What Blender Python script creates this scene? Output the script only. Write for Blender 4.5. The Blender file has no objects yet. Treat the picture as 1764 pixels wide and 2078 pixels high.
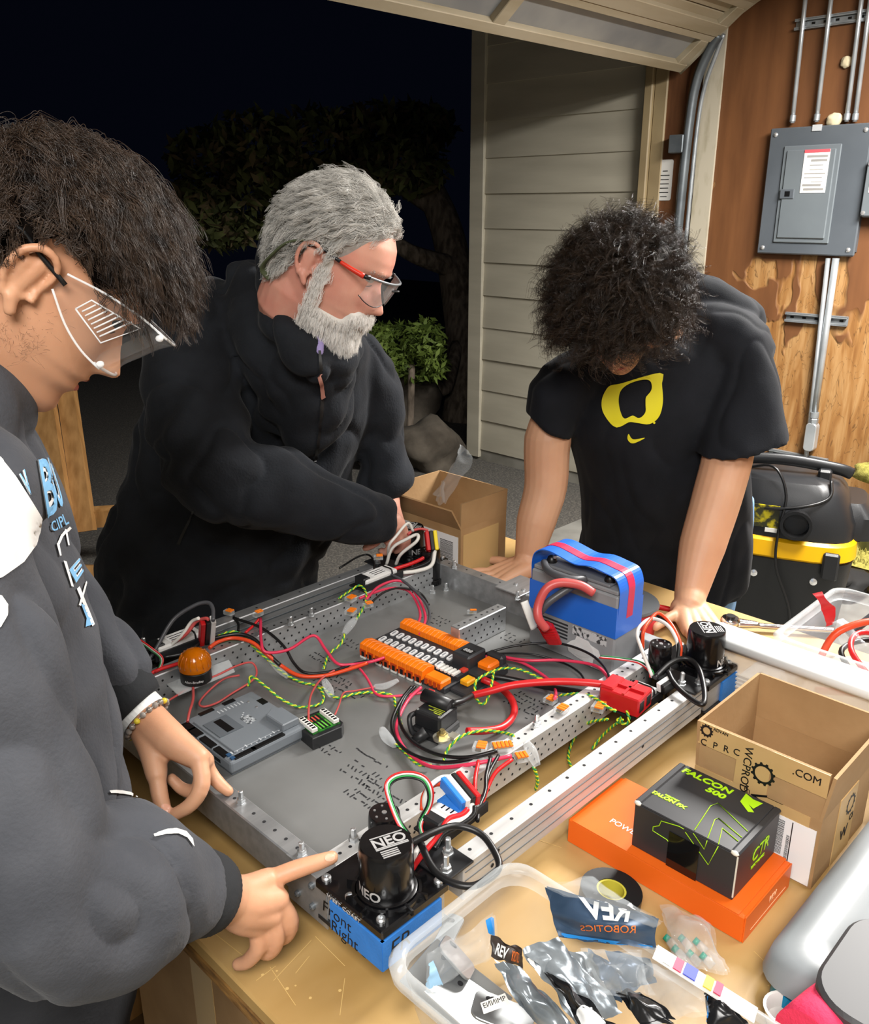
import bpy, bmesh, math, random
import numpy as np
from mathutils import Vector, Matrix, noise, bvhtree
random.seed(7); rng = np.random.default_rng(7)
SC = bpy.context.scene; COL = SC.collection
PI = math.pi
# ---------------------------------------------------------------- camera
FPX = 1777.0; PITCH = math.atan(616/1777); CT, ST = math.cos(PITCH), math.sin(PITCH); CAMZ = 1.70
cd = bpy.data.cameras.new('camera'); cam = bpy.data.objects.new('camera', cd); COL.objects.link(cam)
cd.sensor_fit = 'HORIZONTAL'; cd.sensor_width = 36; cd.lens = 36*FPX/1764; cd.clip_start = .02
cam.location = (0, 0, CAMZ); cam.rotation_euler = (PI/2-PITCH, 0, 0); SC.camera = cam
# ---------------------------------------------------------------- world, lamps, exposure
PHI = math.radians(45.6); E1 = Vector((math.cos(PHI), math.sin(PHI), 0)); E2 = Vector((-math.sin(PHI), math.cos(PHI), 0))
def RW(a, b, z=0): return E1*a + E2*b + Vector((0, 0, z))          # room axes -> world
W = bpy.data.worlds.new('night'); SC.world = W; W.use_nodes = True
W.node_tree.nodes['Background'].inputs[0].default_value = (.30, .42, 1, 1)
W.node_tree.nodes['Background'].inputs[1].default_value = .0035
def area(name, a, b, z, sx, sy, power, col, tilt=(0, 0)):
    l = bpy.data.lights.new(name, 'AREA'); l.shape = 'RECTANGLE'; l.size = sx; l.size_y = sy; l.energy = power; l.color = col
    o = bpy.data.objects.new(name, l); COL.objects.link(o); o.location = RW(a, b, z); o.rotation_euler = (tilt[0], tilt[1], PHI); return o
area('ceiling_panel_light', -.75, -.55, 2.7, 1.2, 1.2, 128, (1, .97, .93))
area('ceiling_panel_light', 1.9, -.5, 2.7, 1.2, .6, 36, (1, .97, .93))
area('ceiling_panel_light', 3.25, .55, 2.72, 1.2, .6, 300, (1, .97, .93))
SC.view_settings.view_transform = 'Standard'; SC.view_settings.look = 'None'; SC.view_settings.gamma = 1
SC.view_settings.use_curve_mapping = False; SC.view_settings.exposure = 0.0
SC.cycles.max_bounces = 5; SC.cycles.diffuse_bounces = 3; SC.cycles.glossy_bounces = 3; SC.cycles.transparent_max_bounces = 10; SC.cycles.use_adaptive_sampling = True; SC.cycles.adaptive_threshold = .05; SC.cycles.caustics_reflective = False; SC.cycles.caustics_refractive = False
# ---------------------------------------------------------------- points
def ray(x, y):
    u = (x-882)/FPX; v = (1039-y)/FPX
    return Vector((u, CT+v*ST, -ST+v*CT))
def at(x, y, z):                       # the point of the place at height z
    r = ray(x, y); return r*((z-CAMZ)/r.z) + Vector((0, 0, CAMZ))
def ad(x, y, d): return ray(x, y)*d + Vector((0, 0, CAMZ))   # the point at distance d
def rc(p): return Vector((p.dot(E1), p.dot(E2), p.z))        # world -> room axes
def ar(x, y, z): return rc(at(x, y, z))
def wallp(x, y, a=4.6):
    r = ray(x, y); t = a/rc(r).x; return rc(r*t + Vector((0, 0, CAMZ)))
# ---------------------------------------------------------------- materials
def lin(h):
    if not isinstance(h, str): return tuple(h)
    c = [int(h[i:i+2], 16)/255 for i in (0, 2, 4)]
    return tuple(x/12.92 if x <= .04045 else ((x+.055)/1.055)**2.4 for x in c)
MC = {}
def mat(key, col='808080', rough=.5, metal=0., col2=None, vs=8., thr=(.35, .65), bump=0., bs=150., alpha=1., trans=0., ior=1.45, emis=0., sss=0., stretch=None, spec=.5, coat=0., sheen=0., detail=4):
    if key in MC: return MC[key]
    m = bpy.data.materials.new(key); m.use_nodes = True; nt = m.node_tree; N = nt.nodes; L = nt.links
    p = N['Principled BSDF']; c = lin(col)
    p.inputs['Base Color'].default_value = (*c, 1); p.inputs['Roughness'].default_value = rough; p.inputs['Metallic'].default_value = metal
    p.inputs['Specular IOR Level'].default_value = spec; p.inputs['Alpha'].default_value = alpha; p.inputs['Transmission Weight'].default_value = trans
    p.inputs['IOR'].default_value = ior; p.inputs['Coat Weight'].default_value = coat
    if sheen: p.inputs['Sheen Weight'].default_value = sheen; p.inputs['Sheen Roughness'].default_value = .4
    if sss:
        p.inputs['Subsurface Weight'].default_value = sss; p.inputs['Subsurface Radius'].default_value = (.012, .004, .002); p.inputs['Subsurface Scale'].default_value = 1
    if emis: p.inputs['Emission Color'].default_value = (*c, 1); p.inputs['Emission Strength'].default_value = emis
    tc = N.new('ShaderNodeTexCoord'); src = tc.outputs['Object']
    if stretch:
        mp = N.new('ShaderNodeMapping'); mp.inputs['Scale'].default_value = stretch; L.new(src, mp.inputs[0]); src = mp.outputs[0]
    if col2:
        n = N.new('ShaderNodeTexNoise'); n.inputs['Scale'].default_value = vs; n.inputs['Detail'].default_value = detail; L.new(src, n.inputs['Vector'])
        r = N.new('ShaderNodeValToRGB'); r.color_ramp.elements[0].position = thr[0]; r.color_ramp.elements[1].position = thr[1]
        r.color_ramp.elements[0].color = (*c, 1); r.color_ramp.elements[1].color = (*lin(col2), 1)
        L.new(n.outputs['Fac'], r.inputs[0]); L.new(r.outputs[0], p.inputs['Base Color'])
    if bump:
        n = N.new('ShaderNodeTexNoise'); n.inputs['Scale'].default_value = bs; n.inputs['Detail'].default_value = 3; L.new(src, n.inputs['Vector'])
        b = N.new('ShaderNodeBump'); b.inputs['Strength'].default_value = bump; b.inputs['Distance'].default_value = .002
        L.new(n.outputs['Fac'], b.inputs['Height']); L.new(b.outputs[0], p.inputs['Normal'])
    MC[key] = m; return m
def film(key, col='ffffff', fac=.25, rough=.2, gloss=.25):   # thin clear or milky plastic: mostly see-through, some body colour, some gloss
    if key in MC: return MC[key]
    m = bpy.data.materials.new(key); m.use_nodes = True; nt = m.node_tree; N = nt.nodes; L = nt.links
    for n in list(N): N.remove(n)
    o = N.new('ShaderNodeOutputMaterial'); t = N.new('ShaderNodeBsdfTransparent'); d = N.new('ShaderNodeBsdfPrincipled')
    d.inputs['Base Color'].default_value = (*lin(col), 1); d.inputs['Roughness'].default_value = rough; d.inputs['Specular IOR Level'].default_value = .6
    d.inputs['Transmission Weight'].default_value = 0
    lw = N.new('ShaderNodeLayerWeight'); lw.inputs[0].default_value = .3
    mr = N.new('ShaderNodeMapRange'); mr.inputs['To Min'].default_value = fac; mr.inputs['To Max'].default_value = min(1, fac+gloss*2)
    L.new(lw.outputs['Facing'], mr.inputs['Value'])
    x = N.new('ShaderNodeMixShader'); L.new(mr.outputs[0], x.inputs[0]); L.new(t.outputs[0], x.inputs[1]); L.new(d.outputs[0], x.inputs[2]); L.new(x.outputs[0], o.inputs[0])
    MC[key] = m; return m
# ---------------------------------------------------------------- objects
def setup(o, parent, loc=None, rot=None):
    COL.objects.link(o)
    if parent: o.parent = parent
    if loc is not None: o.location = loc
    if rot is not None: o.rotation_euler = rot
    return o
def tag(o, label=None, cat=None, group=None, kind=None):
    if label: o['label'] = label
    if cat: o['category'] = cat
    if group: o['group'] = group
    if kind: o['kind'] = kind
    return o
def thing(name, label, cat, loc=(0, 0, 0), rz=0, group=None, rot=None):
    o = bpy.data.objects.new(name, None); o.empty_display_size = .05; setup(o, None, loc, rot or (0, 0, rz)); return tag(o, label, cat, group)
def obj(name, v, f, m, parent=None, loc=None, rot=None, smooth=False):
    me = bpy.data.meshes.new(name); me.from_pydata([tuple(q) for q in v], [], f); me.update()
    if m: me.materials.append(m)
    if smooth: me.shade_smooth()
    return setup(bpy.data.objects.new(name, me), parent, loc, rot)
def bobj(name, bm, m, parent=None, loc=None, rot=None, smooth=False):
    bmesh.ops.recalc_face_normals(bm, faces=bm.faces)
    me = bpy.data.meshes.new(name); bm.to_mesh(me); bm.free()
    if m: me.materials.append(m)
    if smooth: me.shade_smooth(); 
    return setup(bpy.data.objects.new(name, me), parent, loc, rot)
def bm_box(bm, x, y, z, bev=0, mtx=None, seg=1):
    r = bmesh.ops.create_cube(bm, size=1); vs = r['verts']
    for v in vs: v.co = Vector(((x[0]+x[1])/2+v.co.x*(x[1]-x[0]), (y[0]+y[1])/2+v.co.y*(y[1]-y[0]), (z[0]+z[1])/2+v.co.z*(z[1]-z[0])))
    if bev:
        g = bmesh.ops.bevel(bm, geom=list({e for v in vs for e in v.link_edges}), offset=bev, segments=seg, affect='EDGES', profile=.5); vs = list({v for f in g['faces'] for v in f.verts} | {v for v in vs if v.is_valid})
    if mtx:
        for v in vs: v.co = mtx @ v.co
    return vs
def box(name, x, y, z, m, parent=None, bev=0, loc=None, rot=None, seg=1, smooth=False):
    bm = bmesh.new(); bm_box(bm, x, y, z, bev, None, seg); return bobj(name, bm, m, parent, loc, rot, smooth)
def ring(n, r, z=0, ry=None): return [(r*math.cos(2*PI*i/n), (ry or r)*math.sin(2*PI*i/n), z) for i in range(n)]
def loft_faces(nr, n, caps=True, closed=True):
    f = []
    for i in range(nr-1):
        for j in range(n if closed else n-1):
            a = i*n+j; b = i*n+(j+1) % n; f.append((a, b, b+n, a+n))
    if caps: f.append(tuple(range(n-1, -1, -1))); f.append(tuple(range((nr-1)*n, nr*n)))
    return f
def lathe(name, prof, m, parent=None, loc=None, rot=None, n=28, smooth=True, arc=None):
    v = []
    for r, z in prof: v += ring(n, max(r, 1e-5), z)
    o = obj(name, v, loft_faces(len(prof), n), m, parent, loc, rot)
    if smooth:
        for p in o.data.polygons: p.use_smooth = len(p.vertices) == 4
        try: o.data.set_sharp_from_angle(angle=.7)
        except Exception: pass
    return o
def frame_to(d):
    d = Vector(d).normalized(); up = Vector((0, 0, 1)) if abs(d.z) < .95 else Vector((1, 0, 0))
    s = d.cross(up).normalized(); return s, s.cross(d)
def spline(pts, k=6):
    P = [Vector(p) for p in pts]
    if len(P) < 3: return P
    Q = [P[0]*2-P[1]] + P + [P[-1]*2-P[-2]]; out = []
    for i in range(1, len(Q)-2):
        for j in range(k):
            t = j/k; a, b, c, d = Q[i-1], Q[i], Q[i+1], Q[i+2]
            out.append(.5*((2*b)+(c-a)*t+(2*a-5*b+4*c-d)*t*t+(3*b-a-3*c+d)*t**3))
    out.append(P[-1]); return out
def sweep(pts, rad, n=8, flat=1.0):
    v = []; m = len(pts); s = None
    for i, p in enumerate(pts):
        d = (pts[min(i+1, m-1)]-pts[max(i-1, 0)])
        if d.length < 1e-9: d = Vector((0, 0, 1))
        d.normalize()
        if s is None: s, u = frame_to(d)
        else:
            s = (s-d*s.dot(d))
            if s.length < 1e-6: s, u = frame_to(d)
            s.normalize(); u = s.cross(d)
        r = rad(i/(m-1)) if callable(rad) else rad
        for j in range(n):
            a = 2*PI*j/n; v.append(p+s*(r*math.cos(a))+u*(r*flat*math.sin(a)))
    return v, loft_faces(m, n)
def tube(name, pts, r, m, parent=None, n=8, k=6, flat=1.0, base=True):
    P = spline(pts, k) if k else [Vector(p) for p in pts]
    o0 = P[0].copy() if (parent is None and base) else Vector((0, 0, 0)); P = [p-o0 for p in P]
    v, f = sweep(P, r, n, flat)
    o = obj(name, v, f, m, parent, o0 if parent is None else None); 
    for p in o.data.polygons: p.use_smooth = len(p.vertices) == 4
    return o
def cyl(name, p0, p1, r, m, parent=None, n=14, r2=None, smooth=True):
    p0 = Vector(p0); p1 = Vector(p1); r2 = r if r2 is None else r2
    v, f = sweep([p0, p1], lambda t: r+(r2-r)*t, n)
    o = obj(name, v, f, m, parent)
    for p in o.data.polygons: p.use_smooth = len(p.vertices) == 4
    return o
def prism(name, poly, z, m, parent=None, loc=None, rot=None, bev=0):
    bm = bmesh.new(); vs = [bm.verts.new((p[0], p[1], z[0])) for p in poly]; f = bm.faces.new(vs)
    r = bmesh.ops.extrude_face_region(bm, geom=[f])
    for e in r['geom']:
        if isinstance(e, bmesh.types.BMVert): e.co.z = z[1]
    if bev: bmesh.ops.bevel(bm, geom=list(bm.edges), offset=bev, segments=1, affect='EDGES')
    return bobj(name, bm, m, parent, loc, rot)
def rrect(x0, x1, y0, y1, r, n=4):
    out = []
    for cx, cy, a0 in ((x1-r, y1-r, 0), (x0+r, y1-r, PI/2), (x0+r, y0+r, PI), (x1-r, y0+r, 1.5*PI)):
        for i in range(n+1): a = a0+PI/2*i/n; out.append((cx+r*math.cos(a), cy+r*math.sin(a)))
    return out
def textmesh(s, size=1., ext=0., align='CENTER', shear=0., sx=1., bold=0.):
    c = bpy.data.curves.new('t', 'FONT'); c.body = s; c.size = size; c.extrude = ext; c.align_x = align; c.align_y = 'CENTER'; c.shear = shear; c.offset = bold; c.resolution_u = 3
    o = bpy.data.objects.new('t', c); COL.objects.link(o); dg = bpy.context.evaluated_depsgraph_get(); me = bpy.data.meshes.new_from_object(o.evaluated_get(dg))
    bpy.data.objects.remove(o); bpy.data.curves.remove(c)
    if sx != 1:
        for v in me.vertices: v.co.x *= sx
    return me
def text(name, s, size, m, parent, loc, rot=(0, 0, 0), ext=.0003, **k):
    me = textmesh(s, size, ext, **k); me.materials.append(m); me.name = name
    return setup(bpy.data.objects.new(name, me), parent, loc, rot)
def merge(name, parts, m, parent=None, loc=None, rot=None, smooth=False):   # parts: list of (verts, faces)
    V = []; Fc = []
    for v, f in parts:
        k = len(V); V += [tuple(q) for q in v]; Fc += [tuple(i+k for i in q) for q in f]
    return obj(name, V, Fc, m, parent, loc, rot, smooth)
def disc_vf(c, nrm, r, n=10):
    s, u = frame_to(nrm); return ([Vector(c)+s*(r*math.cos(2*PI*i/n))+u*(r*math.sin(2*PI*i/n)) for i in range(n)], [tuple(range(n))])
def copy_tree(o, parent=None):
    c = o.copy(); COL.objects.link(c); c.parent = parent
    for ch in list(o.children): copy_tree(ch, c)
    return c
def room_thing(name, label, cat, a, b, z=0, group=None, turn=0.):
    return thing(name, label, cat, RW(a, b, z), PHI+turn, group)
def struct(o): o['kind'] = 'structure'; return o
def room_empty(name):
    o = bpy.data.objects.new(name, None); setup(o, None, (0, 0, 0), (0, 0, PHI)); o['kind'] = 'structure'; return o
# ================================================================ THE SETTING
def wall_paint():
    m = bpy.data.materials.new('old_painted_plywood'); m.use_nodes = True; nt = m.node_tree; N = nt.nodes; L = nt.links; p = N['Principled BSDF']
    tc = N.new('ShaderNodeTexCoord'); sp = N.new('ShaderNodeSeparateXYZ'); L.new(tc.outputs['Object'], sp.inputs[0])
    def mth(op, a, b=None):
        n = N.new('ShaderNodeMath'); n.operation = op
        for i, q in enumerate((a, b)):
            if q is None: continue
            if isinstance(q, (int, float)): n.inputs[i].default_value = q
            else: L.new(q, n.inputs[i])
        return n.outputs[0]
    def noi(sc, st, det=4, dist=0.):
        mp = N.new('ShaderNodeMapping'); mp.inputs['Scale'].default_value = st; L.new(tc.outputs['Object'], mp.inputs[0])
        n = N.new('ShaderNodeTexNoise'); n.inputs['Scale'].default_value = sc; n.inputs['Detail'].default_value = det; n.inputs['Distortion'].default_value = dist; L.new(mp.outputs[0], n.inputs[0]); return n.outputs['Fac']
    def ramp(v, stops):
        r = N.new('ShaderNodeValToRGB'); e = r.color_ramp.elements
        while len(e) < len(stops): e.new(.5)
        for q, (pos, c) in zip(e, stops): q.position = pos; q.color = (*lin(c), 1)
        L.new(v, r.inputs[0]); return r.outputs[0]
    def mixc(f, a, b):
        n = N.new('ShaderNodeMix'); n.data_type = 'RGBA'; L.new(f, n.inputs[0]); L.new(a, n.inputs[6]); L.new(b, n.inputs[7]); return n.outputs[2]
    big = noi(2.2, (1, 1.6, 1), 3, .4)
    v = mth('ADD', mth('MULTIPLY', mth('SUBTRACT', sp.outputs['Z'], 1.30), 1.3), mth('MULTIPLY', mth('SUBTRACT', big, .5), 3.8))
    mask = ramp(mth('ADD', v, .5), [(.46, '000000'), (.54, 'ffffff')])
    paint = ramp(noi(5, (1, 2.5, .4), 4), [(.3, '5e3a1f'), (.7, '764c2b')])
    wood = ramp(noi(4, (1, 6, .8), 5, .6), [(.25, '75491f'), (.45, '976c3c'), (.6, 'a98253'), (.8, '8f6332')])
    crack = ramp(noi(7, (1, 2.2, .7), 2, 1.6), [(.485, 'ffffff'), (.5, '3a1d0b'), (.512, 'ffffff')])
    wm = N.new('ShaderNodeMix'); wm.data_type = 'RGBA'; wm.blend_type = 'MULTIPLY'; wm.inputs[0].default_value = .6; L.new(wood, wm.inputs[6]); L.new(crack, wm.inputs[7])
    L.new(mixc(mask, wm.outputs[2], paint), p.inputs['Base Color']); p.inputs['Roughness'].default_value = .55
    b = N.new('ShaderNodeBump'); b.inputs['Strength'].default_value = .5; b.inputs['Distance'].default_value = .01; L.new(mask, b.inputs['Height']); L.new(b.outputs[0], p.inputs['Normal'])
    return m
PW = wall_paint()
concrete = mat('garage_concrete', '8b8a84', .8, col2='66655f', vs=3, bump=.3, bs=60)
asphalt = mat('driveway_asphalt', '4a4844', .95, col2='77726a', vs=90, thr=(.45, .75), bump=.8, bs=160)
drywall = mat('drywall', 'b9b3a4', .9, col2='9c9382', vs=4)
sidingm = mat('siding_paint', 'b6b09e', .6, col2='a7a190', vs=3, bump=.15, bs=40, stretch=(1, .4, 3))
trimm = mat('tan_trim_paint', '9c8a68', .55, col2='8e7c5c', vs=4)
doorm = mat('door_paint', 'a59a84', .55, col2='94886f', vs=5, stretch=(.4, 2, 2))
doorgrey = mat('door_panel_paint', '8f8f8c', .5, col2='747678', vs=3)
steel = mat('galvanized_steel', 'a6abae', .38, .5, col2='8f9599', vs=12)
darksteel = mat('grey_track_steel', '70767a', .42, .5, col2='5b6165', vs=9)
def slab(name, a, b, z, m, **k):
    o = box(name, a, b, z, m, None, **k); o.rotation_euler = (0, 0, PHI); return struct(o)
slab('floor', (-3.2, 4.75), (-3.2, 2.74), (-.12, 0), concrete)
slab('ground', (-14, 16), (2.74, 18), (-.16, -.02), asphalt)
slab('wall_right', (4.6, 4.75), (-3.2, 2.62), (0, 2.98), PW)
slab('wall_back', (-3.2, 4.6), (-3.35, -3.2), (0, 2.98), drywall)
slab('wall_left', (-3.35, -3.2), (-3.2, 2.74), (0, 2.98), drywall)
slab('ceiling', (-3.35, 4.75), (-3.35, 2.74), (2.98, 3.1), mat('ceiling_paint', 'b5a58c', .9))
slab('wall_front', (-3.2, -.75), (2.64, 2.74), (0, 2.98), drywall)          # beside the garage opening
slab('trim_1', (-.75, 4.6), (2.66, 2.86), (2.62, 2.98), doorm)                 # header above the opening
slab('trim_2', (4.565, 4.66), (2.615, 2.72), (0, 2.62), mat('brown_jamb', '5d3a22', .6, col2='7a5032', vs=6, stretch=(1, 3, .5)))
slab('trim_3', (4.555, 4.66), (2.72, 2.80), (0, 2.62), trimm, bev=.006)
slab('trim_4', (4.535, 4.66), (2.80, 2.852), (0, 2.62), trimm, bev=.006)
slab('trim_5', (4.585, 4.6), (2.425, 2.53), (0, 2.9), mat('drywall_strip', 'b9b09c', .85, col2='8e8468', vs=7, thr=(.5, .75), stretch=(1, 2, .6)))
# siding of the house wing outside: lapped boards
ws = room_empty('wall_siding')
lap = .2165; z = .06
bmb = bmesh.new(); bm_box(bmb, (-.010, .012), (2.84, 4.06), (0, lap+.012)); 
for v in bmb.verts:
    if v.co.z > .1: v.co.x += .012
bmb.verts.ensure_lookup_table(); mebd = bpy.data.meshes.new('siding_board'); bmesh.ops.recalc_face_normals(bmb, faces=bmb.faces); bmb.to_mesh(mebd); bmb.free(); mebd.materials.append(sidingm)
k = 0
while z < 3.0:
    o = setup(bpy.data.objects.new('siding_board', mebd), ws, (4.612+random.uniform(-.002, .002), 0, z)); z += lap; k += 1
box('wall_core', (4.625, 4.75), (2.84, 4.15), (-.1, 3.2), sidingm, ws)
box('corner_board', (4.585, 4.64), (4.045, 4.165), (0, 3.2), sidingm, ws, bev=.004)
box('foundation', (4.61, 4.75), (2.74, 4.2), (-.15, .058), mat('foundation_concrete', '8d8a80', .9, col2='6d6a60', vs=5), ws)
# overhead garage door: jointed sections that curve up under the header
gd = room_empty('door_1')
path = [(2.628, 2.392), (2.44, 2.535), (2.25, 2.665), (1.86, 2.80), (1.33, 2.875), (.75, 2.885)]
def section(p0, p1, first):
    L_ = math.hypot(p1[0]-p0[0], p1[1]-p0[1]); ang = math.atan2(p1[1]-p0[1], p1[0]-p0[0])
    s = bpy.data.objects.new('door_section', None); setup(s, gd, (0, p0[0], p0[1]), (ang, 0, 0))
    # local y runs up the door, local -z... the inside face is at +z turned down
    A0, A1 = -.7, 4.475
    rw = .05 if first else .07
    box('rail', (A0, A1), (0, rw), (-.004, .038), doorm, s, bev=.003)
    box('rail', (A0, A1), (L_-rw*.8, L_-.004), (-.004, .034), doorm, s, bev=.003)
    for a in (A0, .55, 1.78, 2.95, A1-.09): box('stile', (a, a+.075), (rw-.002, L_-rw*.8+.002), (-.004, .036), doorm, s, bev=.003)
    if first: box('panel', (A0, A1), (.01, L_-.01), (-.006, .006), doorgrey, s)
    else:
        n = max(2, int(L_/.11)); w = L_/n
        for i in range(n): box('plank', (A0, A1), (i*w+.003, (i+1)*w-.003), (-.006, .012), doorm, s, bev=.003)
    return s
section(path[0], path[1], True)
for i in range(1, 5): section(path[i], path[i+1], i == 1 and False)
box('corner_bracket', (3.78, 3.92), (2.60, 2.66), (2.395, 2.43), darksteel, gd, bev=.01)
tube('edge_strip', [(4.50, 2.64, 2.39), (4.50, 2.44, 2.545), (4.50, 2.25, 2.675), (4.50, 1.86, 2.81), (4.50, 1.3, 2.885)], .042, doorm, gd, n=4, k=3)
# track
tk = room_thing('door_track', 'dark galvanized garage door track curving up beside the brown jamb', 'door track', 4.53, 2.57)
tube('rail', [(0, .012, .02), (0, .008, .8), (0, .0, 1.7), (0, -.012, 2.15), (-.01, -.04, 2.33), (-.02, -.10, 2.46), (-.03, -.15, 2.52)], .029, darksteel, tk, n=4, k=6)
tube('rail', [(.035, -.028, .02), (.035, -.03, .8), (.035, -.035, 1.7), (.03, -.045, 2.12), (.015, -.075, 2.30), (0, -.13, 2.44), (-.02, -.17, 2.52)], .012, steel, tk, n=6, k=6)
box('bracket', (-.03, .06), (.0, .085), (1.98, 2.07), darksteel, tk, bev=.004)
box('bracket', (-.02, .06), (-.03, .06), (1.05, 1.10), darksteel, tk, bev=.004)
# ---------------------------------------------------------------- things on the wall
def onwall(name, label, cat, x, y, group=None):
    p = wallp(x, y); return room_thing(name, label, cat, 4.6, p.y, p.z, group), p
white = mat('white_paper', 'd8d6d0', .6); black = mat('black_plastic', '121213', .35); ink = mat('black_ink', '0c0c0d', .5)
t, p = onwall('warning_sticker', 'small white printed sticker on the brown door jamb', 'sticker', 1357, 366)
t.location = RW(4.562, p.y, p.z)
prism('paper', rrect(-.045, .045, -.105, .105, .012), (0, .002), white, t, rot=(PI/2, 0, -PI/2))
for i, w in enumerate((.03, .055, .05, .055, .05, .055, .04)): box('print_line', (-.0032, -.0022), (-w/2, w/2), (.045-i*.022, .049-i*.022), ink, t)
pg = mat('panel_grey', '5c6268', .35, .3, col2='666c72', vs=3); pg2 = mat('panel_door_grey', '747b80', .3, .3, col2='7d8589', vs=3)
t = room_thing('electrical_panel', 'dark grey breaker panel cover with a paper label on its small door', 'breaker panel', 4.6, 1.875, 1.48)
box('back_box', (-.035, .0), (-.24, .235), (.02, .58), pg, t)
box('cover', (-.045, -.033), (-.245, .245), (0, .595), pg, t, bev=.006)
# door placed from its corners on the wall
c0 = wallp(1581, 488); c1 = wallp(1714, 296)
ly = lambda yy: yy-1.875
dy0, dy1, dz0, dz1 = ly(c1.y), ly(c0.y), c0.z-1.48, c1.z-1.48
box('door_frame', (-.054, -.044), (dy0-.008, dy1+.008), (dz0-.008, dz1+.008), pg2, t, bev=.004)
dd = box('door', (-.062, -.052), (dy0+.012, dy1-.012), (dz0+.014, dz1-.012), pg2, t, bev=.004)
l0 = wallp(1634, 392); l1 = wallp(1697, 303)
pp = box('paper_label', (-.0645, -.062), (ly(l1.y), ly(l0.y)), (l0.z-1.48, l1.z-1.48), white, t)
box('red_stripe', (-.0655, -.0645), (ly(l1.y), ly(l0.y)), (l1.z-1.48-.014, l1.z-1.48), mat('label_red', 'c0525a', .6), pp)
h = l1.z-l0.z; wl = l0.y-l1.y; gp = mat('print_grey', '8e8c88', .7)
for i in range(9):
    y0 = ly(l1.y)+wl*random.uniform(.05, .3); y1 = ly(l0.y)-wl*random.uniform(.05, .4); zz = l0.z-1.48+h*(.06+.095*i)
    box('print_line', (-.0652, -.0645), (y0, y1), (zz, zz+h*random.choice((.012, .02, .05))), gp, pp)
k0 = wallp(1593, 404); k1 = wallp(1624, 384)
lt = box('latch', (-.067, -.058), (ly(k1.y), ly(k0.y)), (k0.z-1.48, k1.z-1.48), pg, t, bev=.003)
box('latch_slot', (-.069, -.066), (ly(k1.y)+.02, ly(k1.y)+.045), (k0.z-1.48+.012, k1.z-1.48-.01), black, lt)
scr = mat('bright_screw', 'e8e8e8', .25, .8)
for yy, zz in ((.215, .03), (-.215, .03), (.215, .565), (-.215, .565)): lathe('screw', [(.011, 0), (.011, .003), (.007, .007), (0, .008)], scr, t, (-.045, yy, zz), (0, -PI/2, 0), n=10)
q = wallp(1667, 258); box('clip', (-.05, -.043), (ly(q.y)-.022, ly(q.y)+.022), (.572, .6), mat('clip_grey', 'b0b2b4', .4), t)
t = room_thing('junction_box', 'grey junction box beside the breaker panel at the picture edge', 'junction box', 4.6, 1.5, 1.66)
box('body', (-.07, 0), (-.11, .115), (0, .26), mat('jbox_grey', '6d7276', .4, .2), t, bev=.006); box('cover', (-.08, -.068), (-.105, .118), (.005, .252), pg2, t, bev=.004)
box('paper_label', (-.082, -.0795), (.0, .095), (.11, .19), white, t)
for zz in (.02, .235): lathe('screw', [(.01, 0), (.01, .003), (0, .005)], scr, t, (-.08, .105, zz), (0, -PI/2, 0), n=8)
emt = mat('conduit_steel', 'c3c8cb', .3, .55, col2='aeb4b8', vs=10)
def conduit(i, xt, yt, xb, yb, r, off, label):
    a = wallp(xt, yt, 4.6-off); b = wallp(xb, yb, 4.6-off); t = room_thing('conduit', label, 'conduit', 4.6-off, b.y, b.z, 'conduits on the plywood wall')
    cyl('pipe', (0, 0, 0), (0, (a.y-b.y)*.6, max(a.z, 2.95)-b.z) if yt == 0 else (0, a.y-b.y, a.z-b.z), r, emt, t, 14)
    lathe('coupling', [(r, -.0), (r*1.35, .002), (r*1.35, .03), (r, .032)], steel, t, (0, 0, .005), n=14)
    return t
conduit(0, 1628, 0, 1608, 250, .0105, .03, 'leftmost of the four steel conduits rising above the breaker panel')
conduit(1, 1682, 0, 1657, 248, .0105, .03, 'second from the left of four conduits rising above the breaker panel')
conduit(2, 1741, 0, 1718, 247, .0105, .03, 'third from the left of four conduits rising above the breaker panel')
conduit(3, 1760, 0, 1735, 247, .0105, .03, 'rightmost of the four steel conduits rising above the breaker panel')
conduit(4, 1681, 524, 1633, 955, .0115, .04, 'thinner steel conduit running down from the breaker panel behind the vacuum')
t = conduit(5, 1697, 524, 1652, 850, .0165, .04, 'thicker steel conduit below the breaker panel ending in an elbow fitting')
lathe('compression_nut', [(.017, -.03), (.024, -.03), (.024, 0), (.02, .004), (.02, .02), (.017, .022)], steel, t, (0, 0, 0), n=6)
prism('elbow_body', rrect(-.028, .028, -.17, -.02, .02), (-.025, .025), emt, t, rot=(PI/2, 0, PI/2), bev=.004)
def strut(x0, y0, x1, y1, label, h=.042):
    a = wallp(x0, y0); b = wallp(x1, y1); t = room_thing('strut_channel', label, 'strut channel', 4.6, b.y, (a.z+b.z)/2, 'slotted strut channels')
    w = a.y-b.y; sm = steel
    box('web', (-.006, 0), (0, w), (-h/2, h/2), sm, t)
    for s in (-1, 1): box('flange', (-.024, -.004), (0, w), (s*h/2-.003, s*h/2+.003), sm, t); box('lip', (-.024, -.021), (0, w), (s*h/2-(.009 if s > 0 else 0), s*h/2+(.009 if s < 0 else 0)), sm, t)
    n = max(2, int(w/.055))
    for i in range(n): box('slot', (-.0068, -.006), (w*(i+.35)/n, w*(i+.65)/n), (-.005, .005), black, t)
    return t
strut(1597, 642, 1722, 652, 'slotted strut channel across the conduits halfway down the wall')
strut(1562, 918, 1681, 938, 'lowest slotted strut channel, just above the shop vacuum')
strut(1618, 44, 1790, 36, 'slotted strut channel near the ceiling holding the upper conduits')
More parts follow.
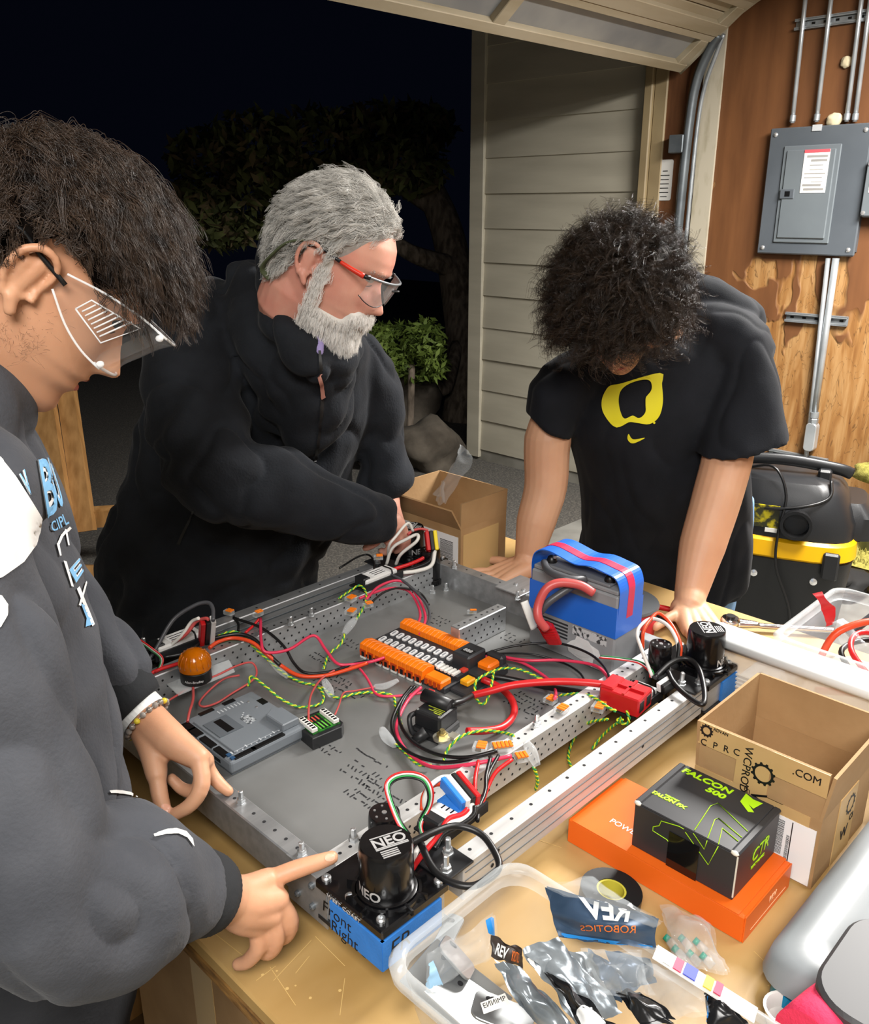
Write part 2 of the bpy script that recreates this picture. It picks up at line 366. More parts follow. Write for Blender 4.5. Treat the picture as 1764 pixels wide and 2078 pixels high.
foam = mat('spray_foam', 'cfc2a0', .8, bump=.5, bs=60)
def blob_vf(c, r, seed=0, n=2, amp=.25, fr=6.):
    bm = bmesh.new(); bmesh.ops.create_icosphere(bm, subdivisions=n, radius=1)
    for v in bm.verts:
        q = v.co.copy(); s = 1+amp*noise.noise(q*fr*.3+Vector((seed*7.1, 0, 0))); v.co = Vector(c)+Vector((q.x*r[0]*s, q.y*r[1]*s, q.z*r[2]*s))
    bm.verts.index_update(); V = [v.co.copy() for v in bm.verts]; Fc = [tuple(x.index for x in f.verts) for f in bm.faces]; bm.free(); return V, Fc
p = wallp(1697, 243); t = obj('foam_plug', *blob_vf((0, 0, 0), (.02, .04, .03), 3, 3), foam, None, RW(4.585, p.y, p.z), (0, 0, PHI), True); tag(t, 'lump of dried cream spray foam on top of the breaker panel', 'foam')
p = wallp(1720, 126); t = obj('foam_plug', *blob_vf((0, 0, 0), (.015, .026, .026), 5, 3), foam, None, RW(4.59, p.y, p.z), (0, 0, PHI), True); tag(t, 'small foam plug in a hole between the upper conduits', 'foam')
# ---------------------------------------------------------------- shop vacuum
vp = ar(1592, 1105, .45); vt = room_thing('shop_vacuum', 'black and yellow shop vacuum standing by the plywood wall', 'vacuum cleaner', 3.42, 1.32, 0, turn=.35)
vb = mat('vac_black', '1b1c1e', .38, bump=.1, bs=300); vg = mat('vac_tank', '141516', .5, bump=.2, bs=90); vy = mat('vac_yellow', 'd9a400', .4)
def rloft(name, secs, m, parent, n=32, e=.55):
    v = []
    for (rx, ry, z, cx, cy) in secs:
        for i in range(n):
            a = 2*PI*i/n; c, s = math.cos(a), math.sin(a); v.append((cx+rx*math.copysign(abs(c)**e, c), cy+ry*math.copysign(abs(s)**e, s), z))
    o = obj(name, v, loft_faces(len(secs), n), m, parent)
    for q in o.data.polygons: q.use_smooth = len(q.vertices) == 4
    o.data.set_sharp_from_angle(angle=.6); return o
rloft('tank', [(.18, .20, .05, 0, 0), (.2, .23, .07, 0, 0), (.215, .25, .36, 0, 0), (.22, .255, .40, 0, 0), (.21, .245, .41, 0, 0)], vg, vt)
rloft('band', [(.215, .25, .405, 0, 0), (.225, .262, .415, 0, 0), (.22, .258, .475, 0, 0), (.2, .24, .49, 0, 0)], vy, vt)
rloft('head', [(.205, .245, .485, 0, 0), (.205, .245, .55, 0, 0), (.185, .215, .66, 0, .02), (.16, .19, .70, 0, .03), (.12, .15, .715, 0, .04)], vb, vt)
rloft('rear_shoulder', [(.15, .1, .48, .05, -.22), (.15, .1, .57, .05, -.22), (.12, .07, .62, .05, -.2)], vb, vt)
tube('handle', [(-.06, .24, .70), (-.07, .22, .75), (-.06, .05, .765), (-.04, -.14, .745), (-.02, -.2, .725)], .024, vb, vt, n=10, flat=.6)
box('handle_post', (-.09, -.02), (-.13, -.08), (.66, .745), vb, vt, bev=.008)
lathe('hose_port', [(.052, 0), (.058, .012), (.058, .04), (.047, .04), (.044, -.01), (.044, -.012), (.0, -.012)], black, vt, (-.20, -.03, .555), (0, -PI/2, 0), n=20)
lbl = box('label', (-.2085, -.2035), (.035, .17), (.525, .615), mat('vac_label', 'a89a10', .45, col2='2a2a12', vs=22, thr=(.45, .55)), vt)
box('paper_strip', (-.212, -.208), (.03, .08), (.508, .524), white, vt)
for yy in (-.12, .1): lathe('clasp_screw', [(.014, 0), (.014, .006), (0, .01)], scr, vt, (-.21, yy, .33), (0, -PI/2, 0), n=10)
box('latch', (-.235, -.21), (-.2, -.14), (.35, .46), vb, vt, bev=.008)
tube('cord', [(-.1, .2, .72), (-.17, .08, .76), (-.2, .02, .66), (-.23, .03, .52), (-.24, .02, .38), (-.235, -.05, .2), (-.24, -.06, .03)], .0055, black, vt)
tube('cord', [(-.12, .22, .62), (-.2, .1, .60), (-.21, -.04, .625), (-.17, -.13, .66), (-.13, -.13, .72)], .0065, black, vt)
# ---------------------------------------------------------------- post with fuzzy base
pt = room_thing('padded_post', 'grey metal post on a fuzzy yellow-green padded base at the picture edge', 'post', 4.28, 1.22)
box('base', (-.2, .2), (-.3, .17), (0, .13), mat('base_brown', '6b5a34', .9, col2='4f3f22', vs=30), pt, bev=.02)
fz = mat('fuzzy_green', '9a9248', 1, col2='767030', vs=60, bump=1, bs=200)
parts = []
for i in range(420):
    x, y = random.uniform(-.2, .2), random.uniform(-.3, .17); d = Vector((random.uniform(-.4, .4), random.uniform(-.4, .4), 1)).normalized()
    parts.append(sweep([Vector((x, y, .12)), Vector((x, y, .125))+d*random.uniform(.015, .035)], lambda t: .006*(1-t*.8), 4))
o = merge('fuzz', parts, fz, pt); o['kind'] = 'stuff'
box('pad', (-.205, .205), (-.305, .175), (.105, .135), fz, pt, bev=.015)
cyl('pole', (.02, .06, .12), (.02, -.02, 1.15), .028, mat('post_grey', '83878a', .4, .5), pt, 18)
tube('clamp', [(-.01, .05, .55), (-.04, .02, .55), (.02, -.02, .56)], .008, steel, pt)
obj('moss_pad', *blob_vf((.06, .1, .5), (.05, .09, .05), 2, 3), fz, pt, smooth=True)
dk = mat('dark_fabric', '161616', .8, bump=.3, bs=80)
for i, (a, b, sx, sy, sz, lb) in enumerate(((4.38, 1.5, .14, .18, .10, 'dark crumpled bag on the floor beside the shop vacuum'), (4.0, 1.28, .14, .14, .07, 'flat dark bag on the floor under the padded post'))):
    o = obj('floor_bag', *blob_vf((0, 0, 0), (sx, sy, sz), i+11, 3, .5), dk, None, RW(a, b, sz*.9), (0, 0, PHI), True); tag(o, lb, 'bag')
# ---------------------------------------------------------------- outdoors: lumber frame, tree, shrub, rocks
lum = mat('pine_lumber', 'b58a55', .6, col2='8f6738', vs=5, stretch=(6, 6, .6), thr=(.3, .7), bump=.1)
lf = thing('lumber_frame', 'bare pine lumber frame standing outside behind the hooded person', 'wooden frame', (0, 0, 0))
o0 = at(165, 1150, 0); lf.location = o0
def beam(pa, pb, w, d, name='post'):
    pa = Vector(pa)-o0; pb = Vector(pb)-o0; dr = (pb-pa); s = Vector((1, 0, 0)); s = (s-dr.normalized()*s.dot(dr.normalized())).normalized(); u = dr.normalized().cross(s)
    v = [q+s*sx*w/2+u*sy*d/2 for q in (pa, pb) for sx, sy in ((-1, -1), (1, -1), (1, 1), (-1, 1))]
    obj(name, v, loft_faces(2, 4), lum, lf)
beam(ad(68, 700, 4.25), ad(132, 1125, 4.25), .12, .05); beam(ad(122, 700, 4.3), ad(176, 1078, 4.3), .084, .05)
beam(ad(60, 1058, 4.32), ad(330, 1040, 4.4), .06, .09, 'brace'); beam(ad(60, 1165, 4.1), ad(330, 1168, 4.1), .09, .07, 'skid')
bark = mat('bark', '85786a', .95, col2='4d443a', vs=14, stretch=(2, 2, .5), bump=1, bs=30)
leafm = mat('dark_leaves', '6a7040', .75, col2='3d4420', vs=5); leaf2 = mat('brown_leaves', '75684a', .8, col2='463c26', vs=5); leaf3 = mat('green_leaves', '6c8034', .7, col2='3d5018', vs=6)
def leaves(name, cl, m, parent, n, size):
    V = []; Fc = []
    for i in range(n):
        c, r = cl[i % len(cl)]
        d = Vector(rng.normal(size=3)); d.normalize(); q = c+Vector((d.x*r[0], d.y*r[1], d.z*r[2]))*random.uniform(.55, 1.02)
        n1 = Vector(rng.normal(size=3)).normalized(); n2 = n1.cross(Vector(rng.normal(size=3))).normalized(); s = size*random.uniform(.6, 1.4); k = len(V)
        V += [q-n1*s, q+n2*s*.35, q+n1*s, q-n2*s*.35]; Fc.append((k, k+1, k+2, k+3))
    o = obj(name, V, Fc, m, parent); o['kind'] = 'stuff'; return o
tb = at(930, 880, 0); tb = ad(938, 905, 7.6); tb.z = -.02
tr = thing('garden_tree', 'dark spreading tree outside with a leaning trunk beside the siding', 'tree', tb)
def rel(x, y, d): return ad(x, y, d)-tb
tube('trunk', [rel(945, 960, 7.7), rel(940, 860, 7.6), rel(948, 740, 7.6), rel(932, 600, 7.6), rel(910, 480, 7.6), rel(880, 400, 7.6), rel(840, 330, 7.7)], lambda t: .21-.10*t, bark, tr, n=10)
tube('branch', [rel(935, 545, 7.6), rel(880, 530, 7.4), rel(820, 505, 7.3), rel(740, 440, 7.4)], lambda t: .10-.05*t, bark, tr, n=8)
tube('branch', [rel(900, 430, 7.6), rel(760, 350, 7.6), rel(600, 330, 7.6), rel(450, 380, 7.7)], lambda t: .09-.06*t, bark, tr, n=8)
tube('branch', [rel(928, 700, 7.5), rel(905, 790, 7.2), rel(880, 760, 7.1), rel(912, 735, 7.1)], lambda t: .06-.03*t, bark, tr, n=7)
cl = []
for (x, y, w, h) in ((430, 330, 90, 70), (400, 430, 60, 50), (520, 300, 100, 70), (500, 420, 90, 70), (640, 290, 110, 70), (620, 400, 80, 70), (760, 270, 100, 60), (850, 260, 80, 50), (820, 340, 90, 60), (450, 470, 60, 35), (720, 370, 90, 60)):
    s = 7.7/FPX; cl.append((rel(x, y, 7.7+random.uniform(-.4, .4)), (w*s, .5, h*s)))
leaves('foliage', cl, leafm, tr, 5200, .065); leaves('foliage', cl, leaf2, tr, 2600, .06)
sb = ad(830, 800, 6.6); sb.z = -.02; sh = thing('garden_shrub', 'low green shrub growing outside below the tree', 'shrub', sb)
cl = [(ad(x, y, 6.6+random.uniform(-.2, .2))-sb, (w*6.6/FPX, .3, h*6.6/FPX)) for x, y, w, h in ((800, 690, 55, 40), (860, 690, 45, 45), (840, 740, 60, 40), (790, 730, 40, 30), (880, 740, 30, 30), (770, 690, 30, 30))]
leaves('foliage', cl, leaf3, sh, 2600, .035); tube('stem', [(0, 0, 0), (.02, .03, .5), ad(835, 740, 6.6)-sb], .03, bark, sh, n=6)
rk = mat('garden_rock', '5d564c', .95, col2='3d372f', vs=6, bump=1, bs=25)
for i, (x, y, d, r, lb) in enumerate(((868, 905, 6.1, (.22, .2, .2), 'big dark garden rock outside beyond the cardboard box'), (822, 850, 7.1, (.24, .2, .3), 'tall dark rock under the shrub outside'), (915, 945, 5.5, (.16, .12, .08), 'low flat rock near the siding corner'), (770, 930, 6.1, (.14, .14, .12), 'rock half hidden behind the sleeve of the grey-haired person'))):
    q = ad(x, y, d); q.z = r[2]*.7-.02; o = obj('garden_rock', *blob_vf((0, 0, 0), r, i+21, 3, .5, 5), rk, None, q, (0, 0, 0), True); tag(o, lb, 'rock')
# ================================================================ WORKBENCH
plym = mat('bench_plywood', 'b99a66', .42, col2='9c7a45', vs=3.5, thr=(.3, .72), stretch=(1, 2.2, 1), bump=.12, bs=40, coat=.15)
edgem = mat('bench_edge', '8c6632', .8, col2='5d401c', vs=30, stretch=(1, 1, 4), bump=.6, bs=60)
wt = room_thing('workbench', 'long worn yellow plywood workbench under the robot chassis', 'workbench', 1.0, .2, 0)
TL = (-1.0, -.2, 0)
def rb(name, a, b, z, m, parent, L_=TL, **k): return box(name, a, b, z, m, parent, loc=L_, **k)
top = rb('worktop', (.375, 1.64), (-1.1, 1.44), (.878, .90), plym, wt, bev=.003)
rb('edge_band', (.374, 1.641), (-1.101, 1.441), (.862, .8775), edgem, wt)
rb('apron', (.42, .46), (-1.0, 1.36), (.76, .862), edgem, wt); rb('apron', (1.56, 1.6), (-1.0, 1.36), (.76, .862), edgem, wt)
for a in (.43, 1.50):
    for b in (-1.0, 1.27): rb('leg', (a, a+.09), (b, b+.09), (0, .862), lum, wt, bev=.004)
rb('lower_shelf', (.44, 1.58), (-1.0, 1.36), (.24, .265), mat('shelf_board', '6b5233', .8, col2='4d3a22', vs=6), wt)
# scratches, flecks and stains of the worktop
sc = mat('scratch_pale', 'cfae6e', .6); stn = mat('worktop_stain', '6e4c1e', .6)
parts = []
for (x0, y0, x1, y1) in ((555, 1990, 632, 1908), (600, 1975, 628, 1940), (430, 1890, 520, 1960), (548, 1962, 600, 2040), (640, 1900, 700, 1960), (520, 1990, 560, 1960), (700, 1985, 690, 2060), (1530, 1930, 1556, 1955), (1080, 1700, 1140, 1720)):
    p, q = ar(x0, y0, .9004), ar(x1, y1, .9004); d = (q-p).normalized(); n_ = Vector((-d.y, d.x, 0))*.00035; parts.append(([p-n_, q-n_, q+n_, p+n_], [(0, 1, 2, 3)]))
for (x, y) in ((533, 1978), (562, 1970), (583, 2006), (630, 2025), (600, 2000), (1557, 1952), (690, 2010), (1560, 2000), (505, 1950)):
    p = ar(x, y, .9005); parts.append(disc_vf(p, (0, 0, 1), random.uniform(.001, .0022), 6))
o = merge('scratches', parts, sc, wt, TL); o['kind'] = 'stuff'
# under the bench
cbm = mat('cardboard', 'a5845c', .8, col2='94734c', vs=9, bump=.15, bs=120); cbi = mat('cardboard_inside', 'a58052', .85, col2='936f45', vs=6); cbe = mat('cardboard_edge', 'c9a877', .85)
t = room_thing('storage_carton', 'shaded brown carton under the workbench behind a leg', 'box', .68, .95, .266)
box('carton_body', (-.2, .2), (-.2, .25), (0, .42), cbm, t, bev=.004); box('tape', (-.201, .201), (-.02, .04), (.0, .422), mat('parcel_tape', 'b99a68', .3), t)
t = room_thing('backpack', 'black bag with straps hanging on the shelf under the workbench', 'bag', .62, .45, .266)
obj('bag_body', *blob_vf((0, 0, .17), (.13, .17, .17), 31, 3, .35), dk, t, smooth=True)
tube('strap', [(-.1, .1, .3), (-.16, .06, .38), (-.17, .0, .30), (-.16, -.03, .1), (-.14, .02, .02)], .018, dk, t, flat=.25); tube('strap', [(-.1, .16, .3), (-.15, .2, .34), (-.16, .17, .15), (-.14, .12, .03)], .016, dk, t, flat=.25)
# ================================================================ ROBOT CHASSIS
alu = mat('brushed_aluminium', 'b9bbbd', .38, .75, col2='a4a6a8', vs=10, stretch=(.4, 6, 6)); pan = mat('scuffed_sheet_aluminium', '919291', .38, .5, col2='777877', vs=6, thr=(.3, .8), bump=.03, bs=30)
aluw = mat('white_anodised_tube', 'c9c9c8', .42, .35, col2='b7b7b6', vs=14, stretch=(.4, 6, 6))
hole = mat('dark_hole', '17171a', .8); bolt_m = mat('zinc_bolt', 'c9ccce', .3, .85); blk = mat('black_anodised', '0e0e10', .25, .2, coat=.2); bplate = mat('black_plate', '1b1c1e', .42)
CA, CB, CZ = .86, .92, .942
ch = room_thing('robot_chassis', 'rectangular aluminium robot chassis with perforated rails on the workbench', 'robot chassis', CA, CB, CZ); CL = (-CA, -CB, -CZ)
ZB, ZT = .945, .995
def cb(name, a, b, z, m, **k): return box(name, a, b, z, m, ch, loc=CL, **k)
cb('belly_pan', (.49, 1.245), (.655, 1.2), (.942, .9465), pan)
rails = {}
rails['front'] = cb('front_beam', (.472, .498), (.628, 1.20), (ZB, ZT), alu, bev=.0015)
rails['rear'] = cb('rear_beam', (1.225, 1.252), (.66, 1.215), (ZB, ZT), alu, bev=.0015)
rails['ro'] = cb('outer_tube', (.60, 1.155), (.541, .566), (ZB, ZT), aluw, bev=.0015)
rails['ri'] = cb('inner_rail', (.498, 1.225), (.644, .671), (ZB, ZT), aluw, bev=.0015)
rails['li'] = cb('inner_rail', (.498, 1.225), (1.181, 1.208), (ZB, ZT), alu, bev=.0015)
rails['lo'] = cb('outer_tube', (.60, 1.155), (1.264, 1.292), (ZB, ZT), alu, bev=.0015)
rails['mid'] = cb('short_rail', (1.03, 1.16), (.947, .969), (.9465, ZT), alu, bev=.0015)
for z in (.957, .969, .982): box('groove', (.602, 1.153), (1.2632, 1.2641), (z, z+.0022), darksteel, rails['lo'])
for z in (.958, .972, .984): box('groove', (.602, 1.153), (.5402, .5411), (z, z+.0008), darksteel, rails['ro'])
def holes(par, ps, nrm, r): o = merge('holes', [disc_vf(p, nrm, r, 8) for p in ps], hole, par); o['kind'] = 'stuff'
up = (0, 0, 1)
fr = lambda a0, a1, s: [a0+s*i for i in range(int((a1-a0)/s)+1)]
for k_ in ('ri', 'li', 'mid'):
    a0, a1, b0, b1 = {'ri': (.515, 1.215, .644, .671), 'li': (.515, 1.215, 1.181, 1.208), 'mid': (1.04, 1.155, .947, .969)}[k_]
    holes(rails[k_], [(a, (b0+b1)/2, ZT+.0003) for a in fr(a0, a1, .0155)], up, .0024)
    for z in (.957, .970, .983): holes(rails[k_], [(a+(.008 if z == .970 else 0), b0-.0003, z) for a in fr(a0, a1, .0165)], (0, -1, 0), .0021)
holes(rails['ro'], [(a, .5545, ZT+.0003) for a in fr(.625, 1.14, .038)], up, .0024); holes(rails['ro'], [(.65, .5405, .965), (.66, .5405, .98), (.98, .5405, .97)], (0, -1, 0), .003)
holes(rails['lo'], [(a, 1.278, ZT+.0003) for a in fr(.63, 1.14, .05)], up, .0024)
holes(rails['front'], [(.486, b, ZT+.0003) for b in (.70, .722, .744, .766, .788, .83, .87, .95)], up, .0024)
holes(rails['rear'], [(1.2385, b, ZT+.0003) for b in (.98, 1.03, 1.08, 1.12, 1.17)], up, .0024)
# slot cut lettering in the belly pan: rows of stencil dashes
def stencil(x, y, n, rows, w, seed):
    R_ = random.Random(seed); c = ar(x, y, .9468); out = []
    for r in range(rows):
        for i in range(n):
            if R_.random() < .12: continue
            a = c.x-r*.013+R_.uniform(-.002, .002); b = c.y-i*w; L_ = R_.uniform(.004, .009); th = R_.choice((0, PI/2, PI/2, .5)); d = Vector((math.cos(th), math.sin(th), 0)); q = Vector((-d.y, d.x, 0))
            p = Vector((a, b, .9468)); out.append(([p-d*L_/2-q*.0012, p+d*L_/2-q*.0012, p+d*L_/2+q*.0012, p-d*L_/2+q*.0012], [(0, 1, 2, 3)]))
    return out
parts = []
for i, (x, y, n, rows, w) in enumerate(((725, 1520, 10, 1, .007), (722, 1545, 8, 3, .008), (745, 1580, 12, 4, .007), (672, 1365, 7, 4, .009), (705, 1395, 6, 2, .008), (1055, 1405, 8, 4, .008), (1080, 1450, 8, 2, .006), (1035, 1285, 5, 3, .012), (875, 1245, 6, 3, .01), (690, 1290, 7, 2, .01), (1230, 1345, 8, 3, .008), (655, 1505, 6, 2, .008), (640, 1325, 6, 2, .008))): parts += stencil(x, y, n, rows, w, i)
o = merge('stencil_slots', parts, hole, ch, CL); o['kind'] = 'stuff'
def bolt(x, y, z=ZT, h=.016, r=.0034, name='bolt', par=None, loc=None):
    p = ar(x, y, z) if not isinstance(x, Vector) else x
    o = lathe(name, [(r*2, 0), (r*2, .0012), (r*1.65, .0014), (r*1.75, .006), (r*1.2, .0065), (r, .0066), (r, h), (r*.7, h+.001)], bolt_m, par or ch, (p.x+CL[0], p.y+CL[1], p.z+CL[2]) if par is None else loc, n=6, smooth=False); return o
for (x, y) in ((490, 1628), (613, 1733), (718, 1705), (1090, 1471), (590, 1268), (632, 1250), (922, 1153), (1050, 1216), (905, 1198), (878, 1203)): bolt(x, y, ZT if y not in (1198, 1203) else .9465)
g = box('gusset_plate', (.474, .56), (.6275, .6295), (.93, .996), alu, None); bpy.data.objects.remove(g)
gp_ = cb('gusset_plate', (.4698, .4716), (.628, .70), (.935, .996), alu)
for b, z in ((.652, .982), (.652, .953), (.68, .982), (.68, .953)): lathe('rivet', [(.0042, 0), (.0042, .003), (.0028, .0045), (.0012, .0046), (.0012, .003)], darksteel, ch, (.4698+CL[0], b+CL[1], z+CL[2]), (0, -PI/2, 0), n=10)
cb('gusset_plate', (1.21, 1.29), (.955, 1.02), (.9955, .9985), alu, bev=.001)
for (x, y) in ((1047, 1185), (1062, 1197)): lathe('rivet', [(.004, 0), (.003, .003)], bolt_m, ch, tuple(ar(x, y, .9985)+Vector(CL)), n=8)
# ================================================================ SWERVE MODULES
tape = mat('blue_masking_tape', '2f78c9', .7, col2='286db8', vs=25, bump=.2, bs=300); wht = mat('print_white', 'dedede', .5); silver = mat('print_silver', 'c9c9c9', .35, .5)
def neo(parent, x, y, z, r, h, cap=True, nm='motor', logo=True, turn=0., side_turn=None):
    m_ = lathe(nm, [(r*.93, 0), (r, .004), (r, h*.80), (r*.985, h*.93), (r*.95, h), (r*.93, h+.0012), (0, h+.0013)], blk, parent, (x, y, z), (0, 0, turn), n=36)
    lathe('flange', [(r*1.12, -.004), (r*1.12, .006), (r*1.0, .0075)], blk, m_, (0, 0, 0), n=30)
    if logo:
        text('lettering', 'NEO', r*.62, silver, m_, (r*.12, 0, h+.0016), (0, 0, 0), bold=.0004, ext=.0002)
        for dy in (-.27, -.34, .3): box('logo_bar', (-r*.5, r*.75), (dy*r, dy*r+r*.045), (h+.0013, h+.0018), silver, m_)
        for i in range(4): box('spec_line', (-r*.4, r*.25), (-r*(.48+.1*i), -r*(.43+.1*i)), (h+.0013, h+.0017), silver, m_)
        me = textmesh('NEO', r*.55, 0, bold=.0004)
        st_ = side_turn if side_turn is not None else -2.2
        for v in me.vertices:
            a = st_+v.co.x/r; v.co = Vector(((r+.0004)*math.cos(a), (r+.0004)*math.sin(a), h*.22+v.co.y))
        me.materials.append(silver); setup(bpy.data.objects.new('side_lettering', me), m_)
        for k_ in (0, 1):
            V = [((r+.0004)*math.cos(st_+t_), (r+.0004)*math.sin(st_+t_), h*.22-.0105-.003*k_-q) for t_ in np.linspace(-.45, .45, 8) for q in (0, .0012)]
            obj('side_bar', V, [(2*i, 2*i+1, 2*i+3, 2*i+2) for i in range(7)], silver, m_)
    return m_
def tape_text(par, s, size, loc, rot): text('handwriting', s, size, ink, par, loc, rot, shear=.15, bold=-.0002)
def module(label, a, b, sa, sb, tapes, second, z=ZB, logo_turn=0., wires=False, st_=None):
    """swerve module with its outer corner at (a, b); sa, sb = direction inwards"""
    t = room_thing('swerve_module', label, 'swerve module', a+sa*.05, b+sb*.05, .9003, 'swerve modules on the chassis corners'); z0 = .9003
    X = lambda q: sa*(q-.05); Y = lambda q: sb*(q-.05)
    def mb(nm, x, y, zz, m, **k): return box(nm, sorted((X(x[0]), X(x[1]))), sorted((Y(y[0]), Y(y[1]))), (zz[0]-z0, zz[1]-z0), m, t, **k)
    mb('lower_block', (.003, .098), (.003, .105), (.947, .984), alu, bev=.002)
    mb('side_plate', (0, .1), (0, .108), (.943, .948), bplate); mb('skirt', (.012, .095), (.012, .1), (.928, .944), bplate)
    mb('casting', (-.001, .1), (-.001, .11), (.985, .9965), blk, bev=.002)
    # raised ribs on the casting round the big motor
    cx, cy = X(.043), Y(.039)
    for k_ in range(10):
        an = 2*PI*k_/10+.2; box('rib', (.031, .046), (-.0014, .0014), (.9965-z0, 1.003-z0), blk, t, loc=(cx, cy, 0), rot=(0, 0, an))
    lathe('motor_ring', [(.038, 0), (.0385, .006), (.035, .0065), (.034, 0)], blk, t, (cx, cy, .9965-z0), n=32)
    for (x, y) in ((.008, .06), (.008, .1), (.092, .008), (.01, .012), (.06, .1)): lathe('screw', [(.0055, 0), (.0055, .003), (.004, .0045), (.0022, .0045), (.002, .002)], bolt_m, t, (X(x), Y(y), .9965-z0), n=12)
    neo(t, cx, cy, .9985-z0, .0300, .062, turn=logo_turn, side_turn=st_)
    if second:
        m2 = neo(t, X(second[0]), Y(second[1]), .955-z0, .0195 if len(second) < 4 else second[3], second[2], logo=False, nm='steering_motor')
        for k_ in range(6): lathe('cap_screw', [(.0016, 0), (.0016, .001)], bolt_m, m2, (.012*math.cos(k_*PI/3), .012*math.sin(k_*PI/3), second[2]+.001), n=6)
        lathe('shaft_end', [(.0035, 0), (.003, .002)], bolt_m, m2, (0, 0, second[2]), n=10)
    mb('bracket', (.095, .142), (.0, .075), (.9965, .9998), bplate, bev=.001)
    for (x, y) in ((.108, .012), (.13, .03)): bolt(Vector((0, 0, 0)), 0, par=t, loc=(X(x), Y(y), .9998-z0), h=.02, r=.0036)
    lathe('wheel', [(.012, -.012), (.04, -.012), (.0435, -.008), (.0435, .008), (.04, .012), (.012, .012)], mat('wheel_tread', '2a2b2d', .8), t, (0, 0, .0437), (PI/2, 0, .3), n=28)
    for (face, x0, x1, z0_, z1_) in tapes:
        if face == 'x': o = box('tape', (X(.0)-.0012*0-.0008 if sa > 0 else X(0), X(0)+.0008 if sa < 0 else X(0)+.0035), sorted((Y(x0), Y(x1))), (z0_-z0, z1_-z0), tape, t)
        else: o = box('tape', sorted((X(x0), X(x1))), sorted((Y(0)-sb*.0008, Y(.0035))), (z0_-z0, z1_-z0), tape, t)
    return t
m = module('front swerve module with blue tape reading Front Right and FR beside the clear bin', .469, .535, 1, 1, [('x', .0, .085, .944, .982), ('y', 0, .088, .944, .982)], (.103, .108, .072, .0195), logo_turn=-.35, st_=-2.75)
text('handwriting', 'Front', .022, ink, m, (-.0511, .024, .068), (PI/2, 0, -PI/2), shear=.12, bold=-.0003); text('handwriting', 'Right', .022, ink, m, (-.0511, .012, .050), (PI/2, 0, -PI/2), shear=.12, bold=-.0003)
text('handwriting', 'FR', .030, ink, m, (-.026, -.0511, .064), (PI/2, 0, 0), shear=.15, bold=-.0004)
text('cast_lettering', 'WEST COAST', .007, silver, m, (-.0518, .01, .0885), (PI/2, 0, -PI/2), sx=1.3)
module('swerve module with two black motors at the chassis corner beside the watch', .469, 1.30, 1, -1, [], (.055, .105, .066, .024), logo_turn=-1.5)
module('swerve module at the far chassis corner next to the open carton', 1.257, 1.30, -1, -1, [], (.045, .10, .07, .022), logo_turn=.5)
module('swerve module at the far corner beside the battery and the white lid', 1.257, .535, -1, 1, [('y', 0, .05, .944, .982)], (.105, .085, .085, .0185), logo_turn=.8)
# ================================================================ MOTOR CONTROLLERS
cw = mat('controller_white', 'd6d6d4', .4); gl = mat('gloss_label', 'e6e6e6', .25)
def controller(label, a, b, z, turn, l=.07, w=.036, h=.016, tp=None):
    t = room_thing('motor_controller', label, 'motor controller', a, b, z, 'white motor controllers', turn)
    box('tray', (-l*.62, l*.62), (-w*.62, w*.62), (0, .004), bplate, t, bev=.001); box('lip', (-l*.62, l*.62), (-w*.66, -w*.56), (0, .014), bplate, t)
    box('case', (-l/2, l/2), (-w/2, w/2), (.004, .004+h), cw, t, bev=.003, seg=2); box('label_plate', (-l*.2, l*.3), (-w*.36, w*.36), (.004+h, .0045+h), gl, t)
    for i in range(3): box('label_print', (-l*.15, l*.2), (-w*.25+i*w*.2, -w*.2+i*w*.2), (.0045+h, .0049+h), ink, t)
    box('end_cap', (-l*.5-.003, -l*.32), (-w*.4, w*.4), (.004, .007+h), bplate, t, bev=.002)
    tube('cable_tie', [(l*.3, -w*.55, .004), (l*.3, -w*.5, .007+h), (l*.3, 0, .0085+h), (l*.3, w*.5, .007+h), (l*.3, w*.55, .004)], .0016, black, t, n=6)
    if tp: box('tape', (-l*.05, l*.3), (-w*.53, w*.53), (.004, .0056+h), tp, t)
    return t
p = ar(915, 1665, .995); controller('motor controller with blue tape beside the front right motor', p.x, p.y, .9955, .05, tp=tape)
p = ar(1310, 1400, .995); controller('motor controller with a printed label beside the red power connector', 1.06, .605, .978, .02)
p = ar(757, 1178, .995); controller('motor controller on the far rail below the reaching hand', p.x, p.y-.01, .9955, .02, l=.085)
p = ar(350, 1330, .995); controller('motor controller strapped to the rail behind the amber beacon', p.x+.02, p.y+.02, .9955, .02, l=.085)
# ================================================================ ELECTRONICS ON THE PAN
rg = mat('controller_grey', '767c82', .42, col2='6c7278', vs=5); rg2 = mat('controller_grey_dark', '5d6369', .45); rgl = mat('print_light', 'b9bec2', .5)
t = room_thing('robot_controller', 'grey square robot controller board with ports near the watch hand', 'robot controller', .609, 1.0, .9467)
box('case', (-.067, .067), (-.072, .072), (.004, .024), rg, t, bev=.004, seg=2); box('foot_plate', (-.064, .064), (-.069, .069), (0, .005), rg2, t, bev=.001)
box('raised_deck', (-.05, .052), (-.055, .055), (.024, .0262), rg, t, bev=.001); box('expansion_frame', (-.045, -.005), (-.012, .035), (.0262, .0275), rg2, t); box('expansion_slot', (-.03, -.018), (-.008, .03), (.0275, .028), black, t)
prism('port_block', [(.03, -.062), (.06, -.062), (.06, -.02), (.045, -.012), (.03, -.02)], (.024, .036), rg, t, bev=.0015)
